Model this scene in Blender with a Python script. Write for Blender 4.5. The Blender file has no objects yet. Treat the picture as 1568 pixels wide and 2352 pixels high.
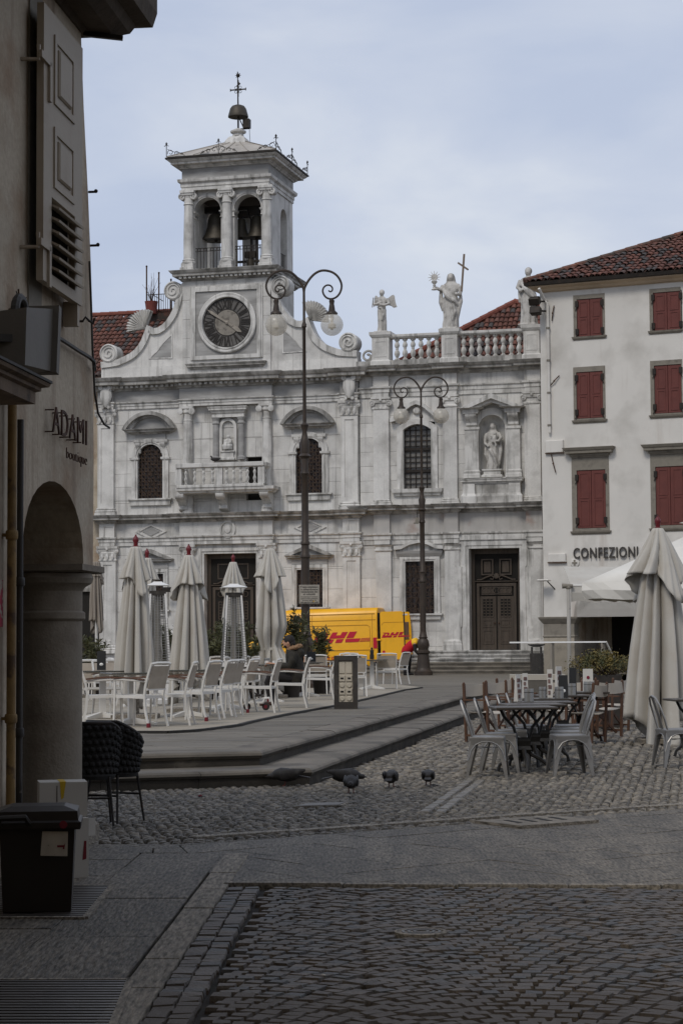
import bpy,bmesh,math,random
from math import sin,cos,pi,radians,sqrt,atan2
from mathutils import Vector,Matrix,noise as mnoise
random.seed(7)
SC=bpy.context.scene
C=SC.collection
# ------------------------------------------------------------------ camera
F_PX,CX,CY=4573.0,784.0,1176.0
PITCH,ROLL,CAMZ=math.atan(304/4573.0),radians(0.36),1.5
FW=Vector((0,cos(PITCH),sin(PITCH))); U0=Vector((0,-sin(PITCH),cos(PITCH))); R0=Vector((1,0,0))
RT=R0*cos(ROLL)-U0*sin(ROLL); UP=R0*sin(ROLL)+U0*cos(ROLL)
EYE=Vector((0,0,CAMZ))
cam_d=bpy.data.cameras.new('camera'); cam=bpy.data.objects.new('camera',cam_d); C.objects.link(cam)
cam_d.sensor_fit='VERTICAL'; cam_d.sensor_height=36; cam_d.sensor_width=24
cam_d.lens=F_PX/2352*36; cam_d.clip_start=0.1; cam_d.clip_end=2000
m=Matrix((RT,UP,-FW)).transposed().to_4x4(); m.translation=EYE
cam.matrix_world=m; SC.camera=cam
# ------------------------------------------------------------------ light
w=bpy.data.worlds.new('World'); SC.world=w; w.use_nodes=True
nt=w.node_tree; nt.nodes.clear()
def nn(t,ty,**k):
 n=t.nodes.new(ty)
 for a,b in k.items():setattr(n,a,b)
 return n
SUN_AZ,SUN_EL=radians(-28),radians(48)
sky=nn(nt,'ShaderNodeTexSky',sky_type='NISHITA',sun_disc=False,sun_elevation=SUN_EL,sun_rotation=radians(180-28),air_density=1.0,dust_density=2.0,ozone_density=1.5)
tc=nn(nt,'ShaderNodeTexCoord'); mp=nn(nt,'ShaderNodeMapping'); mp.inputs['Scale'].default_value=(2.2,2.2,5.5)
no=nn(nt,'ShaderNodeTexNoise'); no.inputs['Scale'].default_value=2.1; no.inputs['Detail'].default_value=7; no.inputs['Roughness'].default_value=.5; no.inputs['Distortion'].default_value=.3
rp=nn(nt,'ShaderNodeValToRGB')
CLOUD=[(.30,(4.95,5.62,7.2)),(.48,(5.3,5.98,7.5)),(.62,(6.2,6.75,7.95)),(.74,(7.4,7.8,8.5))]
rp.color_ramp.elements[0].position=.25; rp.color_ramp.elements[1].position=.85
while len(rp.color_ramp.elements)<4:rp.color_ramp.elements.new(.5)
for e,(p,c) in zip(rp.color_ramp.elements,CLOUD):e.position=p; e.color=(c[0]/10,c[1]/10,c[2]/10,1)
mu=nn(nt,'ShaderNodeMix',data_type='RGBA',blend_type='MULTIPLY'); mu.inputs[0].default_value=1; mu.inputs[7].default_value=(10,10,10,1)
mx=nn(nt,'ShaderNodeMix',data_type='RGBA'); mx.inputs[0].default_value=.90
bg=nn(nt,'ShaderNodeBackground'); bg.inputs['Strength'].default_value=.1
wo=nn(nt,'ShaderNodeOutputWorld'); L=nt.links.new
L(tc.outputs['Generated'],mp.inputs['Vector']); L(mp.outputs[0],no.inputs['Vector']); L(no.outputs['Fac'],rp.inputs[0])
L(rp.outputs[0],mu.inputs[6]); L(sky.outputs[0],mx.inputs[6]); L(mu.outputs[2],mx.inputs[7]); L(mx.outputs[2],bg.inputs[0]); L(bg.outputs[0],wo.inputs[0])
sd=bpy.data.lights.new('sun','SUN'); sd.energy=1.5; sd.angle=radians(16); sd.color=(1,.965,.92)
sun=bpy.data.objects.new('sun',sd); C.objects.link(sun)
sun_from=Vector((sin(SUN_AZ)*cos(SUN_EL),-cos(SUN_AZ)*cos(SUN_EL),sin(SUN_EL)))
sun.rotation_euler=sun_from.to_track_quat('Z','Y').to_euler(); sun.location=(0,0,60)
SC.view_settings.view_transform='Standard'; SC.view_settings.look='None'; SC.view_settings.exposure=0; SC.view_settings.gamma=1
SC.view_settings.use_curve_mapping=False
SC.render.engine='CYCLES'; SC.cycles.use_denoising=True; SC.cycles.max_bounces=6; SC.cycles.diffuse_bounces=4
SC.cycles.transparent_max_bounces=12
# ------------------------------------------------------------------ pixels to places
def ray(px,py):return(FW+RT*((px-CX)/F_PX)-UP*((py-CY)/F_PX))
def G(px,py,z=0.0):
 d=ray(px,py); t=(z-CAMZ)/d.z
 return EYE+d*t
def atY(px,py,Y):
 d=ray(px,py); return EYE+d*(Y/d.y)
class Frame:
 def __init__(s,o,rz):
  s.o=Vector(o); s.rz=rz; s.x=Vector((cos(rz),sin(rz),0)); s.y=Vector((-sin(rz),cos(rz),0))
 def hit(s,px,py,y=0.0):
  d=ray(px,py); e=EYE-s.o
  t=(y-e.dot(s.y))/d.dot(s.y); p=e+d*t
  return p.dot(s.x),p.z
 def hitx(s,px,py,x):
  d=ray(px,py); e=EYE-s.o
  t=(x-e.dot(s.x))/d.dot(s.x); p=e+d*t
  return p.dot(s.y),p.z
 def w(s,x,y,z):return s.o+s.x*x+s.y*y+Vector((0,0,z))
 # zoom windows of the photograph -> picture units
def zw(x0,y0,k):
 return lambda x,y:((x0+x*k)/1.7417,(y0+y*k)/1.7417)
r1=zw(350,250,.7015); r2=zw(350,1450,.7015); r3=zw(1400,950,.8489); r4=zw(1400,2000,.8489)
# ------------------------------------------------------------------ materials
MATS={}
def mat(name,col,rough=.85,var=.12,scale=2.0,bump=0.0,bscale=30.0,metal=0.0,col2=None,f2=(.45,.62),sc2=1.5,streak=None,objvar=0.0,spec=.35,st_scale=(3,3,.25),st_r=(.5,.72),fine=0.0,hue=None,emit=None,stretch=None,isl=False):
 if name in MATS:return MATS[name]
 tint=(1.01,.985,.93) if any(q in name for q in('marble','pale_plaster','statue','canvas','white','steel','mesh','dial','menu')) else(1.10,1.0,.84)
 wm=lambda c:(c[0]*tint[0],c[1]*tint[1],c[2]*tint[2])
 col=wm(col); col2=wm(col2) if col2 else None; streak=wm(streak) if streak else None
 M_=bpy.data.materials.new(name); M_.use_nodes=True; t=M_.node_tree; b=t.nodes['Principled BSDF']; l=t.links.new
 b.inputs['Roughness'].default_value=rough; b.inputs['Metallic'].default_value=metal; b.inputs['Specular IOR Level'].default_value=spec
 tc=nn(t,'ShaderNodeTexCoord'); vec=tc.outputs['Object']
 if stretch:
  mp=nn(t,'ShaderNodeMapping'); mp.inputs['Scale'].default_value=stretch; l(vec,mp.inputs[0]); vec=mp.outputs[0]
 oi=nn(t,'ShaderNodeObjectInfo').outputs['Random'] if not isl else nn(t,'ShaderNodeNewGeometry').outputs['Random Per Island']
 def noise(sc,det=6,v=vec,ro=.55,w=None):
  n=nn(t,'ShaderNodeTexNoise'); n.inputs['Scale'].default_value=sc; n.inputs['Detail'].default_value=det; n.inputs['Roughness'].default_value=ro
  l(v,n.inputs['Vector']); return n.outputs['Fac']
 def mixc(f,a,bb,mode='MIX'):
  x=nn(t,'ShaderNodeMix',data_type='RGBA',blend_type=mode); x.clamp_result=False
  for s_,v in((0,f),(6,a),(7,bb)):
   if isinstance(v,(tuple,list)):x.inputs[s_].default_value=(*v[:3],1)
   elif isinstance(v,(int,float)):x.inputs[s_].default_value=v
   else:l(v,x.inputs[s_])
  return x.outputs[2]
 def mr(v,a,bb,c0,d):
  x=nn(t,'ShaderNodeMapRange'); l(v,x.inputs[0])
  for i,q in enumerate((a,bb,c0,d)):x.inputs[i+1].default_value=q
  return x.outputs[0]
 c=mixc(mr(noise(scale),.3,.7,0,1),tuple(v*(1-var) for v in col),tuple(v*(1+var) for v in col))
 if col2:c=mixc(mr(noise(sc2,8),f2[0],f2[1],0,1),c,col2)
 if streak:
  mp=nn(t,'ShaderNodeMapping'); mp.inputs['Scale'].default_value=st_scale; l(vec,mp.inputs[0])
  c=mixc(mr(noise(1.0,7,mp.outputs[0],.6),st_r[0],st_r[1],0,1),c,streak)
 if fine:
  f=mr(noise(bscale*1.7,4),.3,.7,1-fine,1+fine); x=nn(t,'ShaderNodeCombineXYZ')
  for i in range(3):l(f,x.inputs[i])
  c=mixc(1.0,c,x.outputs[0],'MULTIPLY')
 if objvar:
  f=mr(oi,0,1,1-objvar,1+objvar); x=nn(t,'ShaderNodeCombineXYZ')
  for i in range(3):l(f,x.inputs[i])
  c=mixc(1.0,c,x.outputs[0],'MULTIPLY')
 if hue:c=mixc(mr(oi,hue[1],hue[2],0,1),c,hue[0])
 l(c,b.inputs['Base Color'])
 if bump:
  bp=nn(t,'ShaderNodeBump'); bp.inputs['Strength'].default_value=bump; bp.inputs['Distance'].default_value=.02
  l(noise(bscale,6),bp.inputs['Height']); l(bp.outputs[0],b.inputs['Normal'])
 if emit:b.inputs['Emission Color'].default_value=(*emit,1); b.inputs['Emission Strength'].default_value=1
 MATS[name]=M_; return M_
def glassmat(name,col,rough,alpha_mix,tint=(.9,.9,.9)):
 M_=bpy.data.materials.new(name); M_.use_nodes=True; t=M_.node_tree; t.nodes.clear(); l=t.links.new
 o=nn(t,'ShaderNodeOutputMaterial'); g=nn(t,'ShaderNodeBsdfPrincipled'); g.inputs['Base Color'].default_value=(*col,1); g.inputs['Roughness'].default_value=rough; g.inputs['Specular IOR Level'].default_value=.6
 tr=nn(t,'ShaderNodeBsdfTransparent'); tr.inputs[0].default_value=(*tint,1); mxs=nn(t,'ShaderNodeMixShader'); mxs.inputs[0].default_value=alpha_mix
 l(tr.outputs[0],mxs.inputs[1]); l(g.outputs[0],mxs.inputs[2]); l(mxs.outputs[0],o.inputs[0]); MATS[name]=M_; return M_
 # ------------------------------------------------------------------ mesh builder
class MB:
 def __init__(s):s.v=[]; s.f=[]; s.m=None
 def P(s,p):
  p=Vector(p)
  if s.m is not None:p=s.m@p
  s.v.append((p.x,p.y,p.z)); return len(s.v)-1
 def face(s,*i):s.f.append(tuple(i))
 def box(s,x0,x1,y0,y1,z0,z1):
  a=[s.P((x,y,z)) for z in(z0,z1) for x,y in((x0,y0),(x1,y0),(x1,y1),(x0,y1))]
  for q in((0,3,2,1),(4,5,6,7),(0,1,5,4),(1,2,6,5),(2,3,7,6),(3,0,4,7)):s.f.append(tuple(a[i] for i in q))
  return s
 def cbox(s,x0,x1,y0,y1,z0,z1,b=.01):
  a=[s.P((x,y1,z)) for x,z in((x0,z0),(x1,z0),(x1,z1),(x0,z1))]
  c=[s.P((x,y0+b,z)) for x,z in((x0,z0),(x1,z0),(x1,z1),(x0,z1))]
  d=[s.P((x,y0,z)) for x,z in((x0+b,z0+b),(x1-b,z0+b),(x1-b,z1-b),(x0+b,z1-b))]
  for i in range(4):
   j=(i+1)%4; s.face(a[i],a[j],c[j],c[i]); s.face(c[i],c[j],d[j],d[i])
  s.face(*d); s.face(*a[::-1]); return s
 def ring(s,pts):return[s.P(p) for p in pts]
 def skin(s,rings,closed=True,cap=True):
  for a,b in zip(rings,rings[1:]):
   n=len(a)
   for i in range(n if closed else n-1):
    j=(i+1)%n; s.f.append((a[i],a[j],b[j],b[i]))
  if cap and closed:
   s.f.append(tuple(rings[0][::-1])); s.f.append(tuple(rings[-1]))
 def lathe(s,prof,n=12,c=(0,0,0),axis='z',sx=1,sy=1,a0=0,loop=False):
  R=[]
  for r,z in prof:
   q=[]
   for k in range(n):
    a=a0+2*pi*k/n; u,v=r*cos(a)*sx,r*sin(a)*sy
    p=(c[0]+u,c[1]+v,c[2]+z) if axis=='z' else((c[0]+u,c[1]-z,c[2]+v) if axis=='y' else(c[0]+z,c[1]+u,c[2]+v))
    q.append(s.P(p))
   R.append(q)
  if loop:R.append(R[0])
  s.skin(R,cap=not loop); return s
 def tube(s,pts,r,n=6,closed=False,flat=1.0):
  pts=[Vector(p) for p in pts]; N=len(pts); rr=r if isinstance(r,(list,tuple)) else[r]*N; R=[]; prev=None
  for i,p in enumerate(pts):
   if closed:t=pts[(i+1)%N]-pts[i-1]
   else:t=pts[min(i+1,N-1)]-pts[max(i-1,0)]
   if t.length<1e-9:t=Vector((0,0,1))
   t.normalize()
   if prev is None:
    a=Vector((0,0,1)) if abs(t.z)<.9 else Vector((1,0,0)); u=t.cross(a).normalized()
   else:
    u=prev-t*prev.dot(t); u=u.normalized() if u.length>1e-6 else t.orthogonal().normalized()
   prev=u; v=t.cross(u)
   R.append([s.P(p+(u*cos(2*pi*k/n+pi/n)+v*sin(2*pi*k/n+pi/n)*flat)*rr[i]) for k in range(n)])
  if closed:R.append(R[0]); s.skin(R,cap=False)
  else:s.skin(R)
  return s
 def beam(s,p,q,w,h,up=(0,0,1)):
  p=Vector(p); q=Vector(q); t=(q-p).normalized(); up=Vector(up)
  if abs(t.dot(up))>.98:up=Vector((0,1,0))
  a=t.cross(up).normalized(); b=a.cross(t)
  R=[[s.P(o+a*(w/2*x)+b*(h/2*y)) for x,y in((-1,-1),(1,-1),(1,1),(-1,1))] for o in(p,q)]
  s.skin(R); return s
 def prism(s,poly,y0,y1):
  a=[s.P((x,y0,z)) for x,z in poly]; b=[s.P((x,y1,z)) for x,z in poly]; n=len(poly)
  s.f.append(tuple(a)); s.f.append(tuple(b[::-1]))
  for i in range(n):j=(i+1)%n; s.f.append((a[i],b[i],b[j],a[j]))
  return s
 def slab(s,poly,z0,z1):
  a=[s.P((x,y,z0)) for x,y in poly]; b=[s.P((x,y,z1)) for x,y in poly]; n=len(poly)
  s.f.append(tuple(a[::-1])); s.f.append(tuple(b))
  for i in range(n):j=(i+1)%n; s.f.append((a[i],a[j],b[j],b[i]))
  return s
 def band(s,outer,inner,y0,y1,closed=False):
  n=len(outer)
  A=[s.P((x,y0,z)) for x,z in outer]; B=[s.P((x,y0,z)) for x,z in inner]; Cc=[s.P((x,y1,z)) for x,z in outer]; D=[s.P((x,y1,z)) for x,z in inner]
  for i in range(n if closed else n-1):
   j=(i+1)%n
   s.f+=[(A[i],A[j],B[j],B[i]),(A[i],Cc[i],Cc[j],A[j]),(B[i],B[j],D[j],D[i]),(Cc[i],D[i],D[j],Cc[j])]
  if not closed:s.f+=[(A[0],B[0],D[0],Cc[0]),(A[-1],Cc[-1],D[-1],B[-1])]
  return s
 def sq(s,x0,x1,y0,y1,prof,back=True):
  R=[]
  for d,z in prof:
   yb=y1+d if back else y1
   R.append([s.P((x0-d,y0-d,z)),s.P((x1+d,y0-d,z)),s.P((x1+d,yb,z)),s.P((x0-d,yb,z))])
  s.skin(R); return s
 def sphere(s,c,r,n=12,k=8,sx=1,sy=1,sz=1):
  c=Vector(c); R=[]
  for i in range(k+1):
   a=-pi/2+pi*i/k; a=max(min(a,pi/2-.03),-pi/2+.03)
   R.append([s.P(c+Vector((cos(a)*cos(2*pi*j/n)*r*sx,cos(a)*sin(2*pi*j/n)*r*sy,sin(a)*r*sz))) for j in range(n)])
  s.skin(R); return s
 def loft(s,secs,n=20,fold=0,k=7,ph=0):
  R=[]
  for q in secs:
   z,cx,cy,rx,ry=q[:5]; fo=q[5] if len(q)>5 else fold
   R.append([s.P((cx+rx*cos(2*pi*i/n)*(1+fo*sin(k*2*pi*i/n+ph+z*1.5)),cy+ry*sin(2*pi*i/n)*(1+fo*sin(k*2*pi*i/n+ph+z*1.5)),z)) for i in range(n)])
  s.skin(R); return s
 def mesh(s,name='m'):
  me=bpy.data.meshes.new(name); me.from_pydata(s.v,[],s.f); me.update(); return me
def fixn(me):
 bm=bmesh.new(); bm.from_mesh(me); bmesh.ops.recalc_face_normals(bm,faces=bm.faces); bm.to_mesh(me); bm.free()
def obj(name,mb,ma,parent=None,smooth=False,label=None,fix=True):
 me=mb.mesh(name) if isinstance(mb,MB) else mb
 if isinstance(mb,MB) and fix:fixn(me)
 if ma is not None and not me.materials:me.materials.append(ma)
 o=bpy.data.objects.new(name,me); C.objects.link(o)
 if parent is not None:o.parent=parent
 if smooth and isinstance(mb,MB):
  me.polygons.foreach_set('use_smooth',[True]*len(me.polygons))
  try:me.set_sharp_from_angle(angle=radians(38 if smooth is True else smooth))
  except Exception:pass
 if label:o['label']=label
 return o
def tag(o,label=None,cat=None,group=None,kind=None):
 if label:o['label']=label
 if cat:o['category']=cat
 if group:o['group']=group
 if kind:o['kind']=kind
 return o
def thing(name,label,cat,loc=(0,0,0),rz=0,group=None,rot=None):
 o=bpy.data.objects.new(name,None); C.objects.link(o); o.location=loc; o.rotation_euler=rot or(0,0,rz); o.empty_display_size=.2
 return tag(o,label,cat,group)
def dup(root,loc,rz,label,group=None,skip=()):
 def cp(o,par):
  c=o.copy(); C.objects.link(c); c.parent=par
  for ch in o.children:
   if ch.name.split('.')[0] not in skip:cp(ch,c)
  return c
 r=cp(root,None); r.location=loc; r.rotation_euler=(0,0,rz); r['label']=label
 if group:r['group']=group
 return r
def text(name,body,size,ma,parent,loc,rot,ext=.01,align='CENTER',off=0.0,shear=0.0,sx=1.0,space=1.0):
 cu=bpy.data.curves.new(name,'FONT'); cu.body=body; cu.size=size; cu.extrude=ext; cu.align_x=align; cu.offset=off; cu.shear=shear; cu.space_character=space
 cu.resolution_u=3; t_=bpy.data.objects.new(name,cu); C.objects.link(t_); bpy.context.view_layer.update(); me=bpy.data.meshes.new_from_object(t_.evaluated_get(bpy.context.evaluated_depsgraph_get())); bpy.data.objects.remove(t_); me.materials.clear(); me.materials.append(ma); o=bpy.data.objects.new(name,me); C.objects.link(o); o.parent=parent; o.location=loc; o.rotation_euler=rot; o.scale=(sx,1,1); return o
def sm(pts,n=3):
 out=[]; P_=[Vector(p) for p in pts]; N=len(P_)
 for i in range(N-1):
  a,b,c,d=P_[max(i-1,0)],P_[i],P_[i+1],P_[min(i+2,N-1)]
  for k in range(n):t=k/n; out.append(.5*((2*b)+(c-a)*t+(2*a-5*b+4*c-d)*t*t+(3*b-a-3*c+d)*t**3))
 return out+[P_[-1]]
def fuse(o,vox,smooth=6):
 r=o.modifiers.new('fuse','REMESH'); r.mode='VOXEL'; r.voxel_size=vox; r.use_smooth_shade=True
 if smooth:q=o.modifiers.new('relax','SMOOTH'); q.factor=.5; q.iterations=smooth
def arc(cx,cz,r,a0,a1,n,rz=None):return[(cx+r*cos(radians(a0+(a1-a0)*i/n)),cz+(rz or r)*sin(radians(a0+(a1-a0)*i/n))) for i in range(n+1)]
def spiral(cx,cz,r0,r1,a0,a1,n):return[(cx+(r0+(r1-r0)*i/n)*cos(radians(a0+(a1-a0)*i/n)),cz+(r0+(r1-r0)*i/n)*sin(radians(a0+(a1-a0)*i/n))) for i in range(n+1)]
rnd=random.uniform
# ------------------------------------------------------------------ palette
marble=mat('weathered_marble',(.60,.59,.575),.75,.10,1.1,.15,14,col2=(.36,.35,.335),f2=(.48,.78),sc2=1.3,streak=(.24,.23,.215),st_scale=(5,5,.22),st_r=(.53,.80),objvar=.08,fine=.07)
marble_trim=mat('marble_trim',(.60,.59,.575),.75,.10,1.3,.15,14,col2=(.33,.32,.305),f2=(.48,.75),sc2=1.9,streak=(.17,.165,.15),st_scale=(5,5,.5),st_r=(.50,.74),objvar=.05)
marble_dirty=mat('stained_marble',(.45,.44,.425),.8,.16,1.2,.2,14,col2=(.22,.21,.195),f2=(.42,.66),sc2=1.6,streak=(.15,.145,.135),st_scale=(3.5,3.5,.6),st_r=(.46,.66))
frieze_m=mat('veined_grey_marble',(.36,.355,.35),.7,.25,1.0,.1,10,col2=(.22,.215,.21),f2=(.4,.7),sc2=1.8,stretch=(.6,1,2.2))
stone_grey=mat('grey_stone',(.20,.195,.185),.85,.2,3,.25,25,col2=(.12,.115,.11),f2=(.5,.7),sc2=3)
plaster_pale=mat('pale_plaster',(.62,.60,.57),.9,.06,.5,.12,20,col2=(.45,.43,.40),f2=(.5,.75),sc2=.7,streak=(.42,.37,.33),st_scale=(1.4,1.4,.12),st_r=(.58,.8),fine=.02)
plaster_old=mat('old_grey_plaster',(.39,.36,.32),.92,.14,1.0,.5,14,col2=(.27,.215,.17),f2=(.47,.66),sc2=1.6,streak=(.21,.17,.14),st_scale=(4.5,4.5,.3),st_r=(.52,.72),fine=.10)
tile_m=mat('terracotta_tile',(.135,.060,.048),.85,.3,5,.3,60,col2=(.07,.06,.055),f2=(.52,.72),sc2=1.1,objvar=.45,hue=((.065,.055,.05),.5,.75))
tile_dark=mat('old_terracotta_tile',(.11,.055,.044),.85,.35,5,.3,60,col2=(.055,.048,.045),f2=(.44,.6),sc2=2.2,objvar=.45)
black_iron=mat('dark_iron',(.022,.019,.017),.55,.3,4,.1,60,metal=.3,col2=(.05,.03,.02),f2=(.55,.8),sc2=6)
lamp_iron=mat('lamp_post_iron',(.040,.032,.027),.5,.25,3,.15,40,metal=.2,col2=(.062,.045,.035),f2=(.5,.75),sc2=2.2)
rust_iron=mat('rusty_iron',(.075,.042,.026),.8,.4,12,.1,60,col2=(.02,.016,.014),f2=(.45,.65),sc2=9)
wood_dark=mat('dark_door_wood',(.060,.049,.041),.65,.25,2,.2,30,stretch=(6,6,.6))
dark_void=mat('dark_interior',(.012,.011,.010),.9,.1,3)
lead_m=mat('lead_sheet',(.36,.36,.37),.6,.15,1.2,.1,20,col2=(.10,.10,.10),f2=(.62,.72),sc2=.9)
pane_m=mat('window_glass',(.03,.03,.033),.15,.3,3,spec=.5)
# ================================================================== ground
import numpy as np
PL=.34
granite=mat('bush_hammered_granite',(.112,.104,.093),.7,.22,2.5,.9,32,col2=(.082,.077,.07),f2=(.45,.6),sc2=6,objvar=.12,fine=.75,stretch=(1,.16,1))
granite_light=mat('kerb_granite',(.165,.155,.142),.8,.15,3,.8,32,objvar=.08,fine=.6,stretch=(1,.16,1))
sett_m=mat('porphyry_sett',(.082,.070,.061),.55,.3,9,.6,45,objvar=.38,hue=((.062,.058,.053),.55,.9),fine=.3,spec=.3,isl=True)
pebble_m=mat('river_cobble',(.150,.141,.128),.5,.3,11,.3,50,col2=(.085,.08,.072),f2=(.47,.6),sc2=12,objvar=.5,spec=.4,isl=True)
joint_m=mat('dirt_joint',(.017,.0145,.012),.95,.4,9,.4,60,col2=(.011,.013,.008),f2=(.55,.7),sc2=4)
plat_m=mat('plaza_slab',(.135,.13,.121),.75,.18,1.6,.3,40,col2=(.09,.086,.08),f2=(.45,.7),sc2=1.1,objvar=.14,fine=.14,stretch=(.5,2,1))
step_m=mat('step_stone',(.125,.117,.106),.7,.25,2,.3,30,col2=(.06,.055,.048),f2=(.50,.68),sc2=1.7,objvar=.08)
resin_m=mat('sandy_resin_floor',(.27,.258,.238),.85,.12,2,.2,90,col2=(.20,.192,.175),f2=(.5,.75),sc2=1.2,fine=.07)
asph_m=mat('far_paving',(.15,.145,.135),.85,.2,1.5,.3,25)
steel_grate=mat('steel_grate',(.11,.10,.092),.45,.2,5,.1,50,metal=.6)
mb=MB(); mb.slab([(-900,-300),(900,-300),(900,1500),(-900,1500)],-.6,-.03); tag(obj('ground',mb,joint_m),kind='structure')
def clip(poly,a,b):
 out=[]; n=len(poly); s=lambda p:(b[0]-a[0])*(p[1]-a[1])-(b[1]-a[1])*(p[0]-a[0])
 for i in range(n):
  p,q=poly[i],poly[(i+1)%n]; sp,sq_=s(p),s(q)
  if sp>=0:out.append(p)
  if sp*sq_<0:t=sp/(sp-sq_); out.append((p[0]+(q[0]-p[0])*t,p[1]+(q[1]-p[1])*t))
 return out
def clipc(poly,reg):
 for i in range(len(reg)):
  poly=clip(poly,reg[i],reg[(i+1)%len(reg)])
  if len(poly)<3:return[]
 return poly
def area(p):return .5*sum(p[i][0]*p[(i+1)%len(p)][1]-p[(i+1)%len(p)][0]*p[i][1] for i in range(len(p)))
def ccw(p):p=[(q[0],q[1]) for q in p]; return p if area(p)>0 else p[::-1]
def inset(poly,d):
 cx=sum(p[0] for p in poly)/len(poly); cy=sum(p[1] for p in poly)/len(poly); out=[]
 for p in poly:
  l=math.hypot(p[0]-cx,p[1]-cy); k=max(0,1-d/max(l,1e-4)); out.append((cx+(p[0]-cx)*k,cy+(p[1]-cy)*k))
 return out
def slabs(name,parent,ma,reg,o,ang,lx,ly,zt,gap=.008,th=.05,jit=.003,n_max=290,vary=.35,bev=.006):
 """running-bond slabs clipped to a convex region; each its own piece"""
 reg=ccw(reg); ca,sa=cos(ang),sin(ang); loc=[((p[0]-o[0])*ca+(p[1]-o[1])*sa,-(p[0]-o[0])*sa+(p[1]-o[1])*ca) for p in reg]
 x0=min(p[0] for p in loc)-lx; x1=max(p[0] for p in loc)+lx; y0=min(p[1] for p in loc); y1=max(p[1] for p in loc)
 L_=[]; y=y0; r=0
 while y<y1:
  h=ly*rnd(1-vary*.5,1+vary*.5); x=x0+(r%2)*lx*.5+rnd(-.2,.2)*lx; r+=1
  while x<x1:
   w_=lx*rnd(1-vary,1+vary)
   q=[(x,y),(x+w_,y),(x+w_,y+h),(x,y+h)]; q=[(o[0]+a*ca-b*sa,o[1]+a*sa+b*ca) for a,b in q]
   q=clipc(q,reg)
   if len(q)>=3 and area(q)>.01:L_.append(q)
   x+=w_
  y+=h
 L_.sort(key=lambda q:q[0][1]); rest=MB()
 for i,q in enumerate(L_):
  zz=zt+rnd(-jit,jit); q1=inset(q,gap); q2=inset(q,gap+bev)
  b=MB() if i<n_max else rest
  A=b.ring([(x,y,zt-th) for x,y in q1]); B=b.ring([(x,y,zz-bev) for x,y in q1]); D=b.ring([(x,y,zz+rnd(-.001,.001)) for x,y in q2]); b.skin([A,B,D])
  if i<n_max:obj(name,b,ma,parent)
 if rest.v:tag(obj(name+'s_beyond',rest,ma,parent),kind='stuff')
 # ---- key lines (pixels on the ground)
KA,KB=G(318,2352),G(572,1962)
kd=(KB-KA).normalized(); kn=Vector((kd.y,-kd.x,0))
K0=KA-kd*4.0
LINE_L,LINE_R=G(545,2033),G(1568,2037)
ld=(LINE_R-LINE_L).normalized()
GUT_L,GUT_R=G(495,1932),G(1150,1886)
gd=(GUT_R-GUT_L).normalized(); gn=Vector((-gd.y,gd.x,0))
def on(o,d,t):p=o+d*t; return(p.x,p.y)
# ---- setts
pav=thing('sett_paving',None,None); tag(pav,kind='structure')
def sett_mesh(seed):
 r=random.Random(seed); b=MB(); j=lambda a:a+r.uniform(-.07,.07)
 base=[(-.5,-.5),(.5,-.5),(.5,.5),(-.5,.5)]
 A=b.ring([(x,y,-.06) for x,y in base]); q=[(j(x*.96),j(y*.96)) for x,y in base]
 B=b.ring([(x*.99,y*.99,-.014) for x,y in q]); D=b.ring([(x*.90,y*.90,r.uniform(-.003,.003)) for x,y in q]); b.skin([A,B,D])
 return b
svar=[sett_mesh(i) for i in range(10)]; smesh=[]
for b in svar:me=b.mesh('sett'); fixn(me); me.materials.append(sett_m); smesh.append(me)
spots=[]
lim=lambda p:(p-KA).dot(kn)>.0
for r_ in range(2):
 t=0.0
 while True:
  l_=rnd(.085,.12); p=K0+kd*(t+l_/2)+kn*(.052+.10*r_)
  if(p-LINE_L).dot(Vector((-ld.y,ld.x,0)))>-.06:break
  spots.append((p.x,p.y,atan2(kd.y,kd.x)+rnd(-.05,.05),l_,.10)); t+=l_
W_=1.30; X0=-2.5
for cidx in range(8):
 y=4.2+.05*(cidx%2); rowi=0
 while y<13.4:
  n=14; rowh=rnd(.084,.096)
  for i in range(n):
   u=(i+.5+(rowi*.37+cidx*.2)%1*.8-.4)/n*2-1; x=X0+cidx*W_+(u+1)/2*W_; sl=-.86*u; yy=y+.28*(1-u*u)+rnd(-.007,.007)
   p=Vector((x,yy,0))
   if(p-KA).dot(kn)<.255 or(p-LINE_L).dot(Vector((-ld.y,ld.x,0)))>-.07:continue
   spots.append((x+rnd(-.006,.006),yy,math.atan(sl)+rnd(-.06,.06),W_/n*sqrt(1+sl*sl)*rnd(.86,.97),rowh/sqrt(1+sl*sl)*rnd(.84,.96)))
  y+=rowh; rowi+=1
mc=G(967,2143); spots=[s_ for s_ in spots if math.hypot(s_[0]-mc.x,(s_[1]-mc.y))>.15]
vis=lambda x,y:abs(x)<y*.1745+.1 and y>7.6
spots.sort(key=lambda s_:(not vis(s_[0],s_[1]),s_[1]))
rest=MB()
for i,(x,y,a,lx,ly) in enumerate(spots):
 k=random.randrange(10); z=rnd(-.005,.003)
 if i<295:
  o=bpy.data.objects.new('sett',smesh[k]); C.objects.link(o); o.parent=pav; o.location=(x,y,z); o.rotation_euler=(rnd(-.03,.03),rnd(-.03,.03),a); o.scale=(lx,ly,1)
 else:
  rest.m=Matrix.LocRotScale(Vector((x,y,z)),Matrix.Rotation(a,3,'Z'),Vector((lx,ly,1))); n0=len(rest.v)
  for v in svar[k].v:rest.P(v)
  rest.f+=[tuple(q+n0 for q in f) for f in svar[k].f]
tag(obj('setts_beyond',rest,sett_m,pav),kind='stuff')
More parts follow.
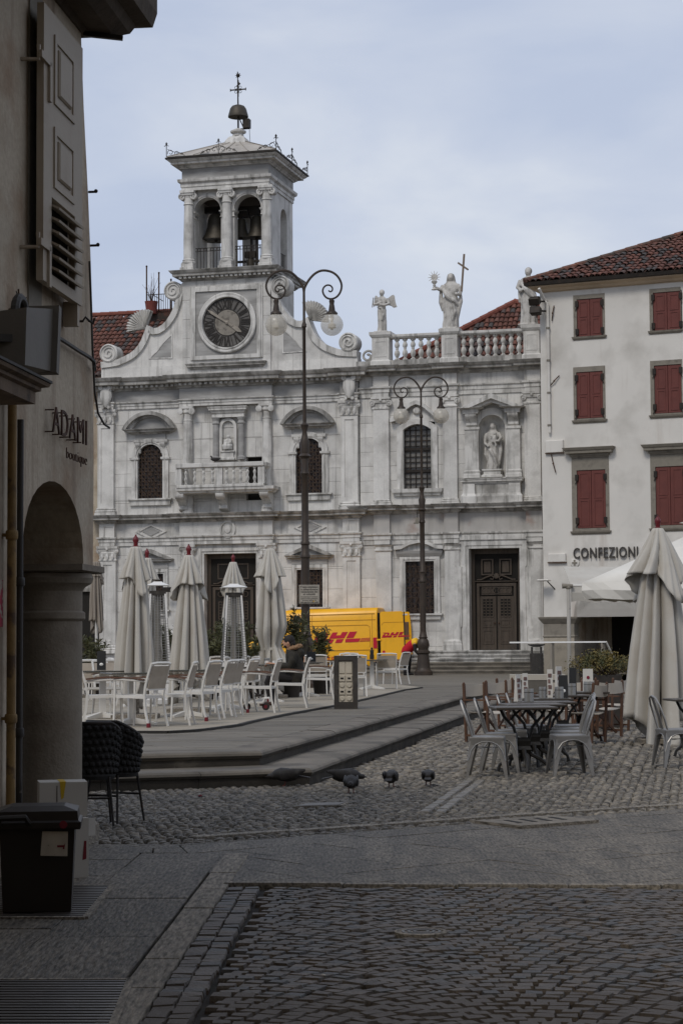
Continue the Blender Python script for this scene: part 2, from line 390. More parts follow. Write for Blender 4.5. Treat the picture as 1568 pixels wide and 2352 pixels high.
# manhole
mh=thing('manhole_cover','small round iron manhole cover set among the dark setts','manhole cover',(mc.x,mc.y,0))
b=MB(); b.lathe([(.0,-.04),(.14,-.04),(.14,.010),(.115,.012),(.11,.006),(.0,.006)],28); obj('rim',b,granite_light,mh)
b=MB()
for rr_ in(.03,.06,.09):b.lathe([(rr_,.004),(rr_+.014,.004),(rr_+.014,.011),(rr_,.011)],20,loop=True)
obj('lid',b,steel_grate,mh)
# ---- granite kerb strip and left slabs
kerb=thing('kerb_strip',None,None); tag(kerb,kind='structure')
t=0; kw=.17
while t<(KB-K0).length:
 l_=rnd(.75,1.15); l_=min(l_,(KB-K0).length-t+.001); q=[on(K0,kd,t),on(K0,kd,t+l_)]; q=q+[(q[1][0]-kn.x*kw,q[1][1]-kn.y*kw),(q[0][0]-kn.x*kw,q[0][1]-kn.y*kw)]
 b=MB(); q=ccw(q); q1=inset(q,.006); q2=inset(q,.014); z=rnd(-.002,.004)+.008
 b.skin([b.ring([(x,y,-.06) for x,y in q1]),b.ring([(x,y,z-.008) for x,y in q1]),b.ring([(x,y,z) for x,y in q2])]); obj('kerb_stone',b,granite_light,kerb); t+=l_
side=thing('stone_pavement',None,None); tag(side,kind='structure')
kl=K0-kn*(kw+.02); ke=KB-kn*(kw+.02)+kd*.1
reg=[(kl.x,kl.y),(ke.x,ke.y),on(ke,-kn,4),on(kl,-kn,4)]
slabs('paving_slab',side,granite,reg,(kl.x,kl.y),atan2(kd.y,kd.x),1.25,.62,0.002)
# two steel gratings let into the slabs
def grating(c4,label,nb):
 g=thing('floor_grating',label,'grating'); a,b_,c_,d_=[Vector((p.x,p.y,.006)) for p in c4]
 m=MB()
 for p,q in((a,b_),(b_,c_),(c_,d_),(d_,a)):m.beam(p,q,.035,.02)
 obj('frame',m,granite_light,g); m=MB()
 for i in range(nb):
  f=(i+.5)/nb; m.beam(a.lerp(d_,f),b_.lerp(c_,f),(a-d_).length/nb*.55,.014)
 obj('bars',m,steel_grate,g); m=MB(); m.slab([(p.x,p.y) for p in(a,b_,c_,d_)],.0055,.0075); obj('pit',m,dark_void,g)
grating([G(-250,2400),G(245,2400),G(300,2256),G(-200,2256)],'ribbed steel floor grating at the bottom left corner beside the kerb',22)
grating([G(-200,2112),G(196,2112),G(258,2038),G(-120,2038)],'dark steel floor grating under the bin',18)
# ---- pale kerb line across the street and the wide slab band behind it
bandp=thing('slab_band',None,None); tag(bandp,kind='structure')
t=-.1
Ltot=(LINE_R-LINE_L).length+3
ln=Vector((-ld.y,ld.x,0))
while t<Ltot:
 l_=rnd(.55,.85); q=[on(LINE_L,ld,t),on(LINE_L,ld,t+l_)]; q+=[(q[1][0]+ln.x*.085,q[1][1]+ln.y*.085),(q[0][0]+ln.x*.085,q[0][1]+ln.y*.085)]
 b=MB(); q=ccw(q); z=.012+rnd(-.004,.004); b.skin([b.ring([(x,y,-.06) for x,y in inset(q,.005)]),b.ring([(x,y,z-.01) for x,y in inset(q,.006)]),b.ring([(x,y,z) for x,y in inset(q,.018)])]); obj('edge_stone',b,granite_light,bandp); t+=l_
a=LINE_L+ln*.09; c_=LINE_R+ln*.09+ld*3
gA=GUT_L-gn*.05-gd*.35; gB=GUT_R-gn*.05+gd*6
reg=[(a.x-.12,a.y+.0),(c_.x,c_.y),(gB.x,gB.y),(gA.x,gA.y)]
slabs('band_slab',bandp,granite,reg,(a.x,a.y),radians(38),1.1,.55,0.0,gap=.006,bev=.005,jit=.002)
# small triangle left of the gutter, up to the arcade
reg=[(a.x-.12,a.y),(gA.x,gA.y),(-3.4,gA.y+.25),(-3.4,a.y)]
reg=clip(clip(ccw(reg),(kl.x,kl.y),(ke.x,ke.y)) if False else ccw(reg),(ke.x-kn.x*5,ke.y-kn.y*5),(ke.x+kn.x*5,ke.y+kn.y*5))
slabs('threshold_slab',side,granite,reg,(ke.x,ke.y),radians(4),.9,.4,0.001)
# ---- gutter stone, drain
gut=thing('gutter_line',None,None); tag(gut,kind='structure')
t=0; GL=(GUT_R-GUT_L).length
gs=GUT_L+gn*.26
while t<GL+6:
 l_=rnd(.8,1.2)
 q=[on(gs,gd,t),on(gs,gd,t+l_)]; q+=[(q[1][0]+gn.x*.13,q[1][1]+gn.y*.13),(q[0][0]+gn.x*.13,q[0][1]+gn.y*.13)]; q=ccw(q)
 b=MB(); z=.012+rnd(-.003,.003); b.skin([b.ring([(x,y,-.06) for x,y in inset(q,.004)]),b.ring([(x,y,z-.008) for x,y in inset(q,.005)]),b.ring([(x,y,z) for x,y in inset(q,.014)])]); obj('gutter_stone',b,granite_light,gut); t+=l_
dr=G(1232,1891); dro=thing('storm_drain','pale stone street drain with four dark slots in the gutter','drain',(dr.x,dr.y,0),atan2(gd.y,gd.x))
b=MB(); b.slab([(-.42,-.30),(.42,-.30),(.42,.30),(-.42,.30)],-.05,.026); obj('stone',b,granite_light,dro)
for i in range(4):
 b=MB(); b.m=Matrix.Translation((-.24+i*.16,.02,.027))@Matrix.Rotation(radians(-14),4,'Z'); b.box(-.022,.022,-.14,.14,-.001,.002); obj('slot',b,dark_void,dro)
 # ---- cobbles
cob=thing('cobble_paving',None,None); tag(cob,kind='structure')
# steps and platform edge polylines (outermost edge of each tread)
T1=[G(318,1731,PL),G(600,1724,PL),G(974,1612,PL),G(1169,1570,PL)]
def two(p,q,z):return Vector((p.x,p.y,z)),Vector((q.x,q.y,z))
fd=Vector((T1[1].x-T1[0].x,T1[1].y-T1[0].y,0)).normalized(); fn=Vector((fd.y,-fd.x,0))
sd_=Vector((T1[3].x-T1[1].x,T1[3].y-T1[1].y,0)).normalized(); sn=Vector((sd_.y,-sd_.x,0))
CO=Vector((T1[1].x,T1[1].y,0))
def corner(o):
 A=CO+fn*o; B=CO+sn*o; den=fd.x*sd_.y-fd.y*sd_.x; t=((B.x-A.x)*sd_.y-(B.y-A.y)*sd_.x)/den; return A+fd*t
TREAD=.62
def front_pt(o,t):return corner(o)-fd*t
def side_pt(o,t):return corner(o)+sd_*t
rng=np.random.default_rng(3)
def pebbles(pts,size):
 """split cobbles: 7-sided flat-domed stones, all in one mesh"""
 N=len(pts); k=7; ang=np.linspace(0,2*np.pi,k,endpoint=False)[None,:]+rng.uniform(-.25,.25,(N,k))
 rad=rng.uniform(.82,1.12,(N,k)); a=rng.normal(0,.22,N)[:,None]
 sx=size*rng.uniform(.95,1.65,(N,1)); sy=size*rng.uniform(.52,.78,(N,1))
 ex,ey=np.cos(ang)*rad*sx,np.sin(ang)*rad*sy
 gx,gy=ex*np.cos(a)-ey*np.sin(a),ex*np.sin(a)+ey*np.cos(a)
 top=rng.uniform(-.012,.010,(N,1)); tx,ty=rng.normal(0,.09,(N,1)),rng.normal(0,.09,(N,1))
 V=np.zeros((N,2*k+1,3))
 V[:,:k,0]=gx; V[:,:k,1]=gy; V[:,:k,2]=-.028
 V[:,k:2*k,0]=gx*.82; V[:,k:2*k,1]=gy*.82; V[:,k:2*k,2]=top-.004+gx*tx+gy*ty
 V[:,2*k,2]=top[:,0]+.003
 V[:,:,:2]+=pts[:,None,:]
 Fq=[]
 for i in range(k):
  j=(i+1)%k; Fq+=[(i,j,k+j),(i,k+j,k+i),(k+i,k+j,2*k)]
 Fa=(np.array(Fq)[None]+(np.arange(N)*(2*k+1))[:,None,None]).reshape(-1,3)
 return V.reshape(-1,3),Fa,k
def npmesh(name,V,Fa,ma):
 me=bpy.data.meshes.new(name); me.vertices.add(len(V)); me.vertices.foreach_set('co',V.astype(np.float32).ravel()); n=len(Fa)
 me.loops.add(n*3); me.loops.foreach_set('vertex_index',Fa.astype(np.int32).ravel()); me.polygons.add(n); me.polygons.foreach_set('loop_start',np.arange(0,n*3,3,dtype=np.int32)); me.update(calc_edges=True); me.validate(); me.materials.append(ma); return me
pp=[]
y=12.6
while y<40:
 s_=.044 if y<23 else .07
 xa,xb=-y*.175-.3,y*.175+.6
 n=int((xb-xa)/(s_*2.0)); xs=np.linspace(xa,xb,n)+rng.uniform(-.013,.013,n); ys=y+rng.uniform(-.012,.012,n); pp.append(np.stack([xs,ys,np.full(n,s_)],1)); y+=s_*1.02
pp=np.concatenate(pp)
P2=pp[:,:2]
def sd2(p,o,nrm):return(p[:,0]-o.x)*nrm.x+(p[:,1]-o.y)*nrm.y
keep=sd2(P2,GUT_L,gn)>-.01
g_in=(sd2(P2,gs,gn)>-.02)&(sd2(P2,gs,gn)<.15); keep&=~g_in
keep&=~((np.abs(sd2(P2,dr,gd))<.45)&(np.abs(sd2(P2,dr,gn))<.33))
oc=corner(TREAD+.02)
keep&=(sd2(P2,oc,fn)>0)|(sd2(P2,oc,sn)>0)
keep&=~((P2[:,0]<-2.05)&(P2[:,1]<14.6))
pp=pp[keep]; order=np.argsort(pp[:,1]); pp=pp[order]; P2=pp[:,:2]
vis_=np.abs(P2[:,0])<P2[:,1]*.170; idx=np.where(vis_)[0][:280]; oth=np.setdiff1d(np.arange(len(pp)),idx)
for sz in(.044,.07):
 sel=oth[pp[oth,2]==sz]; V,Fa,k=pebbles(P2[sel],sz*.70); tag(obj('cobbles',npmesh('cobbles',V,Fa,pebble_m),pebble_m,cob),kind='stuff')
cvar=[]
for i in range(8):V,Fa,k=pebbles(np.zeros((1,2)),.031); cvar.append(npmesh('cobble',V,Fa,pebble_m))
for i in idx:
 o=bpy.data.objects.new('cobble',cvar[i%8]); C.objects.link(o); o.parent=cob; o.location=(P2[i,0],P2[i,1],0)
b=MB(); b.slab([(-3,39.9),(30,39.9),(40,110),(-3,110)],-.05,-.006)
far_m=mat('far_cobbles',(.15,.145,.135),.8,.4,9,.5,22,col2=(.07,.066,.06),f2=(.5,.6),sc2=14); tag(obj('street',b,far_m),kind='structure')
# two raised stone runners in the cobbles, and a small flat lid
run=thing('stone_runner',None,None); tag(run,kind='structure')
for(pa,pb) in(((985,1868),(1092,1790)),((1020,1868),(1112,1795))):
 A,B=G(*pa),G(*pb); d=(B-A).normalized(); n_=Vector((-d.y,d.x,0)); t=0; LL=(B-A).length
 while t<LL:
  l_=rnd(.16,.3); q=ccw([on(A,d,t),on(A,d,t+l_),on(A+n_*.085,d,t+l_),on(A+n_*.085,d,t)]); b=MB(); z=.017+rnd(-.004,.004)
  b.skin([b.ring([(x,y,-.05) for x,y in inset(q,.005)]),b.ring([(x,y,z-.012) for x,y in inset(q,.006)]),b.ring([(x,y,z) for x,y in inset(q,.022)])]); obj('runner_stone',b,pebble_m,run); t+=l_
lid=thing('access_cover','flat square access cover in the cobbles in front of the pigeons','access cover'); q=ccw([(p.x,p.y) for p in(G(672,1856),G(785,1853),G(800,1846),G(700,1848))]); b=MB(); b.slab(q,-.03,.014); obj('frame',b,granite_light,lid); b=MB(); b.slab(inset(q,.04),.0145,.0185); obj('plate',b,steel_grate,lid)
# ---- platform with two steps
plat=thing('plaza_platform',None,None); tag(plat,kind='structure')
FB=Frame((0,0,0),0)
far_c=side_pt(0,72)
core=[(front_pt(0,16).x,front_pt(0,16).y),(corner(0).x,corner(0).y),(far_c.x,far_c.y),(-25,100)]
b=MB(); b.slab(ccw([(p[0],p[1]) for p in(front_pt(-.25,16),corner(-.25),far_c-sn*.25,(-25,105))]),-.1,PL-.012); obj('platform_bed',b,asph_m,plat)
reg=ccw([(p[0],p[1]) for p in(front_pt(-.42,9),corner(-.42),side_pt(-.42,34),side_pt(-14,30))])
slabs('plaza_slab',plat,plat_m,reg,(CO.x,CO.y),atan2(fd.y,fd.x),1.3,.42,PL,gap=.006,jit=.003,bev=.006)
b=MB(); q=ccw([(p[0],p[1]) for p in(side_pt(-14,30),side_pt(-.2,34),far_c,(-25,105))]); b.slab(q,PL-.01,PL-.002); obj('far_paving_bed',b,plat_m,plat)
riser_m=mat('shaded_grimy_riser',(.036,.033,.029),.85,.35,3,.3,30,col2=(.10,.094,.085),f2=(.58,.74),sc2=3)  # grime plus the shade under the nosing, both put into the riser colour
def steprun(o,zt,h,depth,closed_to):
 prof=[(-depth,zt),(-.06,zt+.002),(-.02,zt-.006),(.005,zt-.025),(.012,zt-.05),(.002,zt-.075),(-.02,zt-.085),(-.02,zt-h-.04),(-depth,zt-h-.04)]
 def seg(fa,fb):
  b=MB(); w1,w2=rnd(-.006,.004),rnd(-.006,.004)
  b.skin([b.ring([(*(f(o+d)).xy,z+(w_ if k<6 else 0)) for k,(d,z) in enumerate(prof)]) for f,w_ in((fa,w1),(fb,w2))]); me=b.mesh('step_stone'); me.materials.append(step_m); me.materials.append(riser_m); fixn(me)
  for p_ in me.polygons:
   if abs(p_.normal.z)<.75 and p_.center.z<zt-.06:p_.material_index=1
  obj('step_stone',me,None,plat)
 t=0.0
 while t<11:
  l_=rnd(1.0,1.7); e=t+l_; seg(lambda q,e=e:front_pt(q,e-.003),lambda q,t=t:(corner(q) if t==0 else front_pt(q,t+.003))); t=e
 t=0.0
 while t<46:
  l_=rnd(1.2,2.0); e=t+l_; seg(lambda q,t=t:(corner(q) if t==0 else side_pt(q,t+.003)),lambda q,e=e:side_pt(q,e-.003)); t=e
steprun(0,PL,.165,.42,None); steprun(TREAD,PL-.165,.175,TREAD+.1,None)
# ---- sandy café floor with a dark rubber edge
cf=thing('cafe_floor',None,None); tag(cf,kind='structure')
edge_px=[(120,1681),(201,1681.5),(300,1684),(384,1684),(440,1681),(472,1678),(545,1668),(571,1661),(656,1643),(766,1623),(848,1605),(927,1586),(965,1581)]
ep=[G(x,y,PL) for x,y in edge_px]; ep=[Vector((p.x,p.y,0)) for p in ep]
poly=[(p.x,p.y) for p in ep]+[(ep[-1].x-.5,ep[-1].y+4),(-4,ep[-1].y+10),(-16,ep[-1].y+10),(-16,ep[0].y)]
b=MB(); b.slab(ccw(poly),PL-.01,PL+.03); obj('resin_floor',b,resin_m,cf)
b=MB()
for p,q in zip(ep,ep[1:]):
 d=(q-p).normalized(); n_=Vector((d.y,-d.x,0)); p2,q2=p+n_*.03-d*.01,q+n_*.03+d*.01
 b.beam((p2.x,p2.y,PL+.008),(q2.x,q2.y,PL+.008),.07,.05)
obj('rubber_edge',b,mat('black_rubber',(.02,.019,.018),.7,.2,8),cf)
# ================================================================== church façades
CO_=atY(835,1478,80.0)
CH=Frame((CO_.x,CO_.y,0),radians(-15))
c2=lambda x,y,d=0:CH.hit(*r2(x,y),-d)
c1=lambda x,y,d=0:CH.hit(*r1(x,y),-d)
c3=lambda x,y,d=0:CH.hit(*r3(x,y),-d)
c4=lambda x,y,d=0:CH.hit(*r4(x,y),-d)
Z_SILL=c4(680,708)[1]; ST_H=(Z_SILL-PL)/6; Z_BASE=PL+3*ST_H
def blockwall(par,x0,x1,z0,z1,openings,y0=0.0,y1=.3,ch=.66,bl=1.35,ma=None,seed=1):
 r=random.Random(seed); cuts=sorted({z0,z1}|{z for o in openings for z in(o[2],o[3]) if z0<z<z1}); zs=[]
 for a,b in zip(cuts,cuts[1:]):
  n=max(1,round((b-a)/ch)); zs+=[(a+(b-a)*i/n,a+(b-a)*(i+1)/n) for i in range(n)]
 for row,(a,b) in enumerate(zs):
  free=[(x0,x1)]
  for o in openings:
   if o[2]<b-1e-4 and o[3]>a+1e-4:
    nf=[]
    for p,q in free:
     if o[1]<=p or o[0]>=q:nf.append((p,q)); continue
     if o[0]>p:nf.append((p,o[0]))
     if o[1]<q:nf.append((o[1],q))
    free=nf
  for p,q in free:
   n=max(1,round((q-p)/bl)); xs=[p+(q-p)*i/n for i in range(n+1)]
   for i in range(1,n):xs[i]+=r.uniform(-.3,.3)*(q-p)/n
   for u,v in zip(xs,xs[1:]):
    m_=MB(); dd=r.uniform(-.004,.004); m_.cbox(u+.003,v-.003,y0+dd,y1,a+.003,b-.003,.007); obj('stone_block',m_,ma or marble,par,fix=False)
def corn(z0,z1,p,base=0.0):
 h=z1-z0
 return[(base,z0),(base+.12*p,z0),(base+.16*p,z0+.10*h),(base+.30*p,z0+.20*h),(base+.30*p,z0+.38*h),(base+.72*p,z0+.42*h),(base+.74*p,z0+.66*h),(base+.84*p,z0+.72*h),(base+.97*p,z0+.92*h),(base+p,z1-.01),(base+p,z1)]
def entab(par,x0,x1,za,zf0,zf1,zt,d0,p,eps=0.0,fm=None,dent=False):
 y0=-d0; e=eps
 b=MB(); h=zf0-za
 b.sq(x0,x1,y0,0,[(0,za+e),(0,za+.42*h),(.03,za+.44*h),(.03,za+.78*h),(.09,za+.86*h),(.10,zf0+e)],False); obj('architrave',b,marble_trim,par)
 b=MB(); b.sq(x0,x1,y0,0,[(0,zf0-.01),(0,zf1+.01)],False); obj('frieze',b,fm or marble,par)
 b=MB(); b.sq(x0,x1,y0,0,corn(zf1+e,zt+e,p),False); obj('cornice',b,marble_dirty,par)
 if dent:
  b=MB(); n=int((x1-x0)/.22)
  for i in range(n):
   u=x0+(x1-x0)*(i+.5)/n; b.box(u-.055,u+.055,y0-.30*p-.07,y0,zf1+.2*(zt-zf1),zf1+.385*(zt-zf1))
  obj('dentils',b,marble_trim,par)
def pilaster(par,x0,x1,z0,zt,d,caph=.62,baseh=.34,style='corinth',panel=True,back=0.0):
 P_=MB(); zb,zc=z0+baseh,zt-caph
 if panel:
  w_=x1-x0; P_.box(x0,x0+.22*w_,-d,back,zb,zc); P_.box(x1-.22*w_,x1,-d,back,zb,zc); P_.box(x0+.22*w_,x1-.22*w_,-d+.035,back,zb,zc)
  P_.box(x0+.22*w_,x1-.22*w_,-d,-d+.034,zb,zb+.18); P_.box(x0+.22*w_,x1-.22*w_,-d,-d+.034,zc-.15,zc)
 else:P_.box(x0,x1,-d,back,zb,zc)
 s_=obj('pilaster',P_,marble,par)
 b=MB(); h=baseh; b.sq(x0,x1,-d,back,[(.10,z0),(.10,z0+.38*h),(.06,z0+.42*h),(.085,z0+.55*h),(.06,z0+.68*h),(.02,z0+.72*h),(.045,z0+.85*h),(0,z0+h)],False); obj('base',b,marble_trim,s_)
 b=MB(); h=caph; xc=(x0+x1)/2
 if style=='corinth':
  b.sq(x0,x1,-d,back,[(.0,zc),(.035,zc+.02),(.035,zc+.07),(.005,zc+.09),(.01,zc+.35*h),(.05,zc+.55*h),(.03,zc+.6*h),(.07,zc+.82*h),(.10,zc+.84*h),(.11,zt)],False)
  for k in(-1,0,1):b.lathe([(.0,0),(.055,.01),(.07,.06),(.0,.09)],6,(xc+k*(x1-x0)*.33,-d-.02,zc+.30*h),'y',1,2.0)
  vz,vr=zc+.68*h,.16*h
 else:
  b.sq(x0,x1,-d,back,[(.0,zc),(.035,zc+.02),(.035,zc+.08),(0,zc+.11),(.0,zc+.5*h),(.05,zc+.55*h),(.06,zc+.75*h),(.03,zc+.78*h),(.08,zc+.84*h),(.08,zt)],False)
  vz,vr=zc+.52*h,.24*h
 for sx in(x0-.03,x1+.03):
  b.lathe([(.0,0),(vr,0),(vr,.1),(vr*.72,.115),(vr*.72,.09),(.3*vr,.09),(.3*vr,.13),(0,.13)],14,(sx,-d+.04,vz),'y')
 b.lathe([(.0,0),(.07,.0),(.05,.07),(0,.08)],8,(xc,-d-.04,zt-.12),'y'); obj('capital',b,marble_trim,s_)
 return s_
def grille(x0,x1,z0,zt,y,nx,nz,arch=False,r=.013,fancy=True):
 b=MB(); xc=(x0+x1)/2; R_=(x1-x0)/2; zs=zt-R_ if arch else zt
 def top(x):return zs+sqrt(max(0,R_*R_-(x-xc)**2)) if arch else zt
 for i in range(nx+1):
  x=x0+(x1-x0)*i/nx
  if top(x)-z0>.05:b.beam((x,y,z0),(x,y,top(x)),r*2,r*2)
 for k in range(nz+1):
  z=z0+(zt-z0)*k/nz
  hw=R_ if z<=zs else sqrt(max(0,R_*R_-(z-zs)**2))
  if hw>.05:b.beam((xc-hw,y,z),(xc+hw,y,z),r*2,r*2)
 if fancy:
  cx,cz=(x1-x0)/nx,(zt-z0)/nz
  for i in range(nx):
   for k in range(nz):
    px,pz=x0+(i+.5)*cx,z0+(k+.5)*cz
    if pz>zs and abs(px-xc)>sqrt(max(0,R_*R_-(pz-zs)**2))-.05:continue
    if(i+k)%2==0:b.tube([(q[0],y,q[1]) for q in arc(px,pz,min(cx,cz)*.36,0,315,7)],r*.8,4,True)
  b.tube([(q[0],y-.02,q[1]) for q in[(xc-R_*.45,z0+.1),(xc,(z0+zs)/2),(xc-R_*.45,zs)]],r,4); b.tube([(q[0],y-.02,q[1]) for q in[(xc+R_*.45,z0+.1),(xc,(z0+zs)/2),(xc+R_*.45,zs)]],r,4)
  if arch:b.tube([(q[0],y-.02,q[1]) for q in arc(xc,zs,R_*.55,0,180,12)],r,4)
 return b
rust_grille=mat('grille_iron',(.050,.032,.021),.7,.4,8,.1,60,col2=(.022,.018,.015),f2=(.5,.65),sc2=7)
stained=mat('dark_stained_glass',(.028,.022,.024),.2,.5,6,spec=.5,col2=(.05,.03,.025),f2=(.5,.6),sc2=9)
def arched_window(par,x0,x1,z0,zt,fw=.26,proud=.09,ma=None):
 R_=(x1-x0)/2; xc=(x0+x1)/2; zs=zt-R_
 W=MB(); inn=[(x0,z0)]+arc(xc,zs,R_,180,0,16)+[(x1,z0)]; out=[(x0-fw,z0)]+arc(xc,zs,R_+fw,180,0,16)+[(x1+fw,z0)]
 W.band(out,inn,-proud,.24); mid=[(x0-fw*.45,z0)]+arc(xc,zs,R_+fw*.45,180,0,16)+[(x1+fw*.45,z0)]; inn2=[(x0-fw*.3,z0)]+arc(xc,zs,R_+fw*.3,180,0,16)+[(x1+fw*.3,z0)]
 W.band(mid,inn2,-proud-.035,-proud+.01)
 wd=obj('window',W,marble_trim,par)
 b=MB(); e=R_+fw*.5
 for s_ in(-1,1):
  q=[(xc+s_*e,zs-.02)]+[(xc+s_*e,zt+fw*.5),(xc,zt+fw*.5)]+[(xc+s_*(a-xc),z) for a,z in arc(xc,zs,R_+.04,90,0,10)]; b.prism(q,.001,.25)
 obj('spandrel',b,marble,wd)
 for s_ in(-1,1):
  b=MB(); u=xc+s_*(R_+fw/2); b.sq(u-fw/2-.01,u+fw/2+.01,-proud-.01,0,[(0,zs-.12),(.05,zs-.08),(.06,zs),(0,zs+.01)],False); obj('impost',b,marble_trim,wd)
 b=MB(); b.sq(x0-fw-.06,x1+fw+.06,-proud,0,[(.0,z0-.30),(.02,z0-.28),(.03,z0-.1),(.10,z0-.06),(.10,z0-.003)],False); obj('sill',b,marble_trim,wd)
 b=MB(); b.prism([(x0-.02,z0)]+arc(xc,zs,R_+.02,180,0,14)+[(x1+.02,z0)],.20,.23); obj('pane',b,stained,wd)
 obj('grille',grille(x0,x1,z0,zt,.06,8,16,True),rust_grille,wd); return(x0-fw*.5,x1+fw*.5,z0-.1,zt+fw*.5),wd
def rect_window(par,x0,x1,z0,zt,fw=.2,proud=.08,nx=8,nz=12):
 W=MB(); W.band([(x0-fw,z0),(x0-fw,zt+fw),(x1+fw,zt+fw),(x1+fw,z0)],[(x0,z0),(x0,zt),(x1,zt),(x1,z0)],-proud,.24); W.band([(x0-fw*.5,z0),(x0-fw*.5,zt+fw*.5),(x1+fw*.5,zt+fw*.5),(x1+fw*.5,z0)],[(x0-fw*.3,z0),(x0-fw*.3,zt+fw*.3),(x1+fw*.3,zt+fw*.3),(x1+fw*.3,z0)],-proud-.03,-proud+.01)
 wd=obj('window',W,marble_trim,par); b=MB(); b.sq(x0-fw,x1+fw,-proud,0,[(.0,z0-.24),(.02,z0-.1),(.09,z0-.06),(.09,z0-.003)],False); obj('sill',b,marble_trim,wd)
 b=MB(); b.box(x0-.01,x1+.01,.20,.23,z0-.01,zt+.01); obj('pane',b,stained,wd); obj('grille',grille(x0,x1,z0,zt,.05,nx,nz),rust_grille,wd)
 return(x0-fw*.5,x1+fw*.5,z0-.1,zt+fw*.5),wd
def tri_ped(par,x0,x1,z0,zap,d,th=.2,name='pediment',open_gap=0):
 xc=(x0+x1)/2; b=MB(); b.sq(x0+d,x1-d,-.06,0,corn(z0,z0+th,d-.0),False)
 t=.16; out=[(x0,z0+th),(xc,zap),(x1,z0+th)]; inn=[(x0+.30,z0+th),(xc,zap-t),(x1-.30,z0+th)]; b.band(out,inn,-d-.05,0)
 inn2=[(x0+.55,z0+th),(xc,zap-t-.1),(x1-.55,z0+th)]; b.band(inn,inn2,-d*.55,0); p=obj(name,b,marble_dirty,par)
 b=MB(); b.prism([(x0+.3,z0+th-.01),(x1-.3,z0+th-.01),(xc,zap-t)],-.07,0); obj('tympanum',b,frieze_m,p); return p
def seg_ped(par,x0,x1,z0,zap,d,th=.2):
 xc=(x0+x1)/2; h=zap-z0-th; a=(x1-x0)/2; R_=(a*a+h*h)/(2*h); cz=zap-R_; an=math.degrees(math.asin(min(1,a/R_)))
 b=MB(); b.sq(x0+d,x1-d,-.06,0,corn(z0,z0+th,d),False); o_=arc(xc,cz,R_,90+an,90-an,18); i_=[(xc+(x-xc)*.93,max(z0+th,cz+(z-cz)-.15)) for x,z in o_]; b.band(o_,i_,-d-.05,0)
 i2=[(xc+(x-xc)*.86,max(z0+th,z-.09)) for x,z in i_]; b.band(i_,i2,-d*.6,0); p=obj('pediment',b,marble_dirty,par)
 b=MB(); b.prism([(x,max(z0+th-.02,z)) for x,z in i_]+[(x1-.3,z0+th-.02),(x0+.3,z0+th-.02)],-.08,0); obj('tympanum',b,frieze_m,p); return p
def bracket(par,x,w_,z1,h,d,ma=None):
 b=MB(); prof=[(0,z1),(-d,z1),(-d*1.0,z1-.12*h),(-d*.93,z1-.25*h),(-d*.62,z1-.42*h),(-d*.42,z1-.66*h),(-d*.45,z1-.85*h),(-d*.25,z1-h),(0,z1-h)]
 b.skin([b.ring([(xx,y,z) for y,z in prof]) for xx in(x-w_/2,x+w_/2)]); return obj('bracket',b,ma or marble_trim,par,True)
balu_prof=[(.085,0),(.085,.07),(.05,.09),(.04,.12),(.085,.26),(.095,.33),(.075,.42),(.045,.50),(.055,.53),(.045,.56),(.075,.64),(.085,.70),(.07,.78),(.04,.86),(.06,.90),(.085,.92),(.085,1.0)]
def balmesh(h,k=1.0,n=8):
 b=MB(); b.lathe([(r*k,z*h) for r,z in balu_prof],n); me=b.mesh('baluster'); fixn(me); me.materials.append(marble_trim); me.polygons.foreach_set('use_smooth',[True]*len(me.polygons)); me.set_sharp_from_angle(angle=radians(45)); return me
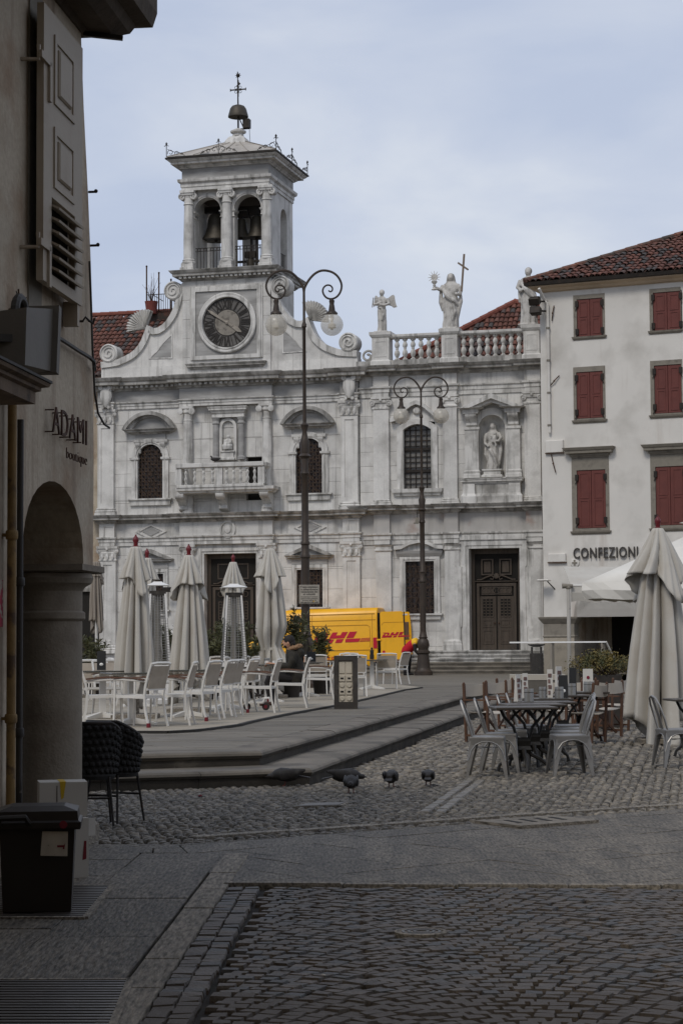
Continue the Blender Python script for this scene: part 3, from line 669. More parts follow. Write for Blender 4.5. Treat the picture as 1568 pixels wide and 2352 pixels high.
def panel_door(par,x0,x1,z0,z1,y,split,rows,leafs=2):
 """dark wooden door: frame, transom and two leaves with raised panels and carved lattices"""
 b=MB(); b.box(x0,x1,y+.05,y+.12,z0,z1); D=obj('door',b,wood_dark,par); w_=x1-x0; h=z1-z0; fx=.16*w_
 b=MB(); b.band([(x0,z0),(x0,z1),(x1,z1),(x1,z0)],[(x0+.07*w_,z0),(x0+.07*w_,z1-.05*h),(x1-.07*w_,z1-.05*h),(x1-.07*w_,z0)],y-.02,y+.05)
 b.band([(x0+.11*w_,z0),(x0+.11*w_,z0+.66*h),(x1-.11*w_,z0+.66*h),(x1-.11*w_,z0)],[(x0+fx,z0),(x0+fx,z0+.63*h),(x1-fx,z0+.63*h),(x1-fx,z0)],y-.04,y+.05); obj('door_frame',b,wood_dark,D)
 b=MB(); zc=z0+.675*h; b.sq(x0+.1*w_,x1-.1*w_,y,y+.06,[(0,zc-.03),(.02,zc-.02),(.05,zc),(.05,zc+.03)],False)
 xc=(x0+x1)/2
 for s_ in(-1,1):
  b.tube([(xc+s_*q[0]*w_,y-.03,zc+q[1]*h) for q in((.38,.02),(.3,.02),(.2,.045),(.1,.06),(.05,.045),(.07,.02),(.12,.03))],.03,6)
 b.lathe([(0,0),(.06*w_,0),(.05*w_,.05),(0,.06)],10,(xc,y-.01,zc+.055*h),'y'); obj('carved_cornice',b,wood_dark,D,True)
 for s_ in(-1,1):
  xa,xb=sorted((xc+s_*.012*w_,xc+s_*(.5*w_-fx-.002)))
  b=MB(); b.cbox(xa,xb,y+.01,y+.06,z0+.01,z0+.53*h,.012); lf=obj('leaf',b,wood_dark,D)
  pa,pb=xa+.16*(xb-xa),xb-.16*(xb-xa)
  for q0,q1 in((.06,.20),(.225,.30)):
   b=MB(); b.band([(pa,z0+q0*h),(pa,z0+q1*h),(pb,z0+q1*h),(pb,z0+q0*h)],[(pa+.04,z0+q0*h+.04),(pa+.04,z0+q1*h-.04),(pb-.04,z0+q1*h-.04),(pb-.04,z0+q0*h+.04)],y-.01,y+.015,True); b.cbox(pa+.08,pb-.08,y,y+.015,z0+q0*h+.08,z0+q1*h-.08,.01); obj('panel',b,wood_dark,lf)
  b=MB(); b.box(pa,pb,y+.004,y+.012,z0+.33*h,z0+.51*h); obj('dark_inset',b,dark_void,lf)
  b=MB(); za,zb=z0+.33*h,z0+.51*h
  for i in range(3):
   for k in range(6):b.tube([(q[0],y-.005,q[1]) for q in arc(pa+(i+.5)*(pb-pa)/3,za+(k+.5)*(zb-za)/6,(pb-pa)/6,0,320,8)],.014,4,True)
  b.band([(pa,za),(pa,zb),(pb,zb),(pb,za)],[(pa+.03,za+.03),(pa+.03,zb-.03),(pb-.03,zb-.03),(pb-.03,za+.03)],y-.012,y+.012,True); obj('carved_lattice',b,wood_dark,lf)
  b=MB(); ua,ub=sorted((xc+s_*.06*w_,xc+s_*.30*w_)); va,vb=z0+.74*h,z0+.90*h
  b.band([(ua,va),(ua,vb),(ub,vb),(ub,va)],[(ua+.05,va+.05),(ua+.05,vb-.05),(ub-.05,vb-.05),(ub-.05,va+.05)],y-.02,y+.05,True); b.cbox(ua+.1,ub-.1,y+.02,y+.051,va+.1,vb-.1,.015); obj('upper_panel',b,wood_dark,D)
  b=MB(); b.sphere((xc+s_*.04*w_,y-.03,z0+.265*h),.03,8,6); obj('knob',b,rust_iron,lf)
 b=MB(); b.box(x0+.2*w_,x1-.2*w_,y+.0,y+.05,z0+.545*h,z0+.63*h); tr=obj('transom',b,wood_dark,D)
 b=MB()
 for i in range(7):b.tube([(q[0],y-.01,q[1]) for q in arc(x0+(.26+.08*i)*w_,z0+.587*h,.028*h if i!=3 else .034*h,0,330,10)],.018,4,True)
 obj('lattice',b,wood_dark,tr); b=MB(); b.lathe([(0,0),(.03*h,0),(.03*h,.006),(0,.006)],14,(xc,y-.002,z0+.587*h),'y'); obj('oculus',b,dark_void,tr)
 return D
def robe(b,h,lean=0,turn=0,ph=0,arms=(),head=True,veil=False,width=1.0,depth=1.0):
 """a draped standing figure of height h, feet at z = 0, facing -y; arms: list of joint lists"""
 W=h*width; D_=h*depth
 b.loft([(0,0,0,.125*W,.115*D_,.16),(.05*h,0,-.005*h,.12*W,.11*D_,.18),(.2*h,.01*h,-.005*h,.115*W,.10*D_,.14),(.38*h,lean*.3*h,0,.115*W,.095*D_,.10),(.52*h,lean*.55*h,0,.12*W,.09*D_,.07),(.60*h,lean*.7*h,0,.10*W,.075*D_,.05),(.70*h,lean*.85*h,0,.115*W,.08*D_,.05),(.79*h,lean*.95*h,.005*h,.13*W,.07*D_,.02),(.825*h,lean*h,.005*h,.095*W,.055*D_),(.85*h,lean*h,0,.042*h,.04*h),(.875*h,lean*h,-.005*h,.035*h,.036*h)],28,0,9,ph)
 hx=lean*h
 b.sphere((hx+turn*.01*h,-.012*h,.925*h),.066*h,12,9,.86,.98,1.12); b.sphere((hx+turn*.035*h,-.075*h,.918*h),.012*h,6,4,.8,1,1.3)
 if veil:b.loft([(.80*h,hx,.03*h,.10*W,.05*D_),(.86*h,hx,.025*h,.075*W,.055*D_),(.93*h,hx,.018*h,.075*h,.068*h),(.985*h,hx,.008*h,.055*h,.06*h),(1.005*h,hx,.008*h,.02*h,.03*h)],16)
 else:b.sphere((hx,.012*h,.945*h),.07*h,10,8,.93,.95,1.0)
 for pts,r0,r1_ in arms:
  n=len(pts); b.tube([Vector(p)*h for p in pts],[(r0+(r1_-r0)*i/(n-1))*h for i in range(n)],8)
  b.sphere(Vector(pts[-1])*h,r1_*1.25*h,8,6)
def drape(b,h,pts,r):
 n=len(pts); b.tube([Vector(p)*h for p in pts],[r*h*(.7+.5*sin(pi*i/(n-1))) for i in range(n)],6)
 # ------------------------------------------------------------------ the left church
church=thing('church','white marble church front with balcony and two arched grilled windows, below the clock tower','church',(CH.o.x,CH.o.y,0),CH.rz)
xl,xr=c2(80,1000)[0],c2(1552,1000)[0]
zz=lambda y,x=800:c2(x,y)[1]
z_ct,z_f1,z_f0,z_a0=zz(72),zz(142),zz(206),zz(246)
z_mt,z_mf1,z_mf0,z_ma0=zz(860),zz(908),zz(986),zz(1036)
xm0,xm1=c2(545,400)[0],c2(1057,400)[0]
ops=[]
# upper windows
for a,b_,t_,bo,pe in((290,432,465,778,(200,500,278,440)),(1190,1338,430,748,(1100,1405,247,408))):
 x0,zb=c2(a,bo); x1,zt=c2(b_,t_); o_,wd=arched_window(church,x0,x1,zb,zt); ops.append(o_)
 px0,pz1=c2(pe[0],pe[3],.3); px1,pz0=c2(pe[1],pe[2],.3); zlow=c2((pe[0]+pe[1])/2,pe[3]-62,.3)[1]; zap=c2((pe[0]+pe[1])/2,pe[2],.3)[1]
 p_=seg_ped(church,px0,px1,zlow-.2,zap,.34); b=MB(); zk=c2((pe[0]+pe[1])/2,pe[3],.1)[1]; b.sq(px0+.5,px1-.5,-.08,0,[(0,zk),(.0,zlow-.2)],False); obj('pediment_frieze',b,frieze_m,p_)
 b=MB(); b.sq(px0+.45,px1-.45,-.1,0,[(0,zk-.14),(.03,zk-.1),(.05,zk)],False); obj('pediment_architrave',b,marble_trim,p_)
 for xx in(px0+.62,px1-.62):bracket(church,xx,.2,zk-.14,.42,.2)
 # lower windows
for a,b_,t_,bo,pe in((288,436,1205,1412,(205,490,1062,1140)),(1195,1342,1180,1396,(1140,1402,1036,1118))):
 x0,zb=c2(a,bo); x1,zt=c2(b_,t_); o_,wd=rect_window(church,x0,x1,zb,zt); ops.append(o_)
 xc=(x0+x1)/2; hw=1.02; zp0=c2((a+b_)/2,pe[3],.2)[1]; zap=c2((a+b_)/2,pe[2],.2)[1]; tri_ped(church,xc-hw,xc+hw,zp0-.02,zap,.22,.16)
 b=MB(); b.sq(x0-.2,x1+.2,-.06,0,[(0,zt+.21),(0,zp0-.02)],False); obj('window_frieze',b,frieze_m,church)
 # main door
dx0,dz1=c2(670,1092); dx1,_=c2(965,1090)
ops.append((dx0,dx1,Z_BASE-.1,dz1))
b=MB(); fw=.42; b.band([(dx0-fw,Z_BASE),(dx0-fw,dz1+fw),(dx1+fw,dz1+fw),(dx1+fw,Z_BASE)],[(dx0,Z_BASE),(dx0,dz1),(dx1,dz1),(dx1,Z_BASE)],-.1,.45); b.band([(dx0-fw*.55,Z_BASE),(dx0-fw*.55,dz1+fw*.55),(dx1+fw*.55,dz1+fw*.55),(dx1+fw*.55,Z_BASE)],[(dx0-.1,Z_BASE),(dx0-.1,dz1+.1),(dx1+.1,dz1+.1),(dx1+.1,Z_BASE)],-.14,-.09); obj('door_surround',b,marble_trim,church)
panel_door(church,dx0,dx1,Z_SILL,dz1,.32,.6,3)
# balcony door, niche backing
bx0,bz1=c2(905,540,.0); bx1,bz0=c2(1000,700,.0); ops.append((bx0,bx1,bz0-.6,bz1))
b=MB(); b.box(bx0,bx1,.28,.31,bz0-.6,bz1); obj('balcony_doorway',b,dark_void,church)
blockwall(church,xl,xr,Z_BASE,z_ma0,ops,seed=3); blockwall(church,xl,xr,z_mt,z_a0,ops,seed=4)
b=MB(); b.box(xl+.02,xr-.02,.32,1.0,Z_BASE-.5,z_ct-.05); obj('wall_core',b,dark_void,church)
b=MB(); b.sq(xl,xr,-.08,.3,[(0,Z_BASE-.4),(0,Z_SILL-.12),(-.03,Z_SILL-.05),(-.06,Z_SILL)],False); obj('plinth',b,marble_trim,church)
# pilasters
up0,lo0=z_mt,Z_SILL-.05
for a,b_ in((66,157),(1450,1546)):
 x0,x1=c2(a,600)[0],c2(b_,600)[0]; pilaster(church,x0,x1,up0,z_a0,.16); x0,x1=c2(a+12,1300)[0],c2(b_+12,1300)[0]; pilaster(church,x0,x1,lo0,z_ma0,.16)
for a,b_ in((548,612),(988,1068)):
 x0,x1=c2(a,1200)[0],c2(b_,1200)[0]; pilaster(church,x0,x1,lo0,z_ma0,.18,panel=False)
for a,b_ in((552,606),(1001,1056)):
 x0,x1=c2(a,500)[0],c2(b_,500)[0]; xc=(x0+x1)/2; R_=(x1-x0)/2; b=MB(); zb,zc=up0+.4,z_a0-.62
 secs=[]
 for k in range(8):
  f=k/7; z=zb+(zc-zb)*f; rr=R_*(1-.12*f*f); secs.append((z,xc,-.12,rr,rr))
 b.loft(secs,40,.035,20); s_=obj('half_column',b,marble_trim,church)
 b=MB(); b.lathe([(R_*1.25,0),(R_*1.25,.1),(R_*1.15,.12),(R_*1.2,.2),(R_*1.05,.26),(R_*1.1,.33),(R_,.4)],20,(xc,-.12,up0)); obj('base',b,marble_trim,s_)
 b=MB(); b.lathe([(R_*.9,0),(R_*1.0,.03),(R_*.88,.07),(R_*.9,.3),(R_*1.15,.36),(R_*1.1,.5)],16,(xc,-.12,zc)); b.sq(x0-.04,x1+.04,-.12-R_,0,[(.02,zc+.5),(.05,zc+.52),(.05,zc+.62)],False)
 for sx in(x0-.05,x1+.05):b.lathe([(.0,0),(.13,0),(.13,.12),(.08,.13),(0,.14)],12,(sx,-.2-R_*.5,zc+.4),'y')
 obj('capital',b,marble_trim,s_)
 # entablatures
for x0,x1,d0,e in((xl,xr,.06,0),(xm0-.05,xm1+.05,.30,.004),(c2(70,300)[0],c2(157,300)[0],.22,.008),(c2(1448,300)[0],c2(1546,300)[0],.22,.008)):
 entab(church,x0,x1,z_a0,z_f0,z_f1,z_ct,d0,.55,e,frieze_m,dent=(e<.005))
for x0,x1,d0,e in((xl,xr,.06,0),(xm0-.05,xm1+.05,.28,.004),(c2(78,1000)[0],c2(166,1000)[0],.22,.008),(c2(1462,1000)[0],c2(1558,1000)[0],.22,.008)):
 entab(church,x0,x1,z_ma0,z_mf0,z_mf1,z_mt,d0,.42,e,marble)
 # diamonds, medallion and square panels in the middle frieze
for x_,y_ in((362,965),(1268,940)):
 xc,zc=c2(x_,y_,.1); b=MB(); o_=[(xc-.68,zc),(xc,zc+.32),(xc+.68,zc),(xc,zc-.32)]; i_=[(xc-.52,zc),(xc,zc+.24),(xc+.52,zc),(xc,zc-.24)]; b.band(o_,i_,-.11,-.05,True); d_=obj('diamond_panel',b,marble_trim,church); b=MB(); b.prism([(xc+(x-xc)*.72,zc+(z-zc)*.72) for x,z in i_],-.095,-.05); obj('inset',b,frieze_m,d_)
xc,zc=c2(800,950,.3); b=MB(); b.lathe([(.34,0),(.34,.06),(.26,.07),(.26,.02),(0,.02)],24,(xc,-.28,zc),'y',1,1.08); b.lathe([(0,0),(.16,0),(.13,.06),(0,.08)],14,(xc,-.29,zc),'y',1,1.2); obj('medallion',b,marble_trim,church,True)
for x_ in(125,1515):
 xc,zc=c2(x_,968 if x_<500 else 930,.2); b=MB(); b.band([(xc-.24,zc-.27),(xc-.24,zc+.27),(xc+.24,zc+.27),(xc+.24,zc-.27)],[(xc-.19,zc-.22),(xc-.19,zc+.22),(xc+.19,zc+.22),(xc+.19,zc-.22)],-.26,-.2,True); obj('square_panel',b,marble_trim,church)
for x_,y_ in((108,200),(1492,145)):
 xc,zc=c2(x_,y_,.3); b=MB(); b.loft([(-.42,0,0,.04,.06),(-.3,0,0,.16,.1),(0,0,0,.26,.12),(.3,0,0,.25,.12),(.4,0,0,.2,.1)],14); b.v=[(x+xc,y-.34,z+zc) for x,y,z in b.v]
 for s_ in(-1,1):b.lathe([(0,0),(.1,0),(.1,.2),(0,.2)],10,(xc+s_*.2,-.26,zc+.4),'y'); b.lathe([(0,0),(.07,0),(.07,.16),(0,.16)],8,(xc+s_*.14,-.26,zc-.42),'y')
 obj('cartouche',b,marble_trim,church,True)
 # central aedicule with a small niche
nx0,nz0=c2(725,560); nx1,nz1=c2(900,250); xc=(nx0+nx1)/2
a0,az0=c2(765,540); a1,az1=c2(848,325); acx=(a0+a1)/2; aR=(a1-a0)/2
b=MB(); inn=[(a0+.06,nz0)]+arc(acx,az1-aR,aR-.06,180,0,10)+[(a1-.06,nz0)]; out=[(a0-.06,nz0)]+arc(acx,az1-aR,aR+.06,180,0,10)+[(a1+.06,nz0)]; b.band(out,inn,-.14,0)
A=obj('aedicule',b,marble_trim,church)
for xx in(nx0+.12,nx1-.12):
 b=MB(); b.lathe([(.17,0),(.17,.1),(.13,.16),(.13,.2),(.12,nz1-nz0-.75),(.16,nz1-nz0-.7),(.13,nz1-nz0-.6),(.18,nz1-nz0-.45)],12,(xx,-.18,nz0)); obj('colonnette',b,frieze_m,A)
b=MB(); b.sq(nx0-.02,nx1+.02,-.26,0,[(0,nz1-.45),(0,nz1-.3),(.05,nz1-.27)]+corn(nz1-.26,nz1-.01,.16),False); obj('entablature',b,marble_trim,A)
b=MB(); zs=az1-aR
for i in range(9):t0=radians(180-i*20); t1=radians(160-i*20); b.f.append((b.P((acx,-.02,zs)),b.P((acx+cos(t0)*aR,-.04,zs+sin(t0)*aR)),b.P((acx+cos((t0+t1)/2)*aR*1.02,-.13,zs+sin((t0+t1)/2)*aR*1.02)),b.P((acx+cos(t1)*aR,-.04,zs+sin(t1)*aR))))
obj('shell',b,marble_trim,A); b=MB(); b.sq(acx-.26,acx+.26,-.2,0,[(.05,nz0),(.05,nz0+.08),(0,nz0+.1),(0,c2(805,505)[1]-.08),(.05,c2(805,505)[1]-.05),(.05,c2(805,505)[1])],False); obj('pedestal',b,marble_trim,A)
sc_z=c2(805,500)[1]; st=thing('statue','small seated mother and child statue in the shell niche above the balcony','statue',CH.w(acx,-.16,sc_z),CH.rz)
b=MB(); H=(c2(810,420)[1]-sc_z); b.loft([(0,0,0,.2,.16),(.3*H,0,-.02,.23,.17),(.48*H,0,0,.16,.11),(.7*H,.02,.02,.15,.1),(.8*H,.03,.02,.06,.06)],14,.08); b.sphere((.04,-.0,.92*H),.085,10,8); b.sphere((-.07,-.1,.62*H),.06,8,6); b.loft([(.35*H,-.06,-.12,.08,.06),(.58*H,-.07,-.1,.06,.05)],8); b.tube([(.14,.02,.7*H),(.16,-.08,.5*H),(0,-.14,.42*H)],.045,6); o=obj('figure',b,marble_trim,st); fuse(o,.02,3)
# balcony
bd=.95
sx0,sz1=c2(490,730,bd); sx1,sz0=c2(1072,745,bd); zt_slab=c2(800,708,bd)[1]; zb_slab=c2(800,742,bd)[1]; zrail0=c2(800,598,bd)[1]; zrail1=c2(800,572,bd)[1]
sl=MB(); sl.sq(sx0+.2,sx1-.2,-bd+.12,0,[(-.08,zb_slab),(0,zb_slab+.03),(.02,zb_slab+.08),(.1,zb_slab+.12),(.12,zt_slab)],False); bal=obj('balcony',sl,marble_trim,church)
rx0,rx1=c2(512,640,bd)[0],c2(1000,640,bd)[0]
b=MB(); b.sq(rx0,rx1,-bd-.02,-bd+.16,[(0,zrail0),(.05,zrail0+.04),(.05,zrail1),(0,zrail1+.02)],True)
for xx in(rx0+.06,rx1-.06):b.sq(xx-.1,xx+.1,-bd+.16,0,[(0,zrail0),(.05,zrail0+.04),(.05,zrail1),(0,zrail1+.019)],False)
b.sq(rx0,rx1,-bd,-bd+.14,[(.03,zt_slab),(.03,zt_slab+.09),(0,zt_slab+.11)]); obj('rail',b,marble_trim,bal)
hb=zrail0-zt_slab-.11; bm_=balmesh(hb,.82)
def put(me,nm,par,loc):
 o=bpy.data.objects.new(nm,me); C.objects.link(o); o.parent=par; o.location=loc; return o
xmid=(rx0+rx1)/2
for xx,w_ in((rx0+.05,.13),(xmid-.03,.14),(rx1-.08,.13)):b=MB(); b.box(xx-w_,xx+w_,-bd-.01,-bd+.15,zt_slab+.1,zrail0+.01); obj('rail_post',b,marble_trim,bal)
for s0,s1,n in((rx0+.22,xmid-.2,4),(xmid+.16,rx1-.26,5)):
 for i in range(n):put(bm_,'baluster',bal,(s0+(s1-s0)*(i+.35)/(n-.3),-bd+.07,zt_slab+.11))
for xx in(rx0+.06,rx1-.06):
 for i in range(3):put(bm_,'baluster',bal,(xx,-bd+.3+i*.25,zt_slab+.11))
for x_ in(540,770,1020):xx=c2(x_,790,.5)[0]; bracket(bal,xx,.36,zb_slab,zb_slab-c2(770,848,.3)[1],bd-.05)
# small iron hooks and a lamp arm on the front
arm=thing('lamp_bracket','dark metal arm with upright plate fixed to the church wall beside the door','bracket',(CH.o.x,CH.o.y,0),CH.rz); ax0,az_=c2(430,1296,.5); ax1,_=c2(525,1290,.5); b=MB(); b.box(ax0,ax1,-.55,-.47,az_-.1,az_+.1); obj('arm',b,black_iron,arm); b=MB(); zt_=c2(530,1165,.5)[1]; b.box(ax1-.02,ax1+.12,-.5,0,az_-.12,zt_); obj('plate',b,black_iron,arm)
# ------------------------------------------------------------------ attic with scrolls, bell tower
tower=thing('bell_tower','white square bell tower with clock face, open twin arches and lead roof','bell tower',(CH.o.x,CH.o.y,0),CH.rz)
tx0,tx1=c1(547,1500)[0],c1(1048,1500)[0]; z_t0=z_ct+.0; z_dc0=c1(800,1238)[1]; z_dc1=c1(800,1168,.5)[1]
tyb=CH.hitx(*r1(1175,1000),c1(1045,1000)[0])[0]; tyb=max(3.0,min(4.4,tyb))
xcT=(tx0+tx1)/2
curve=[(80,1712),(135,1705),(175,1697),(210,1682),(245,1664),(272,1643),(293,1618),(310,1590),(322,1560),(333,1530),(343,1500),(362,1513),(382,1520),(405,1516),(430,1500),(452,1478),(471,1450),(487,1420),(500,1385),(510,1350),(516,1318),(522,1290),(546,1262)]
L_c=[c1(x,y) for x,y in curve]; zb_at=z_t0-.02
for s_ in(1,-1):
 fx=(lambda x:x) if s_==1 else(lambda x:2*xcT-x)
 b=MB(); pol=[(fx(L_c[0][0]),zb_at)]+[(fx(x),z) for x,z in L_c]+[(fx(tx0+.02),L_c[-1][1]),(fx(tx0+.02),zb_at)]; b.prism(pol,.0,.55); S=obj('scroll_wing',b,marble,tower)
 b=MB(); inn=[]
 for i,(x,z) in enumerate(L_c):
  p,q=L_c[max(i-1,0)],L_c[min(i+1,len(L_c)-1)]; dx,dz=q[0]-p[0],q[1]-p[1]; l_=math.hypot(dx,dz) or 1; inn.append((x+dz/l_*.24,z-dx/l_*.24))
 b.band([(fx(x-.0),z+.02) for x,z in L_c],[(fx(x),z) for x,z in inn],-.10,.60); obj('scroll_band',b,marble_trim,S)
 for(vx,vy,vr) in((126,1660,54),(492,1303,54)):
  x,z=c1(vx,vy); R_=vr*.4028/55.5*1.0; b=MB(); b.lathe([(0,-.62),(R_,-.62),(R_,.12),(R_*.86,.16),(R_*.8,.11),(0,.11)],24,(fx(x),0,z),'y'); b.tube([(fx(q[0]),-.13,q[1]) for q in spiral(x,z,R_*.8,R_*.12,-60,560,34)],.035,5); obj('volute',b,marble_trim,S,True)
 x,z=c1(332,1518); b=MB(); n=26; R_=.80; A_=[b.P((fx(x),-.05,z)),b.P((fx(x),.12,z))]; fr,bk=[],[]
 for i in range(n+1):
  t_=radians(68+120*i/n); rr=R_*(1 if i%2==0 else .93); yy=-.22 if i%2==0 else-.12; fr.append((b.P((fx(x+cos(t_)*rr*.55),yy*.8,z+sin(t_)*rr*.55)),b.P((fx(x+cos(t_)*rr),yy,z+sin(t_)*rr)))); bk.append(b.P((fx(x+cos(t_)*rr),.12,z+sin(t_)*rr)))
 for i in range(n):
  b.f+=[(A_[0],fr[i][0],fr[i+1][0]),(fr[i][0],fr[i][1],fr[i+1][1],fr[i+1][0]),(fr[i][1],bk[i],bk[i+1],fr[i+1][1]),(A_[1],bk[i+1],bk[i])]
 obj('shell',b,marble_trim,S)
 tri=[c1(*p) for p in((485,1545),(485,1688),(350,1690),(395,1650),(432,1598),(455,1572))]; b=MB(); b.prism([(fx(x),z) for x,z in tri],-.012,.1); obj('inset_panel',b,frieze_m,S)
 b=MB(); b.band([(fx(x),z) for x,z in tri],[(fx((x-tri[0][0]+.35)*.87+tri[0][0]-.35),(z-tri[3][1])*.87+tri[3][1]) for x,z in tri],-.03,.01,True); obj('panel_frame',b,marble_trim,S)
b=MB(); b.box(c1(82,1740)[0],c1(1540,1740)[0],-.03,.6,zb_at,c1(800,1715)[1]); obj('attic_band',b,marble,tower)
blockwall(tower,tx0,tx1,zb_at,z_dc0,[],y0=-.10,y1=.4,ch=.8,bl=1.3,seed=9)
b=MB(); b.box(tx0+.01,tx1-.01,.39,tyb,zb_at-3,z_dc0); obj('tower_shaft',b,marble,tower)
# clock
pan=[c1(*p,.1) for p in((605,1300),(978,1272),(990,1705),(600,1715))]; px0,pz1=c1(598,1290,.1); px1=c1(990,1290,.1)[0]; pz0=c1(795,1690,.1)[1]
b=MB(); b.band([(px0,pz0),(px0,pz1),(px1,pz1),(px1,pz0)],[(px0+.16,pz0+.16),(px0+.16,pz1-.16),(px1-.16,pz1-.16),(px1-.16,pz0+.16)],-.19,-.1,True); b.band([(px0-.07,pz0),(px0-.07,pz1+.07),(px1+.07,pz1+.07),(px1+.07,pz0)],[(px0,pz0),(px0,pz1),(px1,pz1),(px1,pz0)],-.15,-.1); obj('clock_frame',b,marble_trim,tower)
b=MB(); b.box(px0+.15,px1-.15,-.125,-.1,pz0+.15,pz1-.15); obj('clock_field',b,frieze_m,tower); b=MB(); b.sq(px0-.05,px1+.05,-.12,0,corn(c1(795,1745,.1)[1],c1(795,1712,.1)[1],.2),False); obj('clock_sill',b,marble_dirty,tower)
ckx,ckz=c1(795,1482,.2); kR=176*.4028/55.5*.985
dial_m=mat('clock_dial',(.125,.118,.112),.7,.25,3,.1,20,col2=(.085,.08,.076),f2=(.5,.7),sc2=2); num_m=mat('clock_numeral',(.024,.022,.021),.7,.2,6)
b=MB(); b.lathe([(kR,0),(kR,.10),(kR*.97,.13),(kR*.9,.12),(kR*.88,.15),(kR*.84,.15),(kR*.82,.04),(kR*.82,.0)],56,(ckx,-.125,ckz),'y',loop=True); ck=obj('clock',b,marble_trim,tower,True)
b=MB(); b.lathe([(kR*.84,0),(kR*.84,.02),(0,.02)],56,(ckx,-.125,ckz),'y'); obj('dial',b,dial_m,ck)
b=MB(); b.lathe([(kR*.42,0),(kR*.42,.035),(0,.035)],40,(ckx,-.125,ckz),'y'); obj('inner_disc',b,mat('clock_centre',(.21,.205,.20),.7,.2,4,col2=(.13,.125,.12),f2=(.55,.62),sc2=5),ck)
b=MB()
for r0,r1_ in((.79,.83),(.42,.455)):b.lathe([(kR*r0,.0),(kR*r1_,.0),(kR*r1_,.012),(kR*r0,.012)],48,(ckx,-.146,ckz),'y',loop=True)
obj('dial_rings',b,num_m,ck)
NUM={1:'I',2:'II',3:'III',4:'IIII',5:'V',6:'VI',7:'VII',8:'VIII',9:'IX',10:'X',11:'XI',12:'XII'}
for hnum,s_ in NUM.items():
 a=radians(90-30*hnum); b=MB(); h0,h1=.47*kR,.77*kR; wd_={'I':.07,'V':.15,'X':.15}; tot=sum(wd_[q] for q in s_)*kR; x=-tot/2
 ux,uz=cos(a),sin(a); tx_,tz_=sin(a),-cos(a); P3=lambda u,r:(ckx+ux*r+tx_*u,-.16,ckz+uz*r+tz_*u)
 for q in s_:
  w_=wd_[q]*kR; th=.05*kR
  if q=='I':b.beam(P3(x+w_/2,h0),P3(x+w_/2,h1),th,.02,(0,-1,0))
  elif q=='V':b.beam(P3(x+w_*.1,h1),P3(x+w_/2,h0),th,.02,(0,-1,0)); b.beam(P3(x+w_*.9,h1),P3(x+w_/2,h0),th*.6,.022,(0,-1,0))
  else:b.beam(P3(x+w_*.1,h1),P3(x+w_*.9,h0),th,.02,(0,-1,0)); b.beam(P3(x+w_*.9,h1),P3(x+w_*.1,h0),th*.6,.022,(0,-1,0))
  x+=w_
 obj('numeral',b,num_m,ck)
 b=MB(); b.m=None; a2=a+radians(15); b.beam((ckx+cos(a2)*.47*kR,-.157,ckz+sin(a2)*.47*kR),(ckx+cos(a2)*.77*kR,-.157,ckz+sin(a2)*.77*kR),.018*kR,.015,(0,-1,0)); obj('hour_mark',b,num_m,ck)
hand_m=mat('clock_hand',(.26,.25,.24),.6,.2,5)
for(ex,ey),w_,nm in(((680,1408),.06,'minute_hand'),((878,1537),.085,'hour_hand')):
 e=c1(ex,ey,.25); dx,dz=e[0]-ckx,e[1]-ckz; l_=math.hypot(dx,dz); dx/=l_; dz/=l_; b=MB(); b.prism([(ckx-dx*.3-dz*.03,ckz-dz*.3+dx*.03),(ckx-dx*.3+dz*.03,ckz-dz*.3-dx*.03),(ckx+dz*w_*.5,ckz-dx*w_*.5),(ckx+dx*l_*.75+dz*w_,ckz+dz*l_*.75-dx*w_),e,(ckx+dx*l_*.75-dz*w_,ckz+dz*l_*.75+dx*w_),(ckx-dz*w_*.5,ckz+dx*w_*.5)],-.205-(.02 if nm[0]=='m' else 0),-.19-(.02 if nm[0]=='m' else 0)); obj(nm,b,hand_m,ck)
b=MB(); b.lathe([(0,0),(.09,0),(.07,.08),(0,.1)],12,(ckx,-.16,ckz),'y'); obj('hub',b,hand_m,ck)
# dentil cornice under the belfry
b=MB(); b.sq(tx0,tx1,-.1,tyb,corn(z_dc0,z_dc1,.46)); obj('lower_cornice',b,marble_dirty,tower)
b=MB(); n=20
for i in range(n):u=tx0-.1+(tx1-tx0+.2)*(i+.5)/n; b.box(u-.06,u+.06,-.1-.27,0,z_dc0+.20*(z_dc1-z_dc0),z_dc0+.40*(z_dc1-z_dc0))
n=18
for i in range(n):v=-.1+(tyb+.1)*(i+.5)/n; b.box(tx1,tx1+.27,v-.06,v+.06,z_dc0+.20*(z_dc1-z_dc0),z_dc0+.40*(z_dc1-z_dc0))
obj('dentils',b,marble_trim,tower)
# belfry walls
z_b0=z_dc1; z_b1=c1(800,725)[1]; bx0,bx1=c1(556,1000)[0],c1(1040,1000)[0]
def archwall(b,x0,x1,z0,z1,ops_,y0,y1):
 xs=x0
 for a,e,zs in ops_:
  b.box(xs,a,y0,y1,z0,z1); R_=(e-a)/2; c_=(a+e)/2
  pts=[(a,z1)]+[(a,zs)]+arc(c_,zs,R_,180,0,14)[1:-1]+[(e,zs),(e,z1)]
  b.prism(pts[::-1],y0,y1); xs=e
 b.box(xs,x1,y0,y1,z0,z1)
oa=[(c1(613,1000)[0],c1(762,1000)[0]),(c1(838,1000)[0],c1(992,1000)[0])]; zsp=c1(800,840)[1]
OP=[(a,e,zsp) for a,e in oa]
b=MB(); archwall(b,bx0,bx1,z_b0,z_b1,OP,0,.45); obj('front_wall',b,marble,tower)
b=MB(); archwall(b,bx0,bx1,z_b0,z_b1,OP,tyb-.45,tyb); obj('back_wall',b,marble,tower)
sy=[(1.15,2.15)]; sz=c1(1045,845)[1]
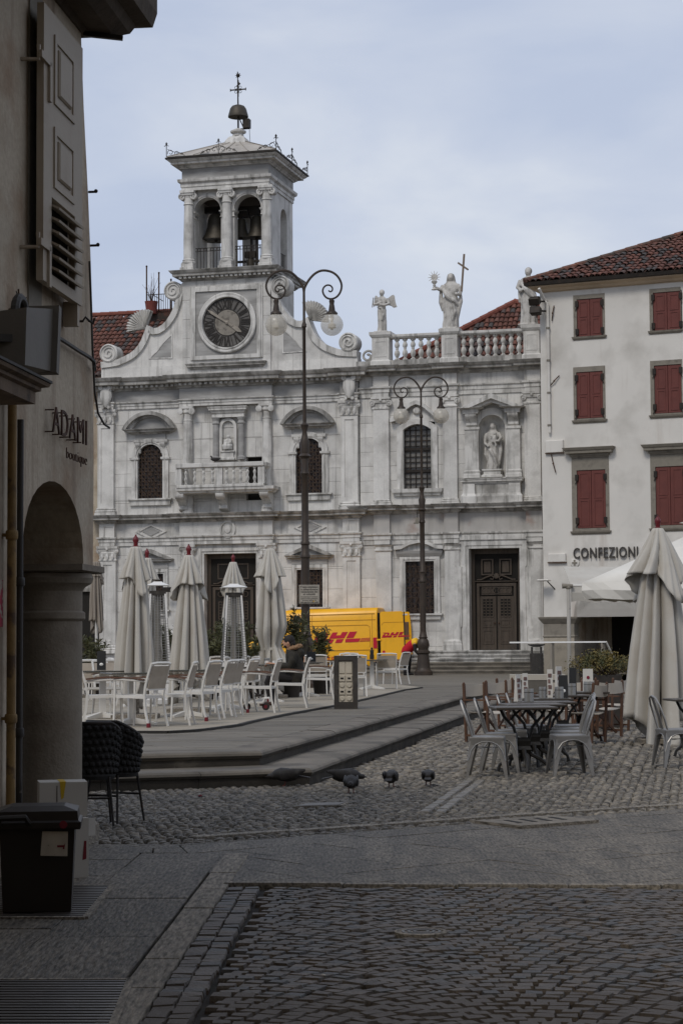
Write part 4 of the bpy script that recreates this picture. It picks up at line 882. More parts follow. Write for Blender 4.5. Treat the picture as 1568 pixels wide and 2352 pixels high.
for xx in(bx0,bx1-.45):
 b=MB(); b.m=Matrix(((0,-1,0,xx+.45),(1,0,0,0),(0,0,1,0),(0,0,0,1))); yc=tyb*.60; archwall(b,.45,tyb-.45,z_b0,z_b1-.001,[(yc-.48,yc+.48,sz)],0,.45); obj('side_wall',b,marble,tower)
b=MB(); b.box(bx0+.02,bx1-.02,.02,tyb-.02,z_b1-.25,z_b1+.3); obj('belfry_ceiling',b,wood_dark,tower)
for a,e in oa:
 c_,R_=(a+e)/2,(e-a)/2; b=MB(); b.band([(a-.17,zsp)]+arc(c_,zsp,R_+.17,180,0,14)[1:-1]+[(e+.17,zsp)],[(a,zsp)]+arc(c_,zsp,R_,180,0,14)[1:-1]+[(e,zsp)],-.05,.05); b.band(arc(c_,zsp,R_+.11,180,0,14),arc(c_,zsp,R_+.06,180,0,14),-.08,-.04); obj('arch_ring',b,marble_trim,tower)
 for xx in(a-.10,e+.10):b=MB(); b.sq(xx-.10,xx+.10,-.04,.44,[(0,zsp-.30),(.03,zsp-.28),(.0,zsp-.24),(.0,zsp-.12),(.05,zsp-.06),(.06,zsp-.01)],False); obj('impost',b,marble_trim,tower)
 b=MB()
 for i in range(8):u=a+(e-a)*(i+.5)/8; b.beam((u,.1,z_b0),(u,.1,z_b0+.98),.022,.022)
 for z in(.06,.85,.98):b.beam((a,.1,z_b0+z),(e,.1,z_b0+z),.025,.025)
 for i in range(4):b.tube([(q[0],.1,q[1]) for q in arc(a+(e-a)*(i+.5)/4,z_b0+.915,.055,0,320,8)],.012,4,True)
 obj('railing',b,black_iron,tower)
b=MB()
for i in range(5):v=tyb*.6-.4+.8*i/4; b.beam((bx1-.1,v,z_b0),(bx1-.1,v,z_b0+.95),.022,.022)
b.beam((bx1-.1,tyb*.6-.48,z_b0+.95),(bx1-.1,tyb*.6+.48,z_b0+.95),.025,.025); obj('railing',b,black_iron,tower)
for x_ in(573,790,1019):
 xx=c1(x_,1000,.25)[0]; R_=.22; b=MB(); zc=c1(800,800,.2)[1]
 b.lathe([(R_*1.0,z_b0+.5),(R_*1.02,z_b0+1.2),(R_*.88,zc)],18,(xx,-.12,0)); s_=obj('column',b,marble_trim,tower,True)
 b=MB(); b.sq(xx-.26,xx+.26,-.38,.1,[(.04,z_b0),(.04,z_b0+.12),(0,z_b0+.14),(0,z_b0+.3)],False); b.lathe([(.29,z_b0+.3),(.30,z_b0+.36),(.25,z_b0+.40),(.27,z_b0+.45),(R_,z_b0+.5)],18,(xx,-.12,0)); obj('base',b,marble_trim,s_)
 b=MB(); b.lathe([(R_*.88,zc),(R_*1.05,zc+.03),(R_*.9,zc+.08),(R_*.9,zc+.3),(R_*1.05,z_b1-.22)],18,(xx,-.12,0)); b.sq(xx-.26,xx+.26,-.36,.1,[(0,z_b1-.2),(.02,z_b1-.12),(.05,z_b1-.1),(.05,z_b1)],False)
 for q in(-.26,.26):b.lathe([(0,0),(.14,0),(.14,.34),(.09,.35),(.09,.32),(.03,.32),(.03,.36),(0,.36)],16,(xx+q,0.02,z_b1-.24),'y')
 obj('capital',b,marble_trim,s_)
 # upper entablature and roof
z_e1=c1(800,662)[1]; z_e2=c1(800,600)[1]; z_e3=c1(800,538,.5)[1]
b=MB(); h=z_e1-z_b1; b.sq(bx0-.05,bx1+.05,-.3,tyb,[(0,z_b1),(0,z_b1+.3*h),(.03,z_b1+.32*h),(.03,z_b1+.6*h),(.12,z_b1+.75*h),(.14,z_e1)]); obj('architrave',b,marble_trim,tower)
b=MB(); b.sq(bx0-.03,bx1+.03,-.28,tyb,[(0,z_e1-.01),(0,z_e2+.01)]); obj('frieze',b,frieze_m,tower)
b=MB(); b.sq(bx0-.03,bx1+.03,-.28,tyb,corn(z_e2,z_e3,.50)); obj('upper_cornice',b,marble_trim,tower)
b=MB(); b.sq(bx0-.03,bx1+.03,-.28,tyb,[(.51,z_e3+.004),(.55,z_e3+.01),(.55,z_e3+.07),(.51,z_e3+.08)]); obj('gutter',b,black_iron,tower)
bxc=(bx0+bx1)/2; byc=tyb/2-.14; zap=c1(862,460,-byc)[1]; b=MB(); e=.52; A_=b.ring([(bx0-e,-.28-e,z_e3+.1),(bx1+e,-.28-e,z_e3+.1),(bx1+e,tyb+e,z_e3+.1),(bx0-e,tyb+e,z_e3+.1)]); B_=b.ring([(bxc-.3,byc-.3,zap),(bxc+.3,byc-.3,zap),(bxc+.3,byc+.3,zap),(bxc-.3,byc+.3,zap)]); b.skin([A_,B_]); rf=obj('roof',b,lead_m,tower)
b=MB()
for f in(0,.25,.5,.75,1):
 p0=Vector((bx0-e+(bx1-bx0+2*e)*f,-.28-e,z_e3+.11)); p1=Vector((bxc-.3+.6*f,byc-.3,zap+.01)); b.beam(p0,p1,.05,.05)
 q0=Vector((bx1+e,-.28-e+(tyb+.28+2*e)*f,z_e3+.11)); q1=Vector((bxc+.3,byc-.3+.6*f,zap+.01)); b.beam(q0,q1,.05,.05)
obj('lead_seams',b,lead_m,rf)
b=MB(); cz1=c1(862,376,-byc)[1]; hh=cz1-zap; b.sq(bxc-.42,bxc+.42,byc-.42,byc+.42,[(.1,zap-.15),(.0,zap+.1*hh),(-.08,zap+.3*hh),(-.14,zap+.38*hh),(-.22,zap+.42*hh),(-.22,zap+.5*hh)]); b.lathe([(.24,zap+.48*hh),(.22,zap+.62*hh),(.33,zap+.7*hh),(.34,zap+.8*hh),(.2,zap+.9*hh),(.07,cz1)],14,(bxc,byc,0)); obj('finial',b,marble_trim,rf,True)
# wrought iron crest ornaments
def crest(p,ang,sides):
 b=MB(); P4=lambda u,z:(p[0]+cos(ang)*u,p[1]+sin(ang)*u,p[2]+z)
 b.tube([P4(0,0),P4(0,.62)],.018,4); b.sphere(P4(0,.55),.05,6,4); b.tube([P4(-.1,.45),P4(0,.5),P4(.1,.45)],.016,4)
 for s_ in sides:
  for u0,r in((.18,.14),(.46,.1),(.68,.06)):b.tube([P4(s_*(u0+q[0]),.03+r+q[1]) for q in spiral(0,0,r,r*.3,200,-160,12)],.014,4)
  b.tube([P4(s_*.05,.32),P4(s_*.3,.2),P4(s_*.6,.14),P4(s_*.8,.02)],.014,4)
 obj('iron_crest',b,black_iron,rf)
e2=.52
for p,a,q in(((bx0-e2,-.28-e2),0,(1,)),((bxc-.1,-.28-e2),0,(-1,1)),((bx1+e2,-.28-e2),0,(-1,)),((bx1+e2,-.28-e2),pi/2,(1,)),((bx1+e2,byc),pi/2,(-1,1)),((bx1+e2,tyb+e2),pi/2,(-1,))):crest((p[0],p[1],z_e3+.1),a,q)
# clock bell on the roof
bell_m=mat('bronze_bell',(.062,.058,.052),.55,.2,4,.05,30,metal=.4)
zb0=c1(860,312,-byc)[1]; zb1=c1(860,242,-byc)[1]; R_=59*.4028/55.5
cb=thing('clock_bell','wide bronze dome bell under an iron cross on top of the tower roof','bell',(CH.o.x,CH.o.y,0),CH.rz)
b=MB(); h=zb1-zb0; b.lathe([(R_*.9,zb0+.02),(R_,zb0),(R_*1.0,zb0+.04),(R_*.93,zb0+.3*h),(R_*.86,zb0+.5*h),(R_*.8,zb0+.68*h),(R_*.62,zb0+.88*h),(R_*.35,zb0+.97*h),(.05,zb1)],28,(bxc,byc,0)); obj('dome',b,bell_m,cb,True)
b=MB(); zt_=c1(857,52,-byc)[1]; b.tube([(bxc,byc,cz1-.1),(bxc,byc,zb0+.1)],.04,6); b.tube([(bxc,byc,zb1),(bxc-.02,byc,zt_)],[.035,.018],5); obj('rod',b,black_iron,cb)
b=MB(); b.box(bxc+.24,bxc+.52,byc-.14,byc+.14,zb0-.5,zb0-.12); b.beam((bxc,byc,zb0-.52),(bxc+.5,byc,zb0-.52),.05,.05); b.beam((bxc+.05,byc,zb0-.05),(bxc+.25,byc,zb0-.5),.04,.04); b.tube([(bxc+.5,byc,zb0-.5),(bxc+.5,byc,zb0-.7),(bxc+.54,byc,zap-.2)],.012,4); obj('hammer',b,black_iron,cb)
b=MB(); zc=c1(857,155,-byc)[1]; zx=lambda y:c1(857,y,-byc)[1]
b.beam((bxc-.34,byc,zc),(bxc+.34,byc,zc),.035,.05); b.beam((bxc,byc,zc-.3),(bxc,byc,zc+.42),.05,.05)
for q in((.34,0),(-.34,0)):b.beam((bxc+q[0],byc,zc-.06),(bxc+q[0],byc,zc+.06),.03,.03)
for k in range(4):
 a=radians(45+90*k); b.tube([(bxc+cos(a)*.13+q[0],byc,zc+sin(a)*.13+q[1]) for q in arc(0,0,.06,0,320,8)],.012,4,True)
b.tube([(bxc,byc,zx(108)),(bxc+.08,byc,zx(125))],.03,4); b.beam((bxc-.06,byc,zx(135)),(bxc+.1,byc,zx(120)),.03,.05); b.sphere((bxc,byc,zx(74)),.085,8,6)
for k in range(8):a=k*pi/4; b.tube([(bxc,byc,zx(74)),(bxc+cos(a)*.13,byc,zx(74)+sin(a)*.13)],.012,4)
obj('cross',b,black_iron,cb)
# bells in the belfry
def bell(x,y,z,R_,H,lab):
 t_=thing('bell',lab,'bell',CH.w(x,y,z),CH.rz,'bells hanging in the belfry'); b=MB(); b.lathe([(R_*.86,.02*H),(R_,0),(R_*.97,.05*H),(R_*.78,.22*H),(R_*.62,.5*H),(R_*.56,.78*H),(R_*.42,.94*H),(R_*.14,H)],20); obj('body',b,bell_m,t_,True)
 b=MB(); b.box(-R_*.9,R_*.9,-.1,.1,H+.02,H+.28); b.beam((0,0,H-.02),(0,0,H+.05),.2,.2); b.tube([(R_*.9,0,H+.1),(R_*1.1,0,H-.1),(R_*1.0,0,.3*H)],.03,5); obj('headstock',b,black_iron,t_); b=MB(); b.tube([(0,0,.6*H),(0,0,.02)],[.02,.05],6); b.sphere((0,0,.0),.08,8,6); obj('clapper',b,black_iron,t_)
def bz(x,y,d=-1.3):return c1(x,y,d)
x,z=bz(735,1015); bell(x,1.3,z,.62,1.15,'large bronze bell hanging in the left arch of the belfry')
x,z=bz(880,1005); bell(x,1.2,z,.40,.85,'bronze bell at the left side of the right belfry arch')
x,z=bz(968,1000); bell(x,1.3,z,.46,.95,'bronze bell at the right side of the right belfry arch')
x,z=bz(935,1155); bell(x,1.2,z_b0+.05,.26,.62,'small bronze bell low in the right belfry arch')
b=MB()
for z in(1.55,2.75):b.box(bx0+.3,bx1-.3,1.2,1.36,z_b0+z,z_b0+z+.14)
b.box(oa[1][0]-.3,oa[1][1]+.3,1.15,1.3,z_b0+.5,z_b0+.58)
for u in(.3,.5,.72):xx=oa[1][0]+(oa[1][1]-oa[1][0])*u; b.box(xx-.05,xx+.05,1.2,1.3,z_b0,z_b0+1.5)
obj('bell_frame',b,black_iron,tower)
# pigeon spot and other small things are added later
# ------------------------------------------------------------------ the right-hand chapel
chapel=thing('chapel','lower white chapel front with balustrade, pedimented statue niche and tall dark door','church',(CH.o.x,CH.o.y,0),CH.rz)
hx0,hx1=xr+.03,c3(935,900)[0]+1.2
y3=lambda y,x=480:c3(x,y)[1]
za,zf0,zf1,zt=y3(742),y3(693),y3(642),y3(598,480)
zm_t,zm_b=y3(1258),y3(1298); zl_f0,zl_a0=c4(480,152)[1],c4(480,205)[1]
ops=[]
# upper window: flat-arched, leaded glass, curved hood
x0,zb=c3(254,1186); x1,_=c3(384,1186); zt_w=c3(318,880)[1]; xc=(x0+x1)/2; rise=.22
topc=[(x0,zt_w-rise)]+[(xc+(x1-x0)/2*u,zt_w-rise*u*u) for u in(-.8,-.6,-.4,-.2,0,.2,.4,.6,.8)]+[(x1,zt_w-rise)]
inn=[(x0,zb)]+topc+[(x1,zb)]; fw=.26; out=[(x0-fw,zb)]+[(x0-fw,zt_w-rise+.1)]+[(xc+(x-xc)*1.2,z+.22) for x,z in topc[1:-1]]+[(x1+fw,zt_w-rise+.1),(x1+fw,zb)]
b=MB(); b.band(out,inn,-.1,.24); W=obj('window',b,marble_trim,chapel)
b=MB(); hz=zt_w+.42; hood_o=[(x0-.5,zt_w+.25)]+[(x0-.3,zt_w+.3)]+[(xc+(x1-x0)*.46*u,hz+.52-.32*abs(u)**1.6) for u in(-1,-.7,-.4,0,.4,.7,1)]+[(x1+.3,zt_w+.3),(x1+.5,zt_w+.25)]; b.band(hood_o,[(x,z-.16) for x,z in hood_o],-.28,0)
b.prism([(x,z-.1) for x,z in hood_o][::-1]+[(x0-.25,zt_w+.05)]+[(xc,zt_w+.2)]+[(x1+.25,zt_w+.05)],-.06,0); obj('hood',b,marble_trim,W)
b=MB(); b.lathe([(0,0),(.17,0),(.12,.08),(0,.1)],14,(xc,-.1,hz+.12),'y'); obj('keystone',b,marble_trim,W)
b=MB(); b.sq(x0-.35,x1+.35,-.1,0,[(0,zb-.28),(.03,zb-.2),(.1,zb-.15),(.12,zb-.003)],False); obj('sill',b,marble_trim,W)
leadglass=mat('leaded_glass',(.15,.15,.15),.25,.25,5,spec=.5,col2=(.08,.08,.08),f2=(.45,.6),sc2=2.5)
b=MB(); b.prism(inn,.19,.22); obj('pane',b,leadglass,W); b=MB()
for i in range(6):xx=x0+(x1-x0)*i/5; b.beam((xx,.15,zb),(xx,.15,zt_w-rise*.4),.035,.03)
for i in range(12):z=zb+(zt_w-zb)*i/12; b.beam((x0,.145,z),(x1,.145,z),.035,.03)
for q in(.28,.62):z=zb+(zt_w-zb)*q; b.beam((x0,.12,z),(x1,.12,z),.05,.11)
obj('leads',b,black_iron,W); ops.append((x0-.15,x1+.15,zb-.1,zt_w+.1))
# lower window
x0,zb=c4(263,536); x1,zw_=c4(396,288); o_,wd=rect_window(chapel,x0,x1,zb,zw_,.24,.1,6,10); ops.append(o_)
xc=(x0+x1)/2; zp0=c4(320,240)[1]; zap=c4(320,190)[1]; b=MB(); u0,u1=x0-.42,x1+.42
ped=[(u0,zp0+.18),(u0+.3,zp0+.2),(xc-.35,zap-.05),(xc,zap+.02),(xc+.35,zap-.05),(u1-.3,zp0+.2),(u1,zp0+.18)]; b.band(ped,[(x,z-.13) for x,z in ped],-.28,0); b.prism(ped[::-1]+[(u0+.1,zp0),(u1-.1,zp0)],-.08,0); P_=obj('pediment',b,marble_trim,wd)
b=MB(); b.sq(x0-.3,x1+.3,-.12,0,[(0,zp0-.22),(.05,zp0-.1),(.07,zp0)],False); obj('lintel',b,frieze_m,wd)
b=MB(); rr=random.Random(5)
for i in range(5):
 for k in range(9):cx,cz=x0+(x1-x0)*(i+.5)/5,zb+(zw_-zb)*(k+.5)/9; b.tube([(q[0],.03,q[1]) for q in spiral(cx,cz,.11,.03,rr.uniform(0,360),rr.uniform(400,700),12)],.012,4)
obj('scrollwork',b,rust_grille,wd)
# door
x0,zd1=c4(560,230); x1,_=c4(798,228); ops.append((x0-.1,x1+.1,Z_BASE-.1,zd1+.1)); fw=.55
b=MB(); outd=[(x0-fw,Z_SILL),(x0-fw,Z_SILL+.9),(x0-fw*.86,Z_SILL+.95),(x0-fw*.86,zd1-.75),(x0-fw*1.08,zd1-.7),(x0-fw*1.08,zd1+.55),(x1+fw*1.08,zd1+.55),(x1+fw*1.08,zd1-.7),(x1+fw*.86,zd1-.75),(x1+fw*.86,Z_SILL+.95),(x1+fw,Z_SILL+.9),(x1+fw,Z_SILL)]
ind=[(x0,Z_SILL),(x0,Z_SILL+.9),(x0,Z_SILL+.95),(x0,zd1-.75),(x0,zd1-.7),(x0,zd1),(x1,zd1),(x1,zd1-.7),(x1,zd1-.75),(x1,Z_SILL+.95),(x1,Z_SILL+.9),(x1,Z_SILL)]
b.band(outd,ind,-.10,.5); mid=lambda f:[(a[0]+(c[0]-a[0])*f,a[1]+(c[1]-a[1])*f) for a,c in zip(ind,outd)]
b.band(mid(.95),mid(.62),-.16,-.09); b.band(mid(.5),mid(.22),-.13,-.09); obj('door_surround',b,marble_trim,chapel)
panel_door(chapel,x0,x1,Z_SILL,zd1,.38,.6,3)
b=MB(); b.box(x0,x1,-.05,.5,Z_SILL-.2,Z_SILL); obj('threshold',b,marble_dirty,chapel)
# niche with pedimented frame
nx0,nzb=c3(606,1132); nx1,_=c3(734,1132); nzt=c3(665,836)[1]; R_=(nx1-nx0)/2; nxc=(nx0+nx1)/2; nzs=nzt-R_
ops.append((nx0-.12,nx1+.12,nzb-.01,nzt+.12))
pinkish=mat('pink_stained_marble',(.42,.405,.39),.8,.12,1,.15,14,col2=(.31,.215,.18),f2=(.56,.70),sc2=1.1,streak=(.30,.29,.275),st_r=(.5,.75))
blockwall(chapel,hx0,hx1,Z_BASE,zl_a0,ops,seed=13); blockwall(chapel,hx0,hx1,zm_t-.1,za,ops,seed=14)
b=MB(); seg=14
ringN=[]
for k in range(7):
 a=pi*k/6
for i in range(seg):
 t0,t1=pi*i/seg,pi*(i+1)/seg
 for(z0_,z1_) in((nzb,nzs),):b.f.append((b.P((nxc-cos(t0)*R_,sin(t0)*R_*.95,z0_)),b.P((nxc-cos(t1)*R_,sin(t1)*R_*.95,z0_)),b.P((nxc-cos(t1)*R_,sin(t1)*R_*.95,z1_)),b.P((nxc-cos(t0)*R_,sin(t0)*R_*.95,z1_))))
 for k in range(6):
  e0,e1=pi/2*k/6,pi/2*(k+1)/6
  b.f.append(tuple(b.P((nxc-cos(t)*cos(e)*R_,sin(t)*cos(e)*R_*.95,nzs+sin(e)*R_)) for t,e in((t0,e0),(t1,e0),(t1,e1),(t0,e1))))
N=obj('niche',b,marble,chapel,fix=False); N.data.polygons.foreach_set('use_smooth',[True]*len(N.data.polygons))
b=MB(); b.prism([(nx0-.1,nzb),(nx1+.1,nzb),(nx1+.1,nzb-.06),(nx0-.1,nzb-.06)],-.1,R_); obj('niche_floor',b,marble_trim,N)
b=MB(); b.band([(nx0-.28,nzb)]+arc(nxc,nzs,R_+.28,180,0,16)+[(nx1+.28,nzb)],[(nx0,nzb)]+arc(nxc,nzs,R_,180,0,16)+[(nx1,nzb)],-.06,.1); obj('arch_ring',b,marble_trim,N)
b=MB(); e=R_+.14
for s_ in(-1,1):b.prism([(nxc+s_*e,nzs),(nxc+s_*e,nzt+.13),(nxc,nzt+.13)]+[(nxc+s_*(x-nxc),z) for x,z in arc(nxc,nzs,R_+.02,90,0,10)],.001,.2)
obj('spandrel',b,marble,N)
for a_,b__ in((540,605),(738,800)):
 p0,p1=c3(a_,1000,.15)[0],c3(b__,1000,.15)[0]; zc0=c3(660,905,.15)[1]; b=MB(); b.box(p0,p1,-.16,.0,nzb+.3,zc0); b.sq(p0,p1,-.16,0,[(.06,nzb-.02),(.06,nzb+.1),(.03,nzb+.16),(.05,nzb+.24),(0,nzb+.3)],False); b.sq(p0,p1,-.16,0,[(0,zc0),(.04,zc0+.02),(.04,zc0+.12)],False); s_=obj('niche_pilaster',b,marble_trim,N)
 zk=c3(660,828,.3)[1]; bracket(s_,(p0+p1)/2,(p1-p0)*.78,zk,zk-zc0-.12,.40); b=MB(); b.sq(p0-.03,p1+.03,-.42,0,[(0,zk),(.02,zk+.16)]+corn(zk+.17,c3(660,798,.4)[1],.2),False); obj('bracket_cornice',b,marble_trim,s_)
px0,px1=c3(518,800,.5)[0],c3(812,800,.5)[0]; pzb=c3(660,800,.5)[1]; pza=c3(657,735,.5)[1]; pm=(px0+px1)/2
b=MB(); o_=[(px0,pzb),(pm,pza),(px1,pzb)]; b.band(o_,[(px0+.38,pzb),(pm,pza-.2),(px1-.38,pzb)],-.62,0); b.band([(px0+.38,pzb),(pm,pza-.2),(px1-.38,pzb)],[(px0+.66,pzb),(pm,pza-.34),(px1-.66,pzb)],-.45,0); obj('pediment',b,marble_trim,N)
b=MB(); b.prism([(px0+.5,pzb-.02),(px1-.5,pzb-.02),(pm,pza-.25)],-.05,0); obj('tympanum',b,frieze_m,N)
q0,q1=c3(522,1180,.3)[0],c3(812,1180,.3)[0]; zq0,zq1,zq2,zq3=c3(660,1252,.3)[1],c3(660,1205,.3)[1],c3(660,1160,.3)[1],c3(660,1135,.3)[1]
b=MB(); b.sq(q0+.12,q1-.12,-.3,0,[(.1,zq0),(.1,zq1-.12),(.02,zq1)],False); b.sq(q0+.12,q1-.12,-.3,0,[(0,zq1),(0,zq2)],False); obj('pedestal',b,marble_dirty,N); b=MB(); b.sq(q0+.12,q1-.12,-.3,0,corn(zq2,zq3,.16),False); obj('pedestal_cornice',b,marble_trim,N)
for u0,u1 in((q0+.1,q0+.55),(q1-.55,q1-.1)):b=MB(); b.sq(u0,u1,-.36,0,[(.1,zq0),(.1,zq1-.12),(.02,zq1),(0,zq2)],False); obj('pedestal_block',b,marble_trim,N)
# pilasters, entablatures
for a_,b__ in((113,186),(440,506),(824,898)):
 p0,p1=c3(a_,1000)[0],c3(b__,1000)[0]; pilaster(chapel,p0,p1,zm_t,za,.15,.5,.25,'ionic',False)
for a_,b__ in((126,197),(449,517),(846,910)):
 p0,p1=c4(a_,400)[0],c4(b__,400)[0]; s_=pilaster(chapel,p0,p1,c4(480,680)[1],zl_a0,.15,.3,.22,'plain',False) if False else None
 b=MB(); z0_=c4(480,676)[1]; b.box(p0,p1,-.15,0,z0_+.18,zl_a0-.02); s_=obj('pilaster',b,marble,chapel); b=MB(); b.sq(p0,p1,-.15,0,[(.07,z0_),(.07,z0_+.08),(.03,z0_+.12),(0,z0_+.18)],False); obj('base',b,marble_trim,s_); b=MB(); b.sq(p0,p1,-.15,0,[(.1,Z_BASE),(.1,z0_-.05),(.08,z0_)],False); obj('pedestal',b,marble_trim,s_); b=MB(); b.sq(p0,p1,-.15,0,[(0,zl_a0-.28),(.05,zl_a0-.25),(.05,zl_a0-.2),(.01,zl_a0-.18),(.01,zl_a0-.1),(.08,zl_a0-.02)],False); obj('capital',b,marble_trim,s_)
R3=((hx0,hx1,.05,0),)+tuple((c3(a_,700)[0],c3(b__,700)[0],.2,.004+.002*i) for i,(a_,b__) in enumerate(((113,186),(440,506),(824,898))))
for p0,p1,d0,e in R3:entab(chapel,p0,p1,za,zf0,zf1,zt,d0,.5,e,marble)
for p0,p1,d0,e in R3:entab(chapel,p0,p1,zl_a0,zl_f0,zm_b,zm_t,d0,.45,e,pinkish)
b=MB(); b.box(hx0+.1,hx1-.02,.42,.9,Z_BASE-.5,nzb-.1); b.box(hx0+.1,nx0-.2,.42,.9,nzb-.1,zt-.05); b.box(nx1+.2,hx1-.02,.42,.9,nzb-.1,zt-.05); b.box(hx0+.1,hx1-.02,.9,1.2,Z_BASE-.5,zt-.05); obj('wall_core',b,dark_void,chapel)
b=MB(); b.sq(hx0,hx1,-.05,.3,[(0,Z_BASE-.4),(0,Z_BASE+.4),(-.02,Z_BASE+.45)],False); obj('plinth',b,marble_trim,chapel)
# balustrade on the roof line
bal2=MB(); zp1=c3(480,566,.1)[1]; bal2.box(hx0-.1,hx1,-.12,.35,zt+.006,zp1); BA=obj('balustrade',bal2,marble_dirty,chapel)
zr0,zr1=c3(480,462,.1)[1],c3(480,443,.1)[1]
b=MB(); b.sq(c3(185,460,.1)[0],hx1,-.08,.26,[(0,zr0),(.06,zr0+.06),(.07,zr1-.02),(.0,zr1)]); obj('rail',b,marble_trim,BA)
bm2=balmesh(zr0-zp1,1.25,10); peds=[]
for a_,b__ in((104,184),(431,505),(817,892)):
 p0,p1=c3(a_,520,.15)[0],c3(b__,520,.15)[0]; zt_=zr1+.10; b=MB(); b.sq(p0,p1,-.22,.45,[(.06,zt+.008),(.06,zt+.22),(.0,zt+.28),(0,zt_-.24),(.04,zt_-.2),(.09,zt_-.12),(.1,zt_)]); b.band([(p0+.1,zt+.4),(p0+.1,zt_-.35),(p1-.1,zt_-.35),(p1-.1,zt+.4)],[(p0+.15,zt+.45),(p0+.15,zt_-.4),(p1-.15,zt_-.4),(p1-.15,zt+.45)],-.235,-.21,True); obj('pedestal',b,marble,BA); peds.append(((p0+p1)/2,zt_))
for a_,b__,n in((200,424,6),(513,812,8),(900,980,2)):
 for i in range(n):x_=a_+(b__-a_)*(i+.5)/n; put(bm2,'baluster',BA,(c3(x_,510,0)[0],.09,zp1))
b=MB(); x_,z_=c3(82,560,.1); b.tube([(q[0],-.05,q[1]) for q in spiral(x_,z_,.30,.06,-90,480,26)],.05,6); b.prism([(x_-.1,zt+.02),(x_+.35,zt+.02),(x_+.35,z_+.5),(x_+.2,z_+.15)],-.08,.1); obj('end_scroll',b,marble_dirty,BA)
# steps in front of both churches
stp=thing('church_steps',None,None,(CH.o.x,CH.o.y,0),CH.rz); tag(stp,kind='structure')
dxc=(c4(560,708)[0]+c4(798,708)[0])/2
for k in range(6):
 zt_=PL+(k+1)*ST_H
 if k<3:
  dep=2.6-k*.42; xs=xl-1.5; xe=hx1+4; segs=14
 else:dep=1.25-(k-3)*.32; xs,xe=dxc-3.9+(k-3)*.5,dxc+3.9-(k-3)*.5; segs=5
 x=xs
 while x<xe-.2:
  l_=min(rnd(1.5,2.4),xe-x); l_=xe-x if xe-x-l_<.5 else l_; b=MB()
  b.skin([b.ring([(xx,y,z) for y,z in((0,zt_),(-dep+.03,zt_),(-dep,zt_-.03),(-dep,zt_-.06),(-dep+.03,zt_-.07),(-dep+.03,zt_-ST_H-.02),(0,zt_-ST_H-.02))]) for xx in(x+.003,x+l_-.003)]); obj('step_block',b,marble_dirty if k>=3 else step_m,stp); x+=l_
b=MB()
xm=(dx0+dx1)/2
for k in range(3):
 zt_=PL+(k+4)*ST_H; b.box(xm-3+k*.3,xm+3-k*.3,-1.3+k*.32,0,zt_-ST_H-.01,zt_+.001*k)
obj('door_steps',b,marble_dirty,stp)
# ------------------------------------------------------------------ statues
stat_m=mat('statue_stone',(.50,.485,.465),.8,.12,3,.15,30,col2=(.27,.26,.245),f2=(.50,.70),sc2=4,streak=(.2,.19,.18),st_scale=(4,4,1),st_r=(.52,.72))
def statue(label,x,y,z,h):t_=thing('statue',label,'statue',CH.w(x,y,z),CH.rz); return t_
# angel
px,pz=peds[0]; h=c3(145,243,.1)[1]-pz; an=statue('stone angel with spread wings and crossed hands on the balustrade',px,.1,pz,h)
b=MB(); b.box(-.3,.3,-.25,.25,0,.06); robe(b,h,0,.2,1,[([(-.12,0,.78),(-.17,-.03,.66),(-.10,-.11,.66),(0,-.12,.69)],.042,.026),([(.12,0,.78),(.175,-.03,.67),(.10,-.11,.63),(.0,-.12,.64)],.042,.026)],width=.86,depth=.85); drape(b,h,[(-.10,-.03,.6),(0,-.1,.57),(.1,-.03,.6)],.025); drape(b,h,[(.02,-.09,.56),(.05,-.11,.40),(.02,-.1,.28)],.03); o=obj('figure',b,stat_m,an); fuse(o,.022,3)
for s_ in(-1,1):
 b=MB(); w_=[(.02,.72),(.10,.80),(.20,.885),(.245,.90),(.275,.87),(.285,.78),(.30,.70),(.33,.62),(.25,.60),(.21,.64),(.14,.66),(.06,.64)] if s_>0 else[(.02,.72),(.08,.80),(.13,.86),(.175,.90),(.20,.87),(.20,.76),(.165,.67),(.11,.64),(.05,.64)]
 b.m=Matrix.Translation((0,.08*h,0))@Matrix.Rotation(radians(18*s_),4,'Z'); b.prism([(s_*u*h,v*h) for u,v in w_],-.018*h,.02*h)
 for k in range(4):b.tube([(s_*(.10+.045*k)*h,-.022*h,(.82+.012*k)*h),(s_*(.12+.05*k)*h,-.022*h,(.66-.01*k)*h)],.013*h,4)
 obj('wing',b,stat_m,an)
 # veiled figure with chalice and cross
px,pz=peds[1]; h=c3(480,165,.1)[1]-pz; fa=statue('veiled stone figure lifting a chalice and holding a tall cross',px,.1,pz,h)
b=MB(); b.box(-.4,.4,-.28,.28,0,.06); robe(b,h,.01,.3,0,[([(-.12,0,.78),(-.17,-.04,.71),(-.22,-.08,.735),(-.265,-.1,.75)],.048,.024),([(.12,0,.79),(.19,-.02,.69),(.185,-.08,.60),(.13,-.12,.61)],.05,.028)],veil=True,width=1.15,depth=1.0)
drape(b,h,[(-.14,-.02,.74),(-.05,-.11,.60),(.08,-.12,.50),(.15,-.04,.42)],.04); drape(b,h,[(-.17,.0,.70),(-.165,0,.5),(-.13,.0,.34)],.04); drape(b,h,[(.18,0,.66),(.19,-.02,.5),(.16,-.02,.38),(.13,0,.2)],.035); drape(b,h,[(.06,-.1,.48),(.10,-.1,.3),(.05,-.1,.15)],.03); o=obj('figure',b,stat_m,fa); fuse(o,.022,3)
